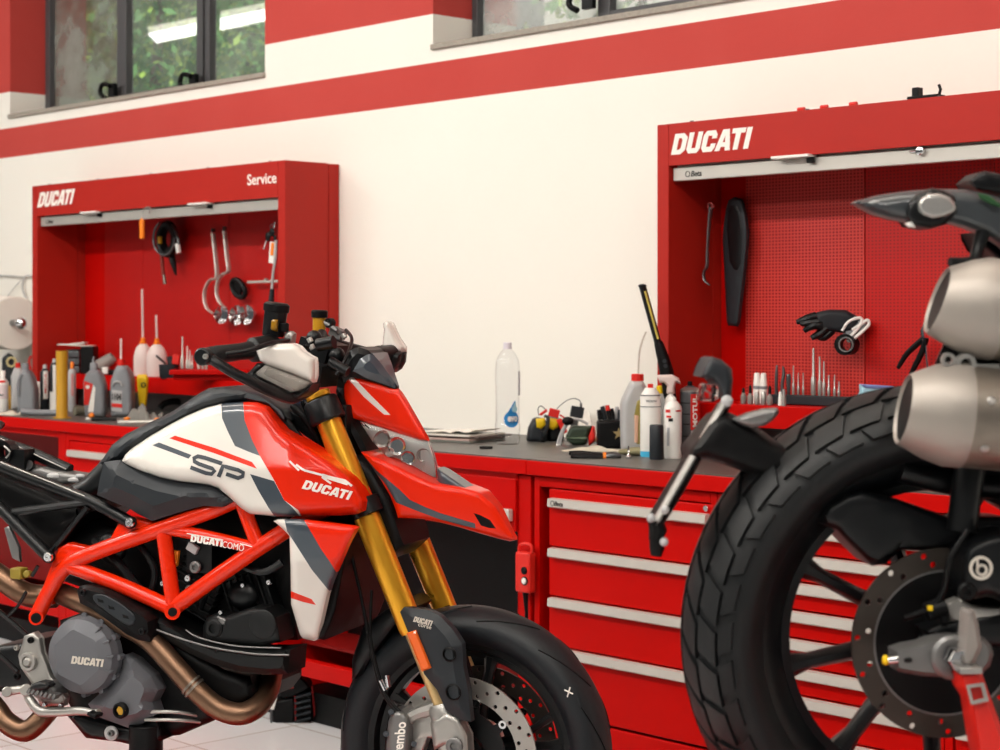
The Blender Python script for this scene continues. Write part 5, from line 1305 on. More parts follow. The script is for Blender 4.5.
# ---- plate holder reaching back over the tyre
pan2('plate_arm', [(720, 412), (728, 412), (742, 418), (756, 426), (775, 440), (800, 452), (815, 448), (800, 475), (782, 482), (760, 478), (739, 470), (722, 464), (706, 460), (688, 458), (690, 448), (700, 436), (708, 424)], .02, .035, 12, M['black'], both=True, g=8)
pan2('splash_guard', [(733, 419.5), (748, 413), (764, 409), (778, 408), (779, 413), (772, 421), (764, 426), (752, 428), (742, 425)], .058, .008, 6, M['alud'], thick=.012, g=4)
pl = MB().tube([p2(727, 398, -.03), p2(690, 462, -.03), p2(655, 524, -.03)], .0105, 10, flat=.5).build('plate_edge', M['alu'], T2)
pan2('plate_backing', [(729, 400), (731, 407), (712, 440), (694, 474), (672, 512), (660, 530), (653, 524), (690, 462)], .02, .02, 5, M['black'], both=True, g=6)
h = pan2('plate_lamp', [(701, 377), (704, 368), (709, 359), (713, 357), (722, 360), (732, 369), (733, 380), (731, 398), (727, 400), (722, 398), (718, 386), (713, 380), (705, 378)], .03, .02, 6, M['dark'], thick=.06, g=4)
b = MB(); pillow(b, B2, [(703, 386), (706, 384), (719, 385), (718, 398), (714, 402), (700, 401)], .02, .012, 4, thick=.03, g=4); b.build('lamp_lens', M['glass'], h)
b = MB(); b.tube([p2(655, 520, -.03), p2(658, 530, -.03), p2(655, 541, -.03)], [.010, .012, .009], 10).tube([p2(656, 538, -.03), p2(657, 548, -.03), p2(656, 556, -.03)], [.009, .010, .007], 10); b.build('plate_bracket', M['black'], T2)
for (x, y) in ((665, 510), (664, 542), (651, 518)): MB().sph(p2(x, y, -.04), .006, seg=10).build('screw', M['lgrey'], T2)
MB().sph(p2(727, 401, -.05), .008, seg=10).build('screw', M['lgrey'], T2)
# ---- stand arm hooked on the axle (paddock stand)
st = thing('paddock_stand', 'red paddock stand arm with a square clasp, at the raised rear axle', 'stand', B2O, B2.rz)
def spn(name, outline, t0, bulge, w, mt, thick, g=5, prof='lin'):
    b = MB(); pillow(b, B2, outline, t0, bulge, w, (), thick, False, g, prof); return b.build(name, mt, st)
spn('arm', [(958, 674), (966, 671), (981, 671), (988, 690), (997, 715), (1006, 740), (1020, 790), (1040, 860), (1010, 860), (990, 800), (978, 760), (974, 738), (968, 700), (960, 688)], .185, .012, 5, M['redcap'], .03)
b = MB()
b.plate([(966, 685), (984, 682.5), (989, 701), (971, 705)], [[(970, 688), (981, 686.5), (984, 698), (973, 700.5)]], lambda u, v, t: p2(u, v, -t), .196, .206)
b.build('clasp', M['alu'], st)
spn('tip', [(965, 612), (968, 609), (974, 610), (978, 622), (980, 634), (982, 647), (978, 656), (974, 665), (964, 668), (961, 655), (963, 640), (964, 626)], .18, .008, 4, M['frost'] if 'frost' in M else M['lgrey'], .02)
MB().box(p2(968, 669, -.19), (.028, .026, .008)).build('collar', M['alu'], st, bevel=.001)
MB().tube([p2(1020, 800, -.17), p2(1060, 900, -.17)], .014, 8).build('lower_arm', M['redcap'], st)
lift(B2O, B2.rz, B2O.z, 'tall raised lift platform under the dark motorcycle on the right, below the picture', -.55, 1.9)
# ================================================================== things on the benches
def LB(o, s): o['label'] = s; return o
# ---------- left bench, from the left edge
o, fr = can('spray_can', 'white spray can with small red print at the far left edge of the bench', 'can', 3, 412, 371, 11, M['white'], M['white'], group='cans and bottles on the left bench')
patch(fr, 5.6, -1.2, 1.2, 399, 385, 'label', mat('pale_print', 'd8c8c8', .5), o); patch(fr, 5.65, -.6, .7, 383, 380.5, 'red_mark', M['text_r'], o); patch(fr, 5.65, -.6, .4, 396, 394.5, 'dark_mark', M['text_b'], o)
o, fr = stand('tape_dispenser', 'black block with a yellow ring, standing behind the far left bottles', 'dispenser', 7, 397, Y=.5, r=.02)
slab(fr, [(2, 397), (2, 358), (8, 353), (13, 358), (13, 397)], .03, 2, 'body', M['dark'], o)
MB().ring(fr.P(11.5, 362, -.045), (.2, 1, 0), 5.2*fr.s, 3.8*fr.s, .012, 20).build('ring', mat('cream_plastic', 'cfc08a', .5), o)
o, fr = can('small_bottle', 'small ochre bottle between the white can and the grey jug', 'bottle', 9.5, 409, 386, 7, M['ochre'], M['ochre'], group='cans and bottles on the left bench')
o, fr = stand('oil_bottle', 'pale bottle with a red cap, directly behind the plain grey jug', 'bottle', 17, 410, r=.05, group='cans and bottles on the left bench')
slab(fr, [(11, 410), (11, 376), (14, 368), (22, 368), (26, 380), (26, 410)], .035, 4, 'body', M['lgrey'], o)
lz(fr, [(368.5, 2.4), (363.5, 2.4)], 'cap', M['redcap'], o, cx=18)
o, fr = stand('oil_jug', 'plain grey plastic jug with a moulded handle, no label', 'bottle', 27, 413, r=.04, group='cans and bottles on the left bench')
slab(fr, [(17.5, 412), (16.5, 385), (18.5, 376), (22.5, 370), (29, 370), (33, 377), (36, 389), (36.5, 412), (34, 413.5), (19, 413.5)], .045, 5, 'body', M['grey'], o)
lz(fr, [(371, 3.6), (364.5, 3.6), (364, 3.2)], 'cap', M['darksteel'] if 0 else M['grey'], o, cx=25.5)
b = MB().tube([fr.P(22, 374, -.045), fr.P(18.8, 380, -.048), fr.P(18.5, 396, -.048)], .005, 8, smooth=4); b.build('handle', M['grey'], o)
o, fr = stand('red_hook_tool', 'thin red handled tool sticking up beside the grey jug', 'tool', 31, 397, Y=.56, r=.01)
b = MB().tube([fr.P(32, 397, 0), fr.P(31, 372, 0), fr.P(29, 362, 0), fr.P(31, 356, 0)], .006, 8, smooth=3); b.build('shaft', M['redcap'], o)
o, fr = stand('spray_can', 'slim white can with pink base between the grey jug and the black cans', 'can', 38.5, 408, r=.03, group='cans and bottles on the left bench')
lz(fr, [(408, 2.4), (405, 2.6), (385, 2.6), (383, 1.6), (382, 1.2)], 'body', M['white'], o)
for (x, wd, yt, yb, l1, q) in ((45, 9.5, 365, 411, 'black spray can with a white and red strip, left of the other black can', 'k'), (54.5, 9, 359, 412, 'black and white spray can touching the left of the yellow cylinder', 'w')):
    o, fr = can('spray_can', l1, 'can', x, yb, yt, wd, M['dark'], M['lgrey'], caph=4, group='cans and bottles on the left bench')
    patch(fr, wd/2, -.1, .9, yb-12, yt+6, 'label', M['white'], o)
    if q == 'k': lab(fr, 'MOTUL', wd/2, x+.4, yt+28, x+3, yt+8, M['text_r'], o, vert=True)
    else: patch(fr, wd/2, -1.2, 1.2, yb-1, yb-20, 'lower_label', M['white'], o)
o, fr = stand('measuring_cylinder', 'tall ochre yellow plastic measuring cylinder with a round foot', 'cylinder', 62, 421, r=.03)
lz(fr, [(421.5, 9.0), (420.3, 9.2), (419.6, 6.2), (418, 5.7), (354.5, 5.9), (353.8, 6.4), (353.6, 5.2), (356, 4.9)], 'tube', M['ochre'], o)
o, fr = can('spray_can', 'pale spray can with an orange cap, right of the yellow cylinder', 'can', 72, 412, 362, 8, M['lgrey'], M['orange'], caph=7, group='cans and bottles on the left bench')
patch(fr, 4.05, 0, .7, 396, 374, 'pink_stripe', mat('pink_print', 'c88a88', .5), o)
# drawers of parts on the ledge
LY = .56; LZ = BT+.151
o, fr = stand('parts_box', 'grey small-parts box with stacked trays and papers on top, on the left ledge', 'box', 75, 377, Z=LZ, Y=LY)
b = MB(); x0 = (68-75)*fr.s; x1 = (82-75)*fr.s
for k in range(3): b.bb(x0, x1, -.05, .05, .002+k*.034, .030+k*.034)
b.build('tray', M['darksteel'], o, bevel=.003)
b = MB(); b.bb(x0+.004, x1-.004, -.045, .045, 0, .105); b.build('body', M['dark'], o, bevel=.003)
o, fr = stand('black_box', 'black upright box beside the grey small-parts trays, on the left ledge', 'box', 89, 377, Z=LZ, Y=LY)
b = MB(); b.bb((83-89)*fr.s, (96-89)*fr.s, -.05, .05, 0, 27*fr.s); b.build('body', M['black'], o, bevel=.004)
o, fr = stand('paper_sheets', 'loose white sheets lying over the two small boxes', 'paper', 77, 377, Z=LZ+27.2*fr.s, Y=LY)
b = MB(); b.box((0, 0, .003), (.155, .09, .005), Matrix.Rotation(.05, 3, 'Y')).box((.01, -.01, .011), (.07, .07, .007), Matrix.Rotation(-.1, 3, 'Y')); b.build('sheets', M['paper'], o, bevel=.001)
o, fr = stand('oil_bottle', 'grey oil bottle with a red and white label and a drawn-out spout', 'bottle', 95, 417, r=.04, group='cans and bottles on the left bench')
B_ = slab(fr, [(85, 415), (83.5, 398), (83.5, 382), (86, 374), (90, 370), (98, 370), (102, 375), (105, 386), (105.5, 404), (105, 415), (103, 417.5), (87, 417.5)], .045, 5, 'body', M['grey'], o,
     regions=[])
b = MB(); pillow(b, fr, [(84, 381), (93, 384), (88.5, 405), (84, 405)], .0455, .001, 1, thick=.002, g=3); b.build('label', M['redcap'], o)
b = MB(); pillow(b, fr, [(93.3, 385), (95.5, 388), (93.5, 412), (88, 412), (89, 405)], .0455, .001, 1, thick=.002, g=3); b.build('label', M['white'], o)
MB().sph(fr.P(87.5, 387, -.048), 2.0*fr.s, 1, .1, 1, 12).build('emblem', M['white'], o)
lz(fr, [(371, 3.9), (364.5, 3.9), (363.5, 3.2)], 'cap', M['grey'], o, cx=94)
MB().tube([fr.P(93.5, 364, 0), fr.P(93, 360, 0), fr.P(94, 356.5, 0)], [.006, .004, .003], 8).build('spout', M['grey'], o)
o, fr = stand('oil_bottle', 'grey oil bottle with a printed 1104 label, red cap and thin straw', 'bottle', 121, 417, r=.04, group='cans and bottles on the left bench')
slab(fr, [(111, 415), (110, 390), (110.5, 382), (114, 371), (117, 365.5), (126, 365.5), (130, 372), (132.5, 380), (133, 404), (132.5, 415), (130, 417.5), (113, 417.5)], .05, 5, 'body', M['grey'], o)
b = MB(); pillow(b, fr, [(111.5, 390), (122, 391), (122, 412), (111.5, 411)], .0505, .001, 1, thick=.002, g=3); b.build('label', M['lgrey'], o)
text('1104', fr.P(112, 400, -.053), fr.P(121, 400.5, -.053), fr.P(112, 393, -.053), M['text_b'], o, .03)
b = MB(); pillow(b, fr, [(111.5, 403), (122, 404), (122, 408), (111.5, 407)], .0512, .001, .6, thick=.002, g=3); b.build('label', M['redcap'], o)
MB().tube([fr.P(112, 386, -.052), fr.P(115, 382, -.054), fr.P(120, 382, -.054), fr.P(122, 386, -.052)], .004, 8, smooth=3).build('grip_rim', M['lgrey'], o)
lz(fr, [(366, 3.6), (360.5, 3.6), (360, 3.0)], 'cap', M['redcap'], o, cx=121)
MB().tube([fr.P(121, 361, 0), fr.P(121.2, 338.5, 0)], .0042, 8).build('straw', mat('milky_plastic', 'e8d8d4', .4), o)
o, fr = stand('clear_funnel', 'small clear plastic beaker tipped over behind the grey oil bottles', 'beaker', 102, 377, Z=LZ, Y=.53)
MB().lathe([(0, .032), (.075, .024), (.075, .021), (.003, .029)], (-.012, 0, .034), (.75, 0, .5), 20).build('cup', M['frost'], o)
o, fr = stand('socket_set', 'small black and white socket block lying on the ledge', 'tool', 108, 377, Z=LZ, Y=.52)
b = MB(); b.bb(-.02, .05, -.02, .02, 0, .022); b.build('block', M['black'], o, bevel=.003)
MB().bb(-.022, .005, -.024, .018, .004, .034).build('cap', M['white'], o, bevel=.004)
M['milk'] = mat('milky_bottle', 'f0dcd6', .35, trans=.15)
for (x, tt, l1) in ((143, 289, 'left of the two white dispenser bottles, with the longer straw'), (157, 315, 'right of the two white dispenser bottles, with the shorter straw')):
    o, fr = stand('dispenser_bottle', l1, 'bottle', x, 376, Z=LZ, Y=.55, group='white dispenser bottles on the ledge')
    w = 10.5 if x > 150 else 9.5
    lz(fr, [(376, w-.6), (374.5, w), (358, w), (352, w*.9), (347, w*.68), (344, w*.38), (343, 2.6)], 'body', M['milk'], o, oval=.7)
    lz(fr, [(343.5, 3.4), (341.5, 3.4), (341, 2.4), (338, 2.4), (337.5, 1.6)], 'cap', M['orange'], o)
    MB().tube([fr.P(x, 339, 0), fr.P(x-.8, tt, 0)], .0048, 8).build('straw', M['milk'], o)
# tray of tools
o, fr = stand('tool_cup', 'dark grey cup crammed with tools beside the white dispenser bottles', 'cup', 169, 377, Z=LZ, Y=.52)
lz(fr, [(378, 8), (376, 9.5), (364, 10), (364, 9.2), (375, 8.8)], 'cup', M['dark'], o, closed=False, oval=.7)
b = MB().box(fr.P(176, 359.5, 0), (.028, .02, .04), Matrix.Rotation(.15, 3, 'Y')); b.build('red_grip', M['redcap'], o, bevel=.003)
b = MB().tube([fr.P(156, 355.5, -.01), fr.P(166, 364, 0)], .005, 8); b.build('tool_shaft', M['darksteel'], o)
MB().box(fr.P(170, 361, 0), (.02, .02, .04), Matrix.Rotation(-.2, 3, 'Y')).build('dark_grip', M['dark'], o, bevel=.003)
# punches standing left
def punch(x, yt, yb, w, l1, Y=.60, Z=LZ, grp_='punches and bits standing in the left rack'):
    o, fr = stand('punch', l1, 'tool', x, yb, Z=Z, Y=Y, group=grp_)
    lz(fr, [(yb, w*.9), (yb-4, w*1.1), (yb-(yb-yt)*.35, w), (yb-(yb-yt)*.42, w*.5), (yt+1, w*.42), (yt, w*.3)], 'shank', M['steel'], o, seg=10)
    return o
for k, (x, yt, w) in enumerate(((182.5, 339, 1.9), (187.3, 348, 1.7), (189.8, 352, 1.5), (192.2, 357, 1.2), (199, 351, 1.8), (203, 356, 1.5), (206.5, 359, 1.3))):
    punch(x, yt, 371, w, ['tallest steel punch at the left end of the left rack', 'steel punch, second from left in the left rack', 'steel punch, third from left in the left rack', 'shortest steel punch beside the gap in the left rack', 'stout steel punch right of the gap, left rack', 'steel punch just left of the black hand grip', 'short steel punch nearest the black hand grip, left rack'][k], Y=.47, Z=BT+.1935)
o, fr = stand('tool_rack', 'red sloping rack holding the steel punches, behind the hand grip', 'rack', 206, 377, Z=LZ, Y=.47)
b = MB(); b.bb(-.14, .17, -.035, .035, .022, .042).bb(-.13, .16, -.005, .035, 0, .022); b.build('rack', M['red'], o, bevel=.003)
# things below and before the ledge
o, fr = stand('yellow_scraper', 'yellow plastic tool handle standing in front of the ledge', 'tool', 142, 414, Y=.42)
slab(fr, [(139, 405), (137.5, 390), (136.8, 378), (138, 374.5), (146, 374.5), (148, 378), (147.5, 392), (146, 406), (140, 407)], .016, 3, 'grip', M['yellow'], o)
MB().ring(fr.P(143.5, 385, -.016), (0, 1, 0), 2.6*fr.s, 1.5*fr.s, .006, 18).build('hole_rim', M['text_b'], o)
lz(fr, [(414, 3.6), (406, 3.6)], 'ferrule', M['lgrey'], o, cx=143)
o, fr = stand('black_hose', 'black rubber hose curled on the bench behind the tank', 'hose', 176, 409, r=.03)
b = MB().tube([fr.P(160, 408, 0), fr.P(164, 404, 0), fr.P(172, 401.5, 0), fr.P(181, 402.5, 0), fr.P(186, 407, 0)], .014, 10, smooth=4).tube([fr.P(177, 398, .02), fr.P(181, 399, .02), fr.P(186, 402, .02)], .005, 8, smooth=3); b.build('hose', M['black'], o)
def rag(name, l1, cat, px, yb, pts, h, mt, seed, n=3):
    o, fr = stand(name, l1, cat, px, yb, r=.02)
    rnd = random.Random(seed); b = MB()
    xs = [p[0] for p in pts]; N = 26; K = 10; vs = []; fs = []
    W = (max(xs)-min(xs))*fr.s; D = h[1]
    for i in range(N+1):
        for j in range(K+1):
            u = i/N; v = j/K; e = math.sin(PI*u)**.5*math.sin(PI*v)**.5
            z = h[0]*e*(.55+.3*math.sin(u*9+seed+v*3)+.25*math.sin(u*23+v*7+seed*2))
            vs.append(Vector(((min(xs)-px)*fr.s+W*u, (v-.5)*D*(.8+.3*math.sin(u*7+seed)), max(.001, z)+.002)))
    m = len(vs); vs += [Vector((q.x, q.y, .0005)) for q in vs]
    w1 = K+1
    for i in range(N):
        for j in range(K): q = i*w1+j; fs += [(q, q+w1, q+w1+1, q+1), (m+q, m+q+1, m+q+w1+1, m+q+w1)]
    for i in range(N): q = i*w1; fs.append((q, m+q, m+q+w1, q+w1)); q += K; fs.append((q, q+w1, m+q+w1, m+q))
    for j in range(K): fs.append((j, j+1, m+j+1, m+j)); q = N*w1+j; fs.append((q, m+q, m+q+1, q+1))
    b.add(vs, fs).build('cloth', mt, o, sharp=60); return o, fr
rag('grey_rag', 'crumpled grey rag on the left bench in front of the yellow handle', 'cloth', 143, 420, [(124, 0), (164, 0)], (.062, .10), M['cloth'], 3)
rag('pale_rag', 'flat pale cloth at the far left front edge of the bench', 'cloth', 22, 419, [(-2, 0), (42, 0)], (.022, .09), M['wcloth'], 5)
o, fr = stand('ratchet_handle', 'long silver ratchet tool lying along the left bench edge', 'tool', 140, 423, r=.01)
b = MB().tube([fr.P(118, 423, 0)+Vector((0, 0, .004)), fr.P(150, 423.4, 0)+Vector((0, 0, .006)), fr.P(178, 420.5, 0)+Vector((0, 0, .006))], .0065, 10); b.build('shaft', M['steel'], o)
for k, (x, y) in enumerate(((127, 419.5), (157, 420.5))):
    o, fr = stand('orange_plug', ['small orange plug lying left on the grey rag edge', 'small orange plug lying right of the grey rag'][k], 'plug', x, y+1.5, r=.01, group='orange plugs on the left bench'); MB().sph((0, 0, .008), .008, 1.6, 1, 1, 10).build('plug', M['orange'], o)
o, fr = stand('grey_tube', 'grey plastic tube lying in front of the grey jug', 'tube', 37, 416, r=.02)
MB().tube([fr.P(21, 411.5, 0), fr.P(36, 412.5, 0), fr.P(57, 413, 0)], .0125, 12).build('tube', M['grey'], o)
o, fr = stand('filter_canister', 'olive grey cylinder lying on its side right of the yellow cylinder', 'canister', 80, 416, r=.03)
MB().cyl(fr.P(74, 411, .0), fr.P(87, 411.5, .03), .021, seg=20, ch=.003).build('body', mat('olive_grey', '6e6a5a', .5), o)
o, fr = stand('orange_fitting', 'orange round fitting with a white ring, below the red-label oil bottle', 'fitting', 91, 420, r=.02)
MB().sph(fr.P(91.5, 415.5, 0), .011, 1.1, 1, 1, 12).build('knob', M['orange'], o)
MB().sph(fr.P(88, 419, 0), .008, 1.2, 1, 1, 12).build('base_ring', M['white'], o)
o, fr = stand('black_driver', 'black screwdriver lying in front of the 1104 oil bottle', 'tool', 105, 421, r=.015)
b = MB().tube([fr.P(92, 419, 0), fr.P(100, 419, 0), fr.P(116, 420, 0)], [.008, .011, .009], 10); b.build('handle', M['black'], o)
# ---------- white reel on the wall behind the left cabinet
p = CAM+ray(15, 323)*8.40
rr = 27*8.4/F
o = thing('paper_roll', 'large round white paper roll on a wall bracket at the left edge', 'roll', p, 0)
MB().lathe([(-.006, rr*.2), (-.006, rr*.96), (-.002, rr), (.30, rr), (.304, rr*.96)], (0, 0, 0), (-1, .12, 0), 48).build('roll', M['paper'], o)
k_ = CAM+ray(21.5, 323)*8.25-p
MB().tube([Vector((-.05, 0, 0)), k_], .016, 10).build('spindle', M['alud'], o)
MB().sph(k_, .030, 1, 1, 1, 18).build('knob', M['chrome'], o)
MB().tube([Vector((-.32, 0, 0)), Vector((-.34, .1, 0)), Vector((-.34, WY-p.y-.003, 0))], .018, 8).build('wall_bracket', M['grey'], o)
o = thing('wall_cable', 'thin grey cable looping down the wall beside the left tool cabinet', 'cable', atY(26, 290, .68), 0)
P_ = lambda x, y: atY(x, y, .685)-o.location
MB().tube([P_(-10, 275), P_(12, 276), P_(24, 277)], .004, 6).tube([P_(31.5, 276), P_(25, 277), P_(22.5, 288), P_(27, 300), P_(29, 306)], .005, 8, smooth=5).tube([P_(22, 279), P_(14, 288), P_(0, 306)], .002, 6).build('cable', M['lgrey'], o)
# ---------- hanging in the left cabinet
def hang(name, l1, cat, px, py, Y, group=None):
    p = atY(px, py, Y); o = thing(name, l1, cat, p, 0, group)
    return o, (lambda x, y, dy=0: atY(x, y, Y+dy)-p)
o, H = hang('orange_tag', 'orange plastic key hook hanging from the left shutter rail', 'tag', 142, 215, .425)
b = MB().tube([H(143, 219), H(143, 211), H(147, 207), H(151, 209), H(149, 213)], .0025, 6, smooth=3); b.build('hook', M['alu'], o)
b = MB().box(H(142, 229.5), (.024, .012, 20*.0038), None).sph(H(142, 220), .010, 1, .6, .8, 10); b.build('tag', M['orange'], o, bevel=.003)
o, H = hang('cable_coil', 'coiled black cable with a grey lead and plugs on the left pegboard', 'cable', 167, 222, .63)
b = MB()
for k in range(5): b.tube([H(167.5+(8.8-k*.9)*math.cos(t)+k*.3, 239+(16-k*1.2)*math.sin(t), .006*k-.015) for t in [2*PI*q/16 for q in range(16)]], .0125, 8, closed=True)
b.tube([H(170, 250), H(173, 262), H(176, 275)], [.014, .014, .004], 8, smooth=3)
b.build('coil', M['black'], o)
b = MB().tube([H(154+10+10.5*math.cos(t), 238+17*math.sin(t), -.03) for t in [2*PI*q/16 for q in range(12)]], .005, 8, smooth=2).tube([H(172, 225, -.02), H(177, 235, -.03), H(178.5, 246, -.03)], .006, 8, smooth=3); b.build('grey_lead', M['darksteel'], o)
MB().cyl(H(177.5, 244, -.03), H(179, 253, -.03), .011).build('white_plug', M['white'], o)
MB().tube([H(161, 250), H(162, 260), H(163, 275)], .008, 8).build('red_lead', mat('dark_red_rubber', '7c2418', .5), o)
MB().cyl(H(163.8, 275), H(165, 284), .0075).build('brass_tip', M['titan'], o)
MB().box(H(160, 240, -.02), (.02, .01, .03)).build('brass_plug', M['gold'], o)
for k, (x0, y0, l1) in enumerate(((213.5, 229, 'left silver hook spanner hanging on the left pegboard'), (225.5, 227, 'right silver hook spanner hanging beside the similar one'))):
    o, H = hang('hook_spanner', l1, 'spanner', x0, y0, .645-.012*k, 'silver hook spanners')
    if k == 0: pts = [(213, 233), (215.5, 255), (217, 277), (210.5, 280), (205.5, 288), (204.5, 298), (207, 308), (213, 313.5)]
    else: pts = [(224.5, 231), (227, 255), (228.5, 271), (222, 275), (217.5, 283), (217, 295), (221, 304), (226, 308)]
    b = MB().tube([H(*q) for q in pts], [.011, .011, .012, .011, .010, .010, .009, .007], 8, smooth=4, flat=.5); b.build('handle', M['steel'], o)
    MB().ring(H(pts[0][0], pts[0][1]-2.5), (0, 1, 0), .009, .005, .01, 12).build('eye', M['darksteel'], o)
    MB().tube([H(pts[0][0], pts[0][1]-2.5), H(pts[0][0], pts[0][1]-2.5, .03)], .003, 6).build('peg', M['steel'], o)
o, H = hang('black_strap', 'black oval loop hanging right of the hook spanners', 'strap', 238.5, 288, .645)
b = MB().tube([H(238.5+6*math.cos(t)*1.0+3*math.sin(t), 288.5+9*math.sin(t)) for t in [2*PI*q/14 for q in range(14)]], .011, 8, closed=True).lathe([(0, .03), (.01, .03)], H(238.5, 288.5, .01), (0, -1, 0), 16); b.build('loop', M['black'], o)
for k, (x, y, l1) in enumerate(((222.5, 315.5, 'leftmost small chrome cup on the left pegboard'), (238, 316, 'middle small chrome cup on the left pegboard'), (247.5, 315.5, 'rightmost small chrome cup, nearest the reservoir'))):
    o, H = hang('chrome_cup', l1, 'cup', x, y, .63, 'small chrome cups on the left pegboard')
    r_ = (10 if k else 9.2)*depth(o.location)/F
    MB().lathe([(0, r_*.55), (.03, r_), (.034, r_), (.030, r_*.9), (.006, r_*.45)], (0, .02, 0), (.25, -1, .1), 24, closed=True).lathe([(.0, r_*.6), (.006, r_*.6)], (0, .02, 0), (.25, -1, .1), 24).build('cup', M['chrome'], o)
o, H = hang('key_bunch', 'bunch of keys with an orange and white tag at the right of the left pegboard', 'keys', 270, 236, .50)
b = MB().ring(H(272, 227), (0, 1, 0), .012, .009, .003, 14).tube([H(268, 235), H(264, 249)], .003, 6).tube([H(274, 228), H(275, 222)], .002, 6); b.build('ring', M['chrome'], o)
MB().sph(H(268, 236.5), .016, 1, .5, 1.2, 12).sph(H(272, 232.5), .015, 1, .5, 1.1, 12).sph(H(275, 238), .009, 1, .5, 1.4, 10).build('key_head', M['black'], o)
b = MB().box(H(272, 252.5), (.03, .004, 22*.0037), Matrix.Rotation(.12, 3, 'Y')); b.build('tag', M['white'], o)
MB().box(H(272.3, 249, -.003), (.016, .004, 13*.0037), Matrix.Rotation(.12, 3, 'Y')).build('tag_print', M['orange'], o)
o, H = hang('hanging_cable', 'thin grey cable ending in a black plug below the keys', 'cable', 276, 250, .50)
MB().tube([H(276, 240), H(275.5, 258), H(273, 275), H(272, 290)], .0055, 8, smooth=4).build('cable', M['lgrey'], o)
MB().tube([H(272.2, 289), H(271, 304)], [.009, .012], 10).build('plug', M['dark'], o)
o, H = hang('steel_bar', 'short horizontal steel bar on a peg, right side of the left pegboard', 'bar', 262, 282, .64)
MB().tube([H(248, 282.3), H(279, 281.3)], .006, 8).tube([H(258, 282), H(258, 282, .03)], .004, 6).box(H(266, 279.5), (.012, .012, .01)).build('bar', M['steel'], o)
# ---------- right bench
o, fr = stand('water_bottle', 'clear plastic water bottle with a blue drop label, alone on the worktop', 'bottle', 507.5, 445, r=.04)
M['pet'] = glassmat('clear_bottle_plastic', (.97, .975, .985), .05)
M['bluelab'] = mat('blue_label', '2a86c8', .4); M['paleblue'] = mat('pale_blue_label', 'a8d4e4', .4)
lz(fr, [(445, 10.5), (443.5, 12.3), (437, 12.6), (436, 12.0), (431, 12.6), (425, 12.6), (424, 12.0), (397, 11.8), (392, 12.4), (388, 11.6), (384, 12.4), (376, 12.6), (371, 12.4), (362, 11.6), (355, 8.5), (351, 5), (349.5, 3.7)], 'body', M['pet'], o, seg=28)
lz(fr, [(350, 4.2), (344, 4.2), (343.4, 3.6)], 'cap', mat('pale_cap', 'e2dce4', .4), o)
def drop(cx, cy, r, top, name, mt, rp, lift):
    pts = []
    for k in range(20):
        a = -PI/2+.5+(2*PI-1.0)*k/19; pts.append((cx+r*math.cos(a), cy+r*math.sin(a)))
    pts.append((cx+.35*r, top))
    R_ = rp*fr.s+lift
    def f(u, v, t): a = (u-fr.px)*fr.s/R_; return Vector(((R_+t)*math.sin(a), -(R_+t)*math.cos(a), (fr.yb-v)*fr.s))
    MB().plate(pts, [], f, 0, .0006).build(name, mt, o)
drop(512, 419.5, 8.2, 401, 'label_drop', M['bluelab'], 12.6, .0008)
drop(515, 409.5, 3.2, 400.5, 'label_tip', M['paleblue'], 12.6, .0018)
lab(fr, 'evo', 12.75, 507.5, 422, 518.5, 416.5, M['text_w'], o, .04)
patch(fr, 12.6, 1.0, 1.35, 396, 372, 'side_print', mat('grey_print', 'a09aa4', .5), o)
rnd = random.Random(4)
mcol = [mat('magazine_%d' % k, c, .4, coat=.3, var=.25, vs=30) for k, c in enumerate(('7a7c74', 'b89c94', '5a4a44', 'd8d2c8', '8c3a30'))]
for k in range(4):
    o, fr = stand('magazine', ['bottom magazine of the flat stack left of the water bottle', 'second magazine up in the flat stack by the water bottle', 'third magazine up in the flat stack by the water bottle', 'topmost magazine of the flat stack by the water bottle'][k], 'magazine', 457, 441, Z=BT+.0005+k*.0062, Y=.36, group='magazines stacked flat')
    MB().box((rnd.uniform(-.015, .015), rnd.uniform(-.01, .01), .003), (.27, .20, .0058), Matrix.Rotation(-.6+rnd.uniform(-.05, .05), 3, 'Z')).build('magazine', mcol[k], o, bevel=.001)
o, fr = stand('paper_sheets', 'curled white papers on top of the magazine stack', 'paper', 462, 438, Z=BT+.0262, Y=.36)
b = MB(); N = 12; vs = []; fs = []
R_ = Matrix.Rotation(-.6, 3, 'Z')
for z_ in (0, .001):
    for i in range(N+1): 
        for j in (0, 1): vs.append(R_ @ Vector((-.12+.22*i/N, -.08+.16*j, .001+.012*abs(math.sin(i*.9))*(i/N)+z_)))
for i in range(N): q = 2*i; m = 2*(N+1); fs += [(q, q+2, q+3, q+1), (m+q, m+q+1, m+q+3, m+q+2), (q, m+q, m+q+2, q+2), (q+1, q+3, m+q+3, m+q+1)]
fs += [(0, 1, 2*(N+1)+1, 2*(N+1)), (2*N, 2*(N+1)+2*N, 2*(N+1)+2*N+1, 2*N+1)]
b.add(vs, fs).build('sheets', M['paper'], o)
o, fr = stand('pen', 'small dark pen lying on the bare worktop left of the water bottle', 'pen', 486, 449, r=.01); MB().tube([(-.02, 0, .004), (.02, 0, .004)], .004, 8).build('pen', M['black'], o)
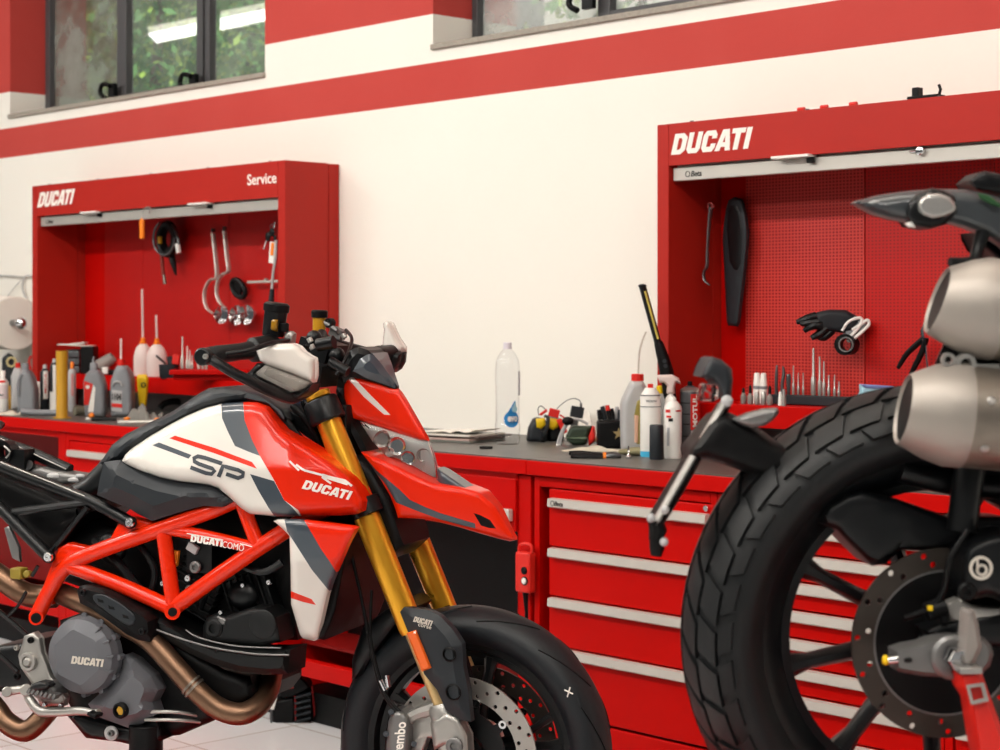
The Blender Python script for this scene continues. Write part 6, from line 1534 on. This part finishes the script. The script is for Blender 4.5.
# battery charger bag
o, fr = stand('battery_charger', 'dark grey and yellow battery charger with red clamps', 'charger', 546, 442, r=.06)
slab(fr, [(526.5, 438), (528, 428), (532.5, 419), (537, 417.5), (545, 419), (548, 424), (548, 441), (544, 444.5), (530, 443), (526.5, 440)], .05, 5, 'case', M['dark'], o)
slab(fr, [(546, 422), (549, 417), (561, 419), (564, 428), (564, 441), (560, 444), (548, 444)], .045, 5, 'case', M['satin'], o, t=.02)
b = MB(); pillow(b, fr, [(536, 419), (545, 418), (545.5, 425), (541, 429), (536.5, 427.5)], .052, .006, 3, thick=.02, g=3); b.build('yellow_face', M['yellow'], o)
b = MB(); pillow(b, fr, [(549.5, 418), (560, 419.5), (558, 427), (553, 430), (549.5, 428)], .040, .006, 3, thick=.02, g=3); b.build('yellow_face', M['yellow'], o)
MB().tube([fr.P(545, 416, -.06), fr.P(548, 418, -.065), fr.P(547, 428, -.07), fr.P(543, 436, -.07), fr.P(542, 431, -.07)], .009, 8, smooth=3, flat=.6).build('strap', M['dark'], o)
b = MB().box(fr.P(554, 413, -.03), (.034, .03, .026), Matrix.Rotation(.25, 3, 'Y')).tube([fr.P(540, 415, -.04), fr.P(547, 410, -.04)], .005, 8); b.build('clamp', M['redcap'], o, bevel=.003)
b = MB().box(fr.P(562, 426, -.045), (.018, .02, .05), Matrix.Rotation(-.45, 3, 'Y')); b.build('clamp', M['redcap'], o, bevel=.003)
b = MB().tube([fr.P(539, 447, -.06), fr.P(542, 440, -.07), fr.P(545, 446, -.06)], .007, 8, smooth=2).box(fr.P(540, 445, -.06), (.035, .02, .012)); b.build('clamp', M['black'], o)
b = MB().tube([fr.P(539, 416, -.04), fr.P(538, 409, -.04), fr.P(541, 406, -.04), fr.P(546, 410, -.03)], .0018, 6, smooth=4).tube([fr.P(557, 414, -.03), fr.P(557, 409, -.03), fr.P(566, 401, -.02), fr.P(574, 398.5, 0), fr.P(580, 401, 0), fr.P(581, 406, 0)], .0016, 6, smooth=4); b.build('thin_lead', M['darksteel'], o)
MB().tube([fr.P(560, 415, -.03), fr.P(566, 420, -.04), fr.P(564, 430, -.05)], .003, 6, smooth=4).build('red_lead', M['redcap'], o)
o, fr = stand('power_adapter', 'dark grey power plug box standing behind the green device', 'adapter', 577, 440, r=.05)
MB().box(fr.P(577, 412, 0), (.042, .03, .036), Matrix.Rotation(.18, 3, 'Y')).tube([fr.P(581, 408, 0), fr.P(581, 403, 0)], .004, 8).build('body', M['dark'], o, bevel=.003)
MB().tube([fr.P(575, 418, .0), fr.P(574, 428, 0), fr.P(576, 439, 0)], .012, 8).build('stem', M['darksteel'], o)
o, fr = stand('looped_cable', 'grey cable bundled with a black tie between the charger and green device', 'cable', 560, 446, r=.03)
MB().tube([fr.P(557, 446, 0), fr.P(560, 436, 0), fr.P(566, 424, .0), fr.P(572, 419, 0), fr.P(580, 420, 0), fr.P(588, 424, 0)], .0045, 8, smooth=4).tube([fr.P(557, 446, 0), fr.P(559, 449, 0), fr.P(563, 432, 0), fr.P(570, 421, 0)], .004, 8, smooth=4).build('cable', M['lgrey'], o)
MB().sph(fr.P(568, 421, -.01), .014, 1.4, 1, 1, 10).build('tie', M['black'], o)
MB().sph(fr.P(558, 447, -.002), .008, 1.2, 1, 1.2, 10).build('end_plug', M['white'], o)
rag('white_cloth', 'white paper cloth crumpled behind the green device', 'cloth', 587, 437, [(574, 0), (600, 0)], (.105, .05), M['paper'], 9)
o, fr = stand('battery_tester', 'green and red handheld device lying in front of the white cloth', 'tester', 581, 446, r=.045)
slab(fr, [(566, 436.5), (570, 428), (574, 425.5), (592, 426), (589, 435), (588, 440), (586, 444.5), (574, 446), (567, 441)], .028, 3, 'body', mat('dark_green_plastic', '2c3a2a', .45), o)
slab(fr, [(566, 436.5), (589, 436.5), (588, 440.5), (567, 439.5)], .032, 1.5, 'trim', mat('sage_plastic', '66755e', .45), o)
slab(fr, [(592, 426), (595, 426.5), (596, 433), (596, 441), (589, 446), (588, 438), (589, 434)], .030, 2, 'end_cap', M['redcap'], o)
slab(fr, [(594, 436.5), (597, 436.5), (597.5, 441.5), (594.5, 442)], .02, 1, 'brass_plug', mat('pale_brass', 'd8b880', .4), o)
o, fr = stand('pen_cup', 'black pen cup with a metal star, full of markers', 'cup', 609, 449, r=.05)
b = MB(); w0 = (597-609)*fr.s; w1 = (621-609)*fr.s
b.bb(w0, w1, -.035, .035, 0, 28*fr.s); b.build('cup', M['black'], o, bevel=.008)
st_ = []
for k in range(10):
    a = PI/2+2*PI*k/10; r_ = 6.3 if k % 2 == 0 else 2.6; st_.append((618+r_*math.cos(a), 434+r_*math.sin(a)*-1))
b = MB().plate([(x, y) for x, y in st_], [], lambda u, v, t: Vector(((u-609)*fr.s, -.0365-t, (fr.yb-v)*fr.s)), 0, .003); b.build('star', mat('brass_star', 'b8a070', .4, .6), o)
for k, (x0, x1, yt, m_) in enumerate(((600, 599, 411, 'satin'), (605, 603, 408, 'dark'), (608, 606, 407, 'steel'), (610, 608, 406.5, 'redcap'), (613, 612, 410, 'satin'), (616, 617, 408.5, 'lgrey'), (619, 619.5, 411, 'dark'))):
    n_ = ['black marker at the left of the pen cup', 'dark marker leaning left in the pen cup', 'silver marker in the pen cup', 'red-topped marker in the middle of the pen cup', 'black marker right of the red-topped one', 'light grey marker leaning in the pen cup', 'dark marker at the right rim of the pen cup'][k]
    p = fr.O+fr.hx*((x0-609)*fr.s)+fr.ly*(.012*(k % 3)-.012)
    p.z = BT+28*fr.s+.001
    q = thing('marker', n_, 'marker', p, fr.rz, 'markers in the pen cup')
    d = Vector(((x1-x0)*fr.s*1.5, 0, (421-yt)*fr.s))
    MB().cyl((0, 0, 0), d*.65, .0072, seg=10).build('barrel', M['satin'] if m_ == 'redcap' else M[m_], q)
    MB().cyl(d*.62, d, .0068, .006, seg=10).build('cap', M[m_], q)
rag('pale_rag', 'beige crumpled rag in front of the pen cup', 'cloth', 585, 452, [(562, 0), (624, 0)], (.017, .045), M['wcloth'], 2)
o, fr = stand('pliers', 'black-handled pliers with an orange collar lying on the worktop edge', 'pliers', 592, 458.5, r=.015)
b = MB().tube([fr.P(571, 455.5, .0), fr.P(580, 457, 0), fr.P(603, 457, 0)], [.008, .013, .012], 10, smooth=3).tube([fr.P(569, 453, .02), fr.P(582, 453.5, .02), fr.P(602, 455.5, .01)], [.006, .009, .008], 10, smooth=3); b.build('handle', M['black'], o)
MB().cyl(fr.P(603, 456.5, 0), fr.P(606, 456.5, 0), .0125, seg=12).build('collar', M['orange'], o)
MB().tube([fr.P(606, 456.5, 0), fr.P(613, 456, 0), fr.P(621, 456, 0)], [.011, .013, .006], 10).build('jaw', M['darksteel'], o)
o, fr = stand('small_funnel', 'tiny chrome valve standing at the worktop edge before the grey canister', 'valve', 628.5, 459, r=.008)
lz(fr, [(459, 2.6), (457, 2.8), (455, 1.6), (454, .9), (446, .7)], 'valve', M['chrome'], o, seg=12)
o, fr = stand('olive_cloth', 'small olive rag behind the chrome valve', 'cloth', 636, 456, r=.02)
MB().sph((0, 0, .012), .03, 1.2, .9, .42, 14).sph((-.03, .01, .01), .018, 1.2, 1, .5, 12).build('cloth', mat('olive_cloth', '8a8464', .9, bump=.8, bs=120, var=.3), o)
# canister
o, fr = stand('oil_canister', 'silver grey oil canister with a red cap and level window', 'canister', 635, 452, r=.05, group='canister and cans on the right bench')
slab(fr, [(621.5, 449), (621, 425), (621, 405), (622.5, 399), (628, 388), (631.5, 381), (643, 381), (647, 388), (649, 396), (650, 410), (649.5, 449), (646, 452), (625, 452)], .06, 5, 'body', M['lgrey'], o)
b = MB(); pillow(b, fr, [(637, 401), (642, 399), (647, 401), (646.5, 444), (636.5, 444), (634, 416)], .0605, .001, 1, thick=.003, g=4); b.build('level_window', mat('oily_window', '9a8c46', .35), o)
b = MB(); pillow(b, fr, [(634.5, 415), (638.5, 415.5), (638, 443), (634.5, 442.5)], .0620, .001, .8, thick=.003, g=4); b.build('label', mat('cream_label', 'e2b49a', .5), o)
lz(fr, [(382, 6.3), (375.5, 6.3), (375, 5.5)], 'cap', M['redcap'], o, cx=637.5)
o, fr = stand('spray_can', 'tall white spray can with a red nozzle, in front of the silver canister', 'can', 650.5, 457, r=.03, group='canister and cans on the right bench')
lz(fr, [(457, 9.8), (455.5, 10.4), (398, 10.4), (396, 10), (391, 7.0), (388.5, 5.5)], 'body', M['white'], o, seg=26)
lz(fr, [(388.8, 2.8), (385, 2.8), (384.6, 2.2)], 'nozzle', M['redcap'], o)
lab(fr, 'WÜRTH', 10.5, 645, 402.5, 656, 399.8, M['text_k'], o, .02)
patch(fr, 10.45, -1.3, 1.3, 407.5, 406.8, 'line', M['text_k'], o); patch(fr, 10.45, -1.3, .6, 457, 451.5, 'blue_band', mat('sky_blue', '46b0d8', .4), o)
patch(fr, 10.45, -1.3, 1.3, 396.3, 395.3, 'rim', M['alud'], o)
o, fr = stand('spray_can', 'white and grey spray can squeezed behind the tall red-nozzled can', 'can', 660, 454, Y=.345, group='canister and cans on the right bench')
lz(fr, [(454, 6), (400, 6), (396, 4), (392, 3)], 'body', M['lgrey'], o)
o, fr = stand('yellow_bottle', 'yellow bottle with a yellow cap behind the white cans', 'bottle', 660.5, 452, Y=.41, group='canister and cans on the right bench')
lz(fr, [(452, 5), (398, 5), (394, 4.5), (385, 4.2), (384.5, 3.6)], 'body', M['yellow'], o)
o, fr = stand('spray_bottle', 'white trigger spray bottle among the cans', 'bottle', 671, 454, Y=.36, group='canister and cans on the right bench')
slab(fr, [(664, 454), (663, 412), (666, 398), (671, 392), (676, 398), (679, 412), (679, 454)], .022, 4, 'body', M['white'], o)
slab(fr, [(657.5, 376), (659, 375), (672, 374.5), (679, 378), (681, 384), (676, 382.5), (674.5, 388), (675, 394), (667, 394), (667.5, 386), (664, 382.5), (660, 383)], .022, 2.5, 'trigger_head', M['milk'], o)
o, fr = stand('spray_can', 'short white can with a black square mark and white nozzle', 'can', 673, 459, r=.03, group='canister and cans on the right bench')
lz(fr, [(459, 8.2), (457.5, 8.8), (409, 8.8), (407, 8.4), (403.5, 5.6), (402, 4.6)], 'body', M['white'], o, seg=26)
lz(fr, [(402.2, 3.4), (399, 3.2), (397.5, 2.2)], 'nozzle', M['white'], o)
patch(fr, 8.9, -.62, -.1, 421.8, 418.6, 'black_square', M['text_b'], o)
patch(fr, 8.9, -1.0, -.4, 413, 410, 'red_mark', M['text_r'], o); patch(fr, 8.9, -.9, -.3, 418, 416, 'red_mark', M['text_r'], o); patch(fr, 8.9, .2, .9, 412, 410.5, 'red_mark', M['text_r'], o)
patch(fr, 8.9, -.8, -.5, 446, 428, 'faint_print', mat('faint_print', 'b4b4b8', .5), o)
o, fr = stand('black_cylinder', 'short dark grey cylinder standing in front of the white cans', 'cylinder', 656.5, 460, r=.025)
lz(fr, [(460, 6.6), (459, 7.0), (427, 7.0), (425.4, 6.2)], 'body', M['dark'], o, seg=24)
o, fr = stand('spray_can', 'dark grey and red spray can with white vertical lettering', 'can', 690, 455, r=.035, group='canister and cans on the right bench')
lz(fr, [(455, 9.6), (453, 10), (394, 10), (392, 9.6), (387.5, 5.2), (386.5, 3.4)], 'body', mat('gunmetal_print', '5c5f62', .35, .4, var=.2, vs=60), o, seg=28)
lz(fr, [(392.5, 9.9), (390.5, 9.9), (388, 6)], 'shoulder', M['alu'], o, seg=28)
lz(fr, [(387, 2.6), (382.5, 2.4), (382, 1.8)], 'nozzle', M['black'], o)
patch(fr, 10.05, -.05, 1.3, 430, 394.5, 'red_panel', M['redcap'], o); lab(fr, 'MOTUL', 10.2, 691.5, 427.5, 697, 396, M['text_w'], o, .04, vert=True)
patch(fr, 10.05, 0, 1.0, 438, 431, 'grey_panel', M['lgrey'], o)
for yy in (404, 415, 425, 437): patch(fr, 10.03, -1.3, -.1, yy, yy-1, 'line', M['text_b'], o)
# inspection lamp
o, fr = stand('inspection_lamp', 'slim black inspection lamp with a yellow strip, leaning upright behind the cans', 'lamp', 673, 451, Y=.41)
fr2 = fr
g = lambda x, y, d=0: fr.P(x, y, d)
MB().tube([g(673, 450.5), g(670, 400), g(666.5, 372), g(660, 348), g(658, 342)], [.018, .019, .021, .015, .012], 12, smooth=4).build('grip', M['black'], o)
MB().tube([g(658, 343), g(642.5, 286.5)], .0135, 12, flat=.8).sph(g(642.4, 286), .013, 1, 1, .5, 12).build('light_bar', M['satin'], o)
MB().tube([g(658, 339, -.011), g(645, 291, -.011)], .0062, 8, flat=.6).build('light_strip', mat('yellow_diffuser', 'cbb85a', .4), o)
b = MB().cyl(g(664.5, 361, -.016), g(664.5, 361, -.022), .006).cyl(g(665.5, 366, -.018), g(665.5, 366, -.024), .006); b.build('button', M['dark'], o)
o = thing('wall_wire', 'thin grey wire standing up the wall left of the right tool cabinet', 'wire', atY(640, 375, .66), 0)
MB().tube([atY(637, 440, .66)-o.location, atY(638.5, 365, .66)-o.location, atY(641, 345, .66)-o.location, atY(646, 332, .685)-o.location], .003, 6, smooth=3).build('wire', mat('pale_wire', 'c8bfb4', .5), o)
# remote control on the bench front
o, H = hang('lift_remote', 'red hand remote with black and white buttons on the bench front', 'remote', 525.5, 570, -.012)
b = MB(); c = H(525.5, 572, -.012)
b.box(c, (.058, .03, 40*.00288)); b.build('body', M['redcap'], o, bevel=.006)
b = MB().tube([H(519.5, 553, -.012), H(519.5, 546, -.012), H(525, 543.5, -.012), H(531.5, 546, -.012), H(531.5, 553, -.012)], .0045, 8, smooth=3); b.build('hanger', M['redcap'], o)
MB().lathe([(0, .0105), (.004, .0105), (.006, .008)], H(524.5, 570.5, -.027), (0, -1, 0), 18).build('button', M['black'], o)
MB().ring(H(524.5, 581, -.028), (0, 1, 0), .0125, .009, .004, 18).build('button_ring', M['black'], o)
MB().lathe([(0, .009), (.004, .009), (.006, .007)], H(524.5, 581, -.027), (0, -1, 0), 18).build('button', M['white'], o)
MB().tube([H(525.5, 592, -.012), H(525.8, 602, -.012), H(526.5, 612, -.01), H(526, 650, -.01)], [.009, .0065, .005, .005], 8).build('cable', M['black'], o)
# black slatted unit on the floor under the bench
o, fr = stand('battery_box', 'small black slatted unit with red edges on the floor behind the engine', 'box', 292, 731, Z=0, r=.02)
b = MB()
slab(fr, [(270, 700), (296, 696), (296, 731), (280, 731), (272, 725)], .05, 4, 'housing', M['black'], o, g=5)
b = MB()
for k in range(7): b.box(fr.P(303.5, 694+6*k, -.03), (.055, .06, .006), Matrix.Rotation(-.25, 3, 'Y'))
b.build('fins', M['dark'], o)
MB().box(fr.P(304, 710, .0), (.055, .08, .11)).build('core', M['black'], o)
b = MB().tube([fr.P(295, 696, -.05), fr.P(296, 728, -.05)], .003, 6).tube([fr.P(312, 686, -.04), fr.P(315, 716, -.04)], .003, 6); b.build('red_edge', M['bayred'], o)
slab(fr, [(277, 684), (295, 671), (306, 680), (312, 688), (295, 698), (280, 700)], .05, 3, 'lid', M['black'], o, g=4)
b = MB(); pillow(b, fr, [(278, 681), (290, 683), (294, 688), (288, 689)], .052, .002, 1, thick=.004, g=3); b.build('red_sticker', M['redcap'], o)
b = MB(); pillow(b, fr, [(269, 692), (276, 691), (277, 698), (274, 710), (270, 709)], .055, .002, 1, thick=.004, g=3); b.build('white_sticker', M['white'], o)
MB().tube([fr.P(272, 706, -.05), fr.P(271, 720, -.05), fr.P(276, 730, -.05), fr.P(294, 731, -.05)], .004, 8, smooth=4).build('bottom_rim', M['darksteel'], o)
# ---------- right tool cabinet
o, H = hang('hook_wrench', 'thin dark hook wrench hanging left of the black pouch', 'wrench', 710, 205, .55)
MB().tube([H(711, 207), H(709, 225), H(707.5, 250), H(707, 266), H(704, 272), H(704.5, 280), H(709.5, 285)], [.009, .007, .006, .007, .006, .006, .004], 8, smooth=4, flat=.6).build('handle', M['darksteel'], o)
MB().ring(H(711, 206), (0, 1, 0), .012, .006, .008, 12).build('eye', M['chrome'], o)
o, H = hang('rubber_pouch', 'long tapering black rubber tool pouch on the right pegboard', 'pouch', 734, 200, .64)
f_ = Frame(o.location, math.radians(46.6)); f_.px = 734
o.rotation_euler = (0, 0, f_.rz)
PO = [(722.5, 240), (723, 228), (726, 208), (728.5, 200), (734, 197), (741, 199), (745, 215), (747, 232), (746.5, 245), (743, 280), (738, 322), (736.5, 326.5), (728, 325.5), (726.5, 320), (725, 285)]
b = MB(); pillow(b, f_, PO, .004, .006, 4, both=True, g=5); b.build('pouch', M['dark'], o)
b = MB(); pillow(b, f_, [(726, 230), (728, 208), (733, 203), (740, 208), (743, 230), (741, 268), (735, 272), (729, 262)], .008, .004, 4, thick=.004, g=5); b.build('front_pad', M['satin'], o)
MB().cyl(f_.P(734, 200, .0), f_.P(734, 200, .035), .004).build('peg', M['steel'], o)
o, fr = (lambda p: (thing('work_gloves', 'pair of black work gloves with white cuffs on a peg of the right panel', 'gloves', p, Frame(p, 0).rz), Frame(p, 0)))(atY(835, 310, .60))
MB().tube([fr.P(835, 314, 0), fr.P(838, 314, .07)], .004, 6).build('peg', M['steel'], o)
def gl(pts, rr, nm, mt): 
    return MB().tube([fr.P(*q) for q in pts], rr, 10, smooth=4).build(nm, mt, o)
slab(fr, [(808, 319), (818, 312), (830, 309.5), (846, 310), (857, 316), (861, 321), (854, 332), (842, 333), (828, 331), (816, 330)], .022, 5, 'palm', M['dark'], o, g=4)
for q in ([(816, 316, -.01), (806, 319, -.012), (796.5, 322.5, -.01)], [(818, 322, -.02), (808, 323, -.02), (800, 323.5, -.018)], [(822, 326, -.02), (812, 326, -.022), (804, 331, -.015)], [(826, 328, -.01), (819, 334, -.012), (811, 338, -.01)], [(832, 330, .0), (824, 337, 0), (818, 337, 0)]):
    gl(q, [.013, .012, .007], 'finger', M['satin'])
b = MB().tube([fr.P(x, y, -.02) for x, y in ((842, 331), (848, 322), (858, 318), (862, 320), (858, 328), (851, 336), (848, 340), (852, 340), (864, 330), (869, 324), (867, 320), (860, 325), (852, 330))], .0048, 8, smooth=4); b.build('cuff', M['white'], o)
slab(fr, [(843, 333), (848, 323), (860, 318), (868, 321), (866, 328), (852, 339), (846, 338)], .018, 3, 'wrist', M['grey'], o, g=4)
o, H = hang('tape_roll', 'black tape roll hanging under the gloves', 'roll', 846, 344, .62)
MB().ring(H(847, 344.5), (-.35, 1, 0), .030, .0185, .05, 28).build('roll', M['black'], o)
MB().ring(H(846, 344.5, -.027), (-.35, 1, 0), .0215, .018, .004, 28).build('inner_core', M['alud'], o)
o, H = hang('snips', 'black and silver pliers hanging half hidden by the upper silencer', 'pliers', 923, 340, .62)
MB().tube([H(925, 337), H(915, 346), H(906, 355), H(898, 368)], [.008, .009, .008, .006], 8, smooth=4).tube([H(926, 338), H(922, 352), H(915, 366), H(911, 374)], [.008, .009, .008, .006], 8, smooth=4).build('handle', M['black'], o)
MB().tube([H(924, 340), H(923, 330), H(925, 322)], [.008, .007, .003], 8).tube([H(926, 345), H(927, 360), H(928, 368)], .004, 8).build('jaw', M['chrome'], o)
# ledge of the right cabinet
RY = .56
CAT_ = 'sockets and bits on the right ledge'
for k, (x, yt, w, dk) in enumerate(((743.5, 388, 3.0, 1), (750.3, 385, 3.0, 1), (757, 391, 2.8, 0), (763.5, 391, 2.9, 0), (769.8, 385, 3.0, 1))):
    o, fr = stand('grease_tube', ['leftmost small silver tube with a black tip on the right ledge', 'second small silver tube, black tip, before the white cups', 'third small silver tube, no tip, before the white cups', 'fourth small silver tube, below the right white cup', 'fifth small silver tube with a black tip, next to the dark tray'][k], 'tube', x, 404, Z=LZ, Y=.52, group='small silver tubes on the right ledge')
    lz(fr, [(404, w*.9), (403, w), (396, w), (394.5, w*.6), (393, w*.6)] if dk else [(404, w*.9), (403, w), (393, w*.9), (391, w*.6)], 'body', M['alu'], o, seg=14)
    if dk: lz(fr, [(393.2, w*.55), (yt+2, w*.5), (yt, w*.3)], 'tip', M['black'], o, seg=12)
for k, x in enumerate((757, 763.5)):
    o, fr = stand('paper_cup', ['left white conical cup behind the silver tubes', 'right white conical cup behind the silver tubes'][k], 'cup', x, 400, Z=LZ, Y=.60, group='white cups on the right ledge')
    lz(fr, [(402, 4.2), (384, 4.0), (370.5, 2.7), (370, 2.3)], 'cup', M['white'], o)
    lz(fr, [(386, 4.3), (383, 4.3)], 'grey_rim', M['grey'], o)
o, fr = stand('tool_tray', 'dark grey tray along the back of the right ledge holding punches', 'tray', 810, 405, Z=LZ, Y=.635)
dx = Vector((RT.x, -RT.y, 0))
a_, c_ = atY(774, 400, .60), atY(905, 400, .60); o.rotation_euler = (0, 0, 0); o.location = Vector(((a_.x+c_.x)/2, .60, LZ)); L_ = (c_.x-a_.x)/2
MB().bb(-L_, L_, -.02, .02, 0, .028).build('tray', M['dark'], o, bevel=.003)
TZ = LZ+.0285
for k, (x, yt, w, kind, l1) in enumerate(((776.5, 365, 1.9, 1, 'dark round file, leftmost tool in the grey tray'), (782.5, 366, 2.0, 1, 'curved dark chisel, second tool in the grey tray'), (788.8, 374, 2.3, 2, 'flat grey spatula, third tool in the grey tray'), (793.5, 367, 1.4, 0, 'slim silver punch right of the flat spatula'),
        (798.3, 374, 1.2, 0, 'short silver punch, left one of a similar pair'), (803.3, 374, 1.2, 0, 'short silver punch, right one of a similar pair'), (813.5, 349, 2.7, 0, 'tallest and thickest silver punch in the tray'), (819.8, 357, 2.1, 0, 'silver punch just right of the tallest one'), (824, 361.5, 1.8, 0, 'third tallest silver punch, right of the tallest pair'),
        (828.8, 375, 1.6, 0, 'short silver punch right of the three tall ones'), (834.6, 374.5, 1.4, 0, 'thin silver punch, next to last in the tray'), (839, 381, 1.5, 0, 'shortest silver punch at the right end of the tray'))):
    o, fr = stand('hand_punch', l1, 'tool', x, 396, Z=TZ, Y=.60, group='punches and files in the grey tray')
    yb = 396.0
    if kind == 0: lz(fr, [(yb, w*.85), (yb-3, w*1.05), (yb-(yb-yt)*.36, w), (yb-(yb-yt)*.42, w*.55), (yt+1, w*.45), (yt, w*.35)], 'shank', M['alu'], o, seg=12)
    elif kind == 1: MB().tube([fr.P(x, yb, 0), fr.P(x-.3, 385, 0), fr.P(x+1.2*(k == 1), 374, 0), fr.P(x+.5, yt, 0)], [w*fr.s, w*fr.s*.9, w*fr.s*.9, w*fr.s*.4], 10, smooth=3).build('shank', M['darksteel'], o)
    else: slab(fr, [(x-1.3, yb), (x-2.3, 380), (x-2, yt), (x+2, yt), (x+2.2, 380), (x+1.2, yb)], .004, 1, 'blade', M['darksteel'], o, g=2)
for k, (x, w, yt) in enumerate(((780.3, 2.4, 391), (784, 2.6, 388.5))):
    o, fr = stand('grease_tube', ['small white tube in front of the tray, left one', 'small silver tube in front of the tray, right one'][k], 'tube', x, 405, Z=LZ, Y=.52, group='small silver tubes on the right ledge')
    lz(fr, [(405, w), (398, w*.9), (yt, w*.5)], 'body', M['white'] if k == 0 else M['alu'], o, seg=12)
o, fr = stand('plastic_bag', 'clear bag with a blue band lying at the back of the right ledge', 'bag', 874, 398, Z=LZ, Y=.53)
slab(fr, [(858, 400), (861, 391), (860, 384.5), (866, 385), (884, 386), (894, 386.5), (894, 404), (860, 404)], .02, 3, 'bag', M['paleblue'], o, g=4)
b = MB(); pillow(b, fr, [(859.5, 384), (893, 386), (893, 389), (866, 388)], .022, .002, 1, thick=.004, g=4); b.build('blue_band', mat('bag_blue', '8090c8', .5), o)
# small things on top of the right cabinet
o, H = hang('black_bracket', 'small black metal bracket lying on top of the right tool cabinet', 'bracket', 927, 97, .47)
o.location.z = CZ-.011
o.location.y = .47
g = lambda x, z, d=0: Vector(((x-927)*.0018, d, z))
q = depth(o.location)/F
MB().bb((912-927)*q*1.25, (940-927)*q*1.25, -.02, .02, .0, .008).bb((915-927)*q*1.25, (921-927)*q*1.25, -.012, .012, .0, 12*q).tube([Vector(((938-927)*q*1.25, 0, .004)), Vector(((939.5-927)*q*1.25, 0, 8*q)), Vector(((938-927)*q*1.25, 0, 13*q))], .0045, 8).build('bracket', M['black'], o, bevel=.002)
for k, (x, l1) in enumerate(((801, 'small red fitting on top of the right cabinet, left one'), (824, 'small orange-red fitting on top of the right cabinet, middle one'), (853, 'small red fitting on top of the right cabinet, right one'))):
    p = atY(x, 105, .47); p.z = CZ-.0115
    o = thing('cap_fitting', l1, 'fitting', p, 0, 'small fittings on the right cabinet')
    MB().cyl((-.01, 0, .0065), (.012, 0, .0065), .006, seg=12).build('fitting', M['redcap'], o)
o = thing('white_tube', 'thin white tube lying on top of the right cabinet', 'tube', (atY(828, 104, .49).x, .49, CZ-.0115), 0)
MB().tube([(-.09, 0, .005), (0, .0, .007), (.10, 0, .005)], .0045, 8).build('tube', M['white'], o)
# padlocks on the shutter rails
o, H = hang('shutter_lock', 'round chrome lock on the right shutter rail', 'lock', 921, 151, .452)
MB().lathe([(0, .012), (.008, .012), (.010, .008)], (0, 0, 0), (0, -1, 0), 18).tube([(-.005, 0, 0), (-.035, 0, 0)], .003, 6).build('lock', M['chrome'], o)

# castor of a floor jack seen under the engine
o, fr = stand('castor_wheel', 'small grey castor on a black bracket on the tiles under the engine', 'castor', 180, 744, Z=0, r=.02)
MB().lathe([(-.014, .02), (-.012, .030), (.012, .030), (.014, .02)], (0, 0, .030), (.3, 1, 0), 24).build('wheel', M['darksteel'], o)
MB().tube([Vector((0, -.02, .03)), Vector((.004, -.02, .055)), Vector((.02, 0, .075)), Vector((.06, 0, .085))], .009, 8, smooth=3).build('bracket', M['black'], o)
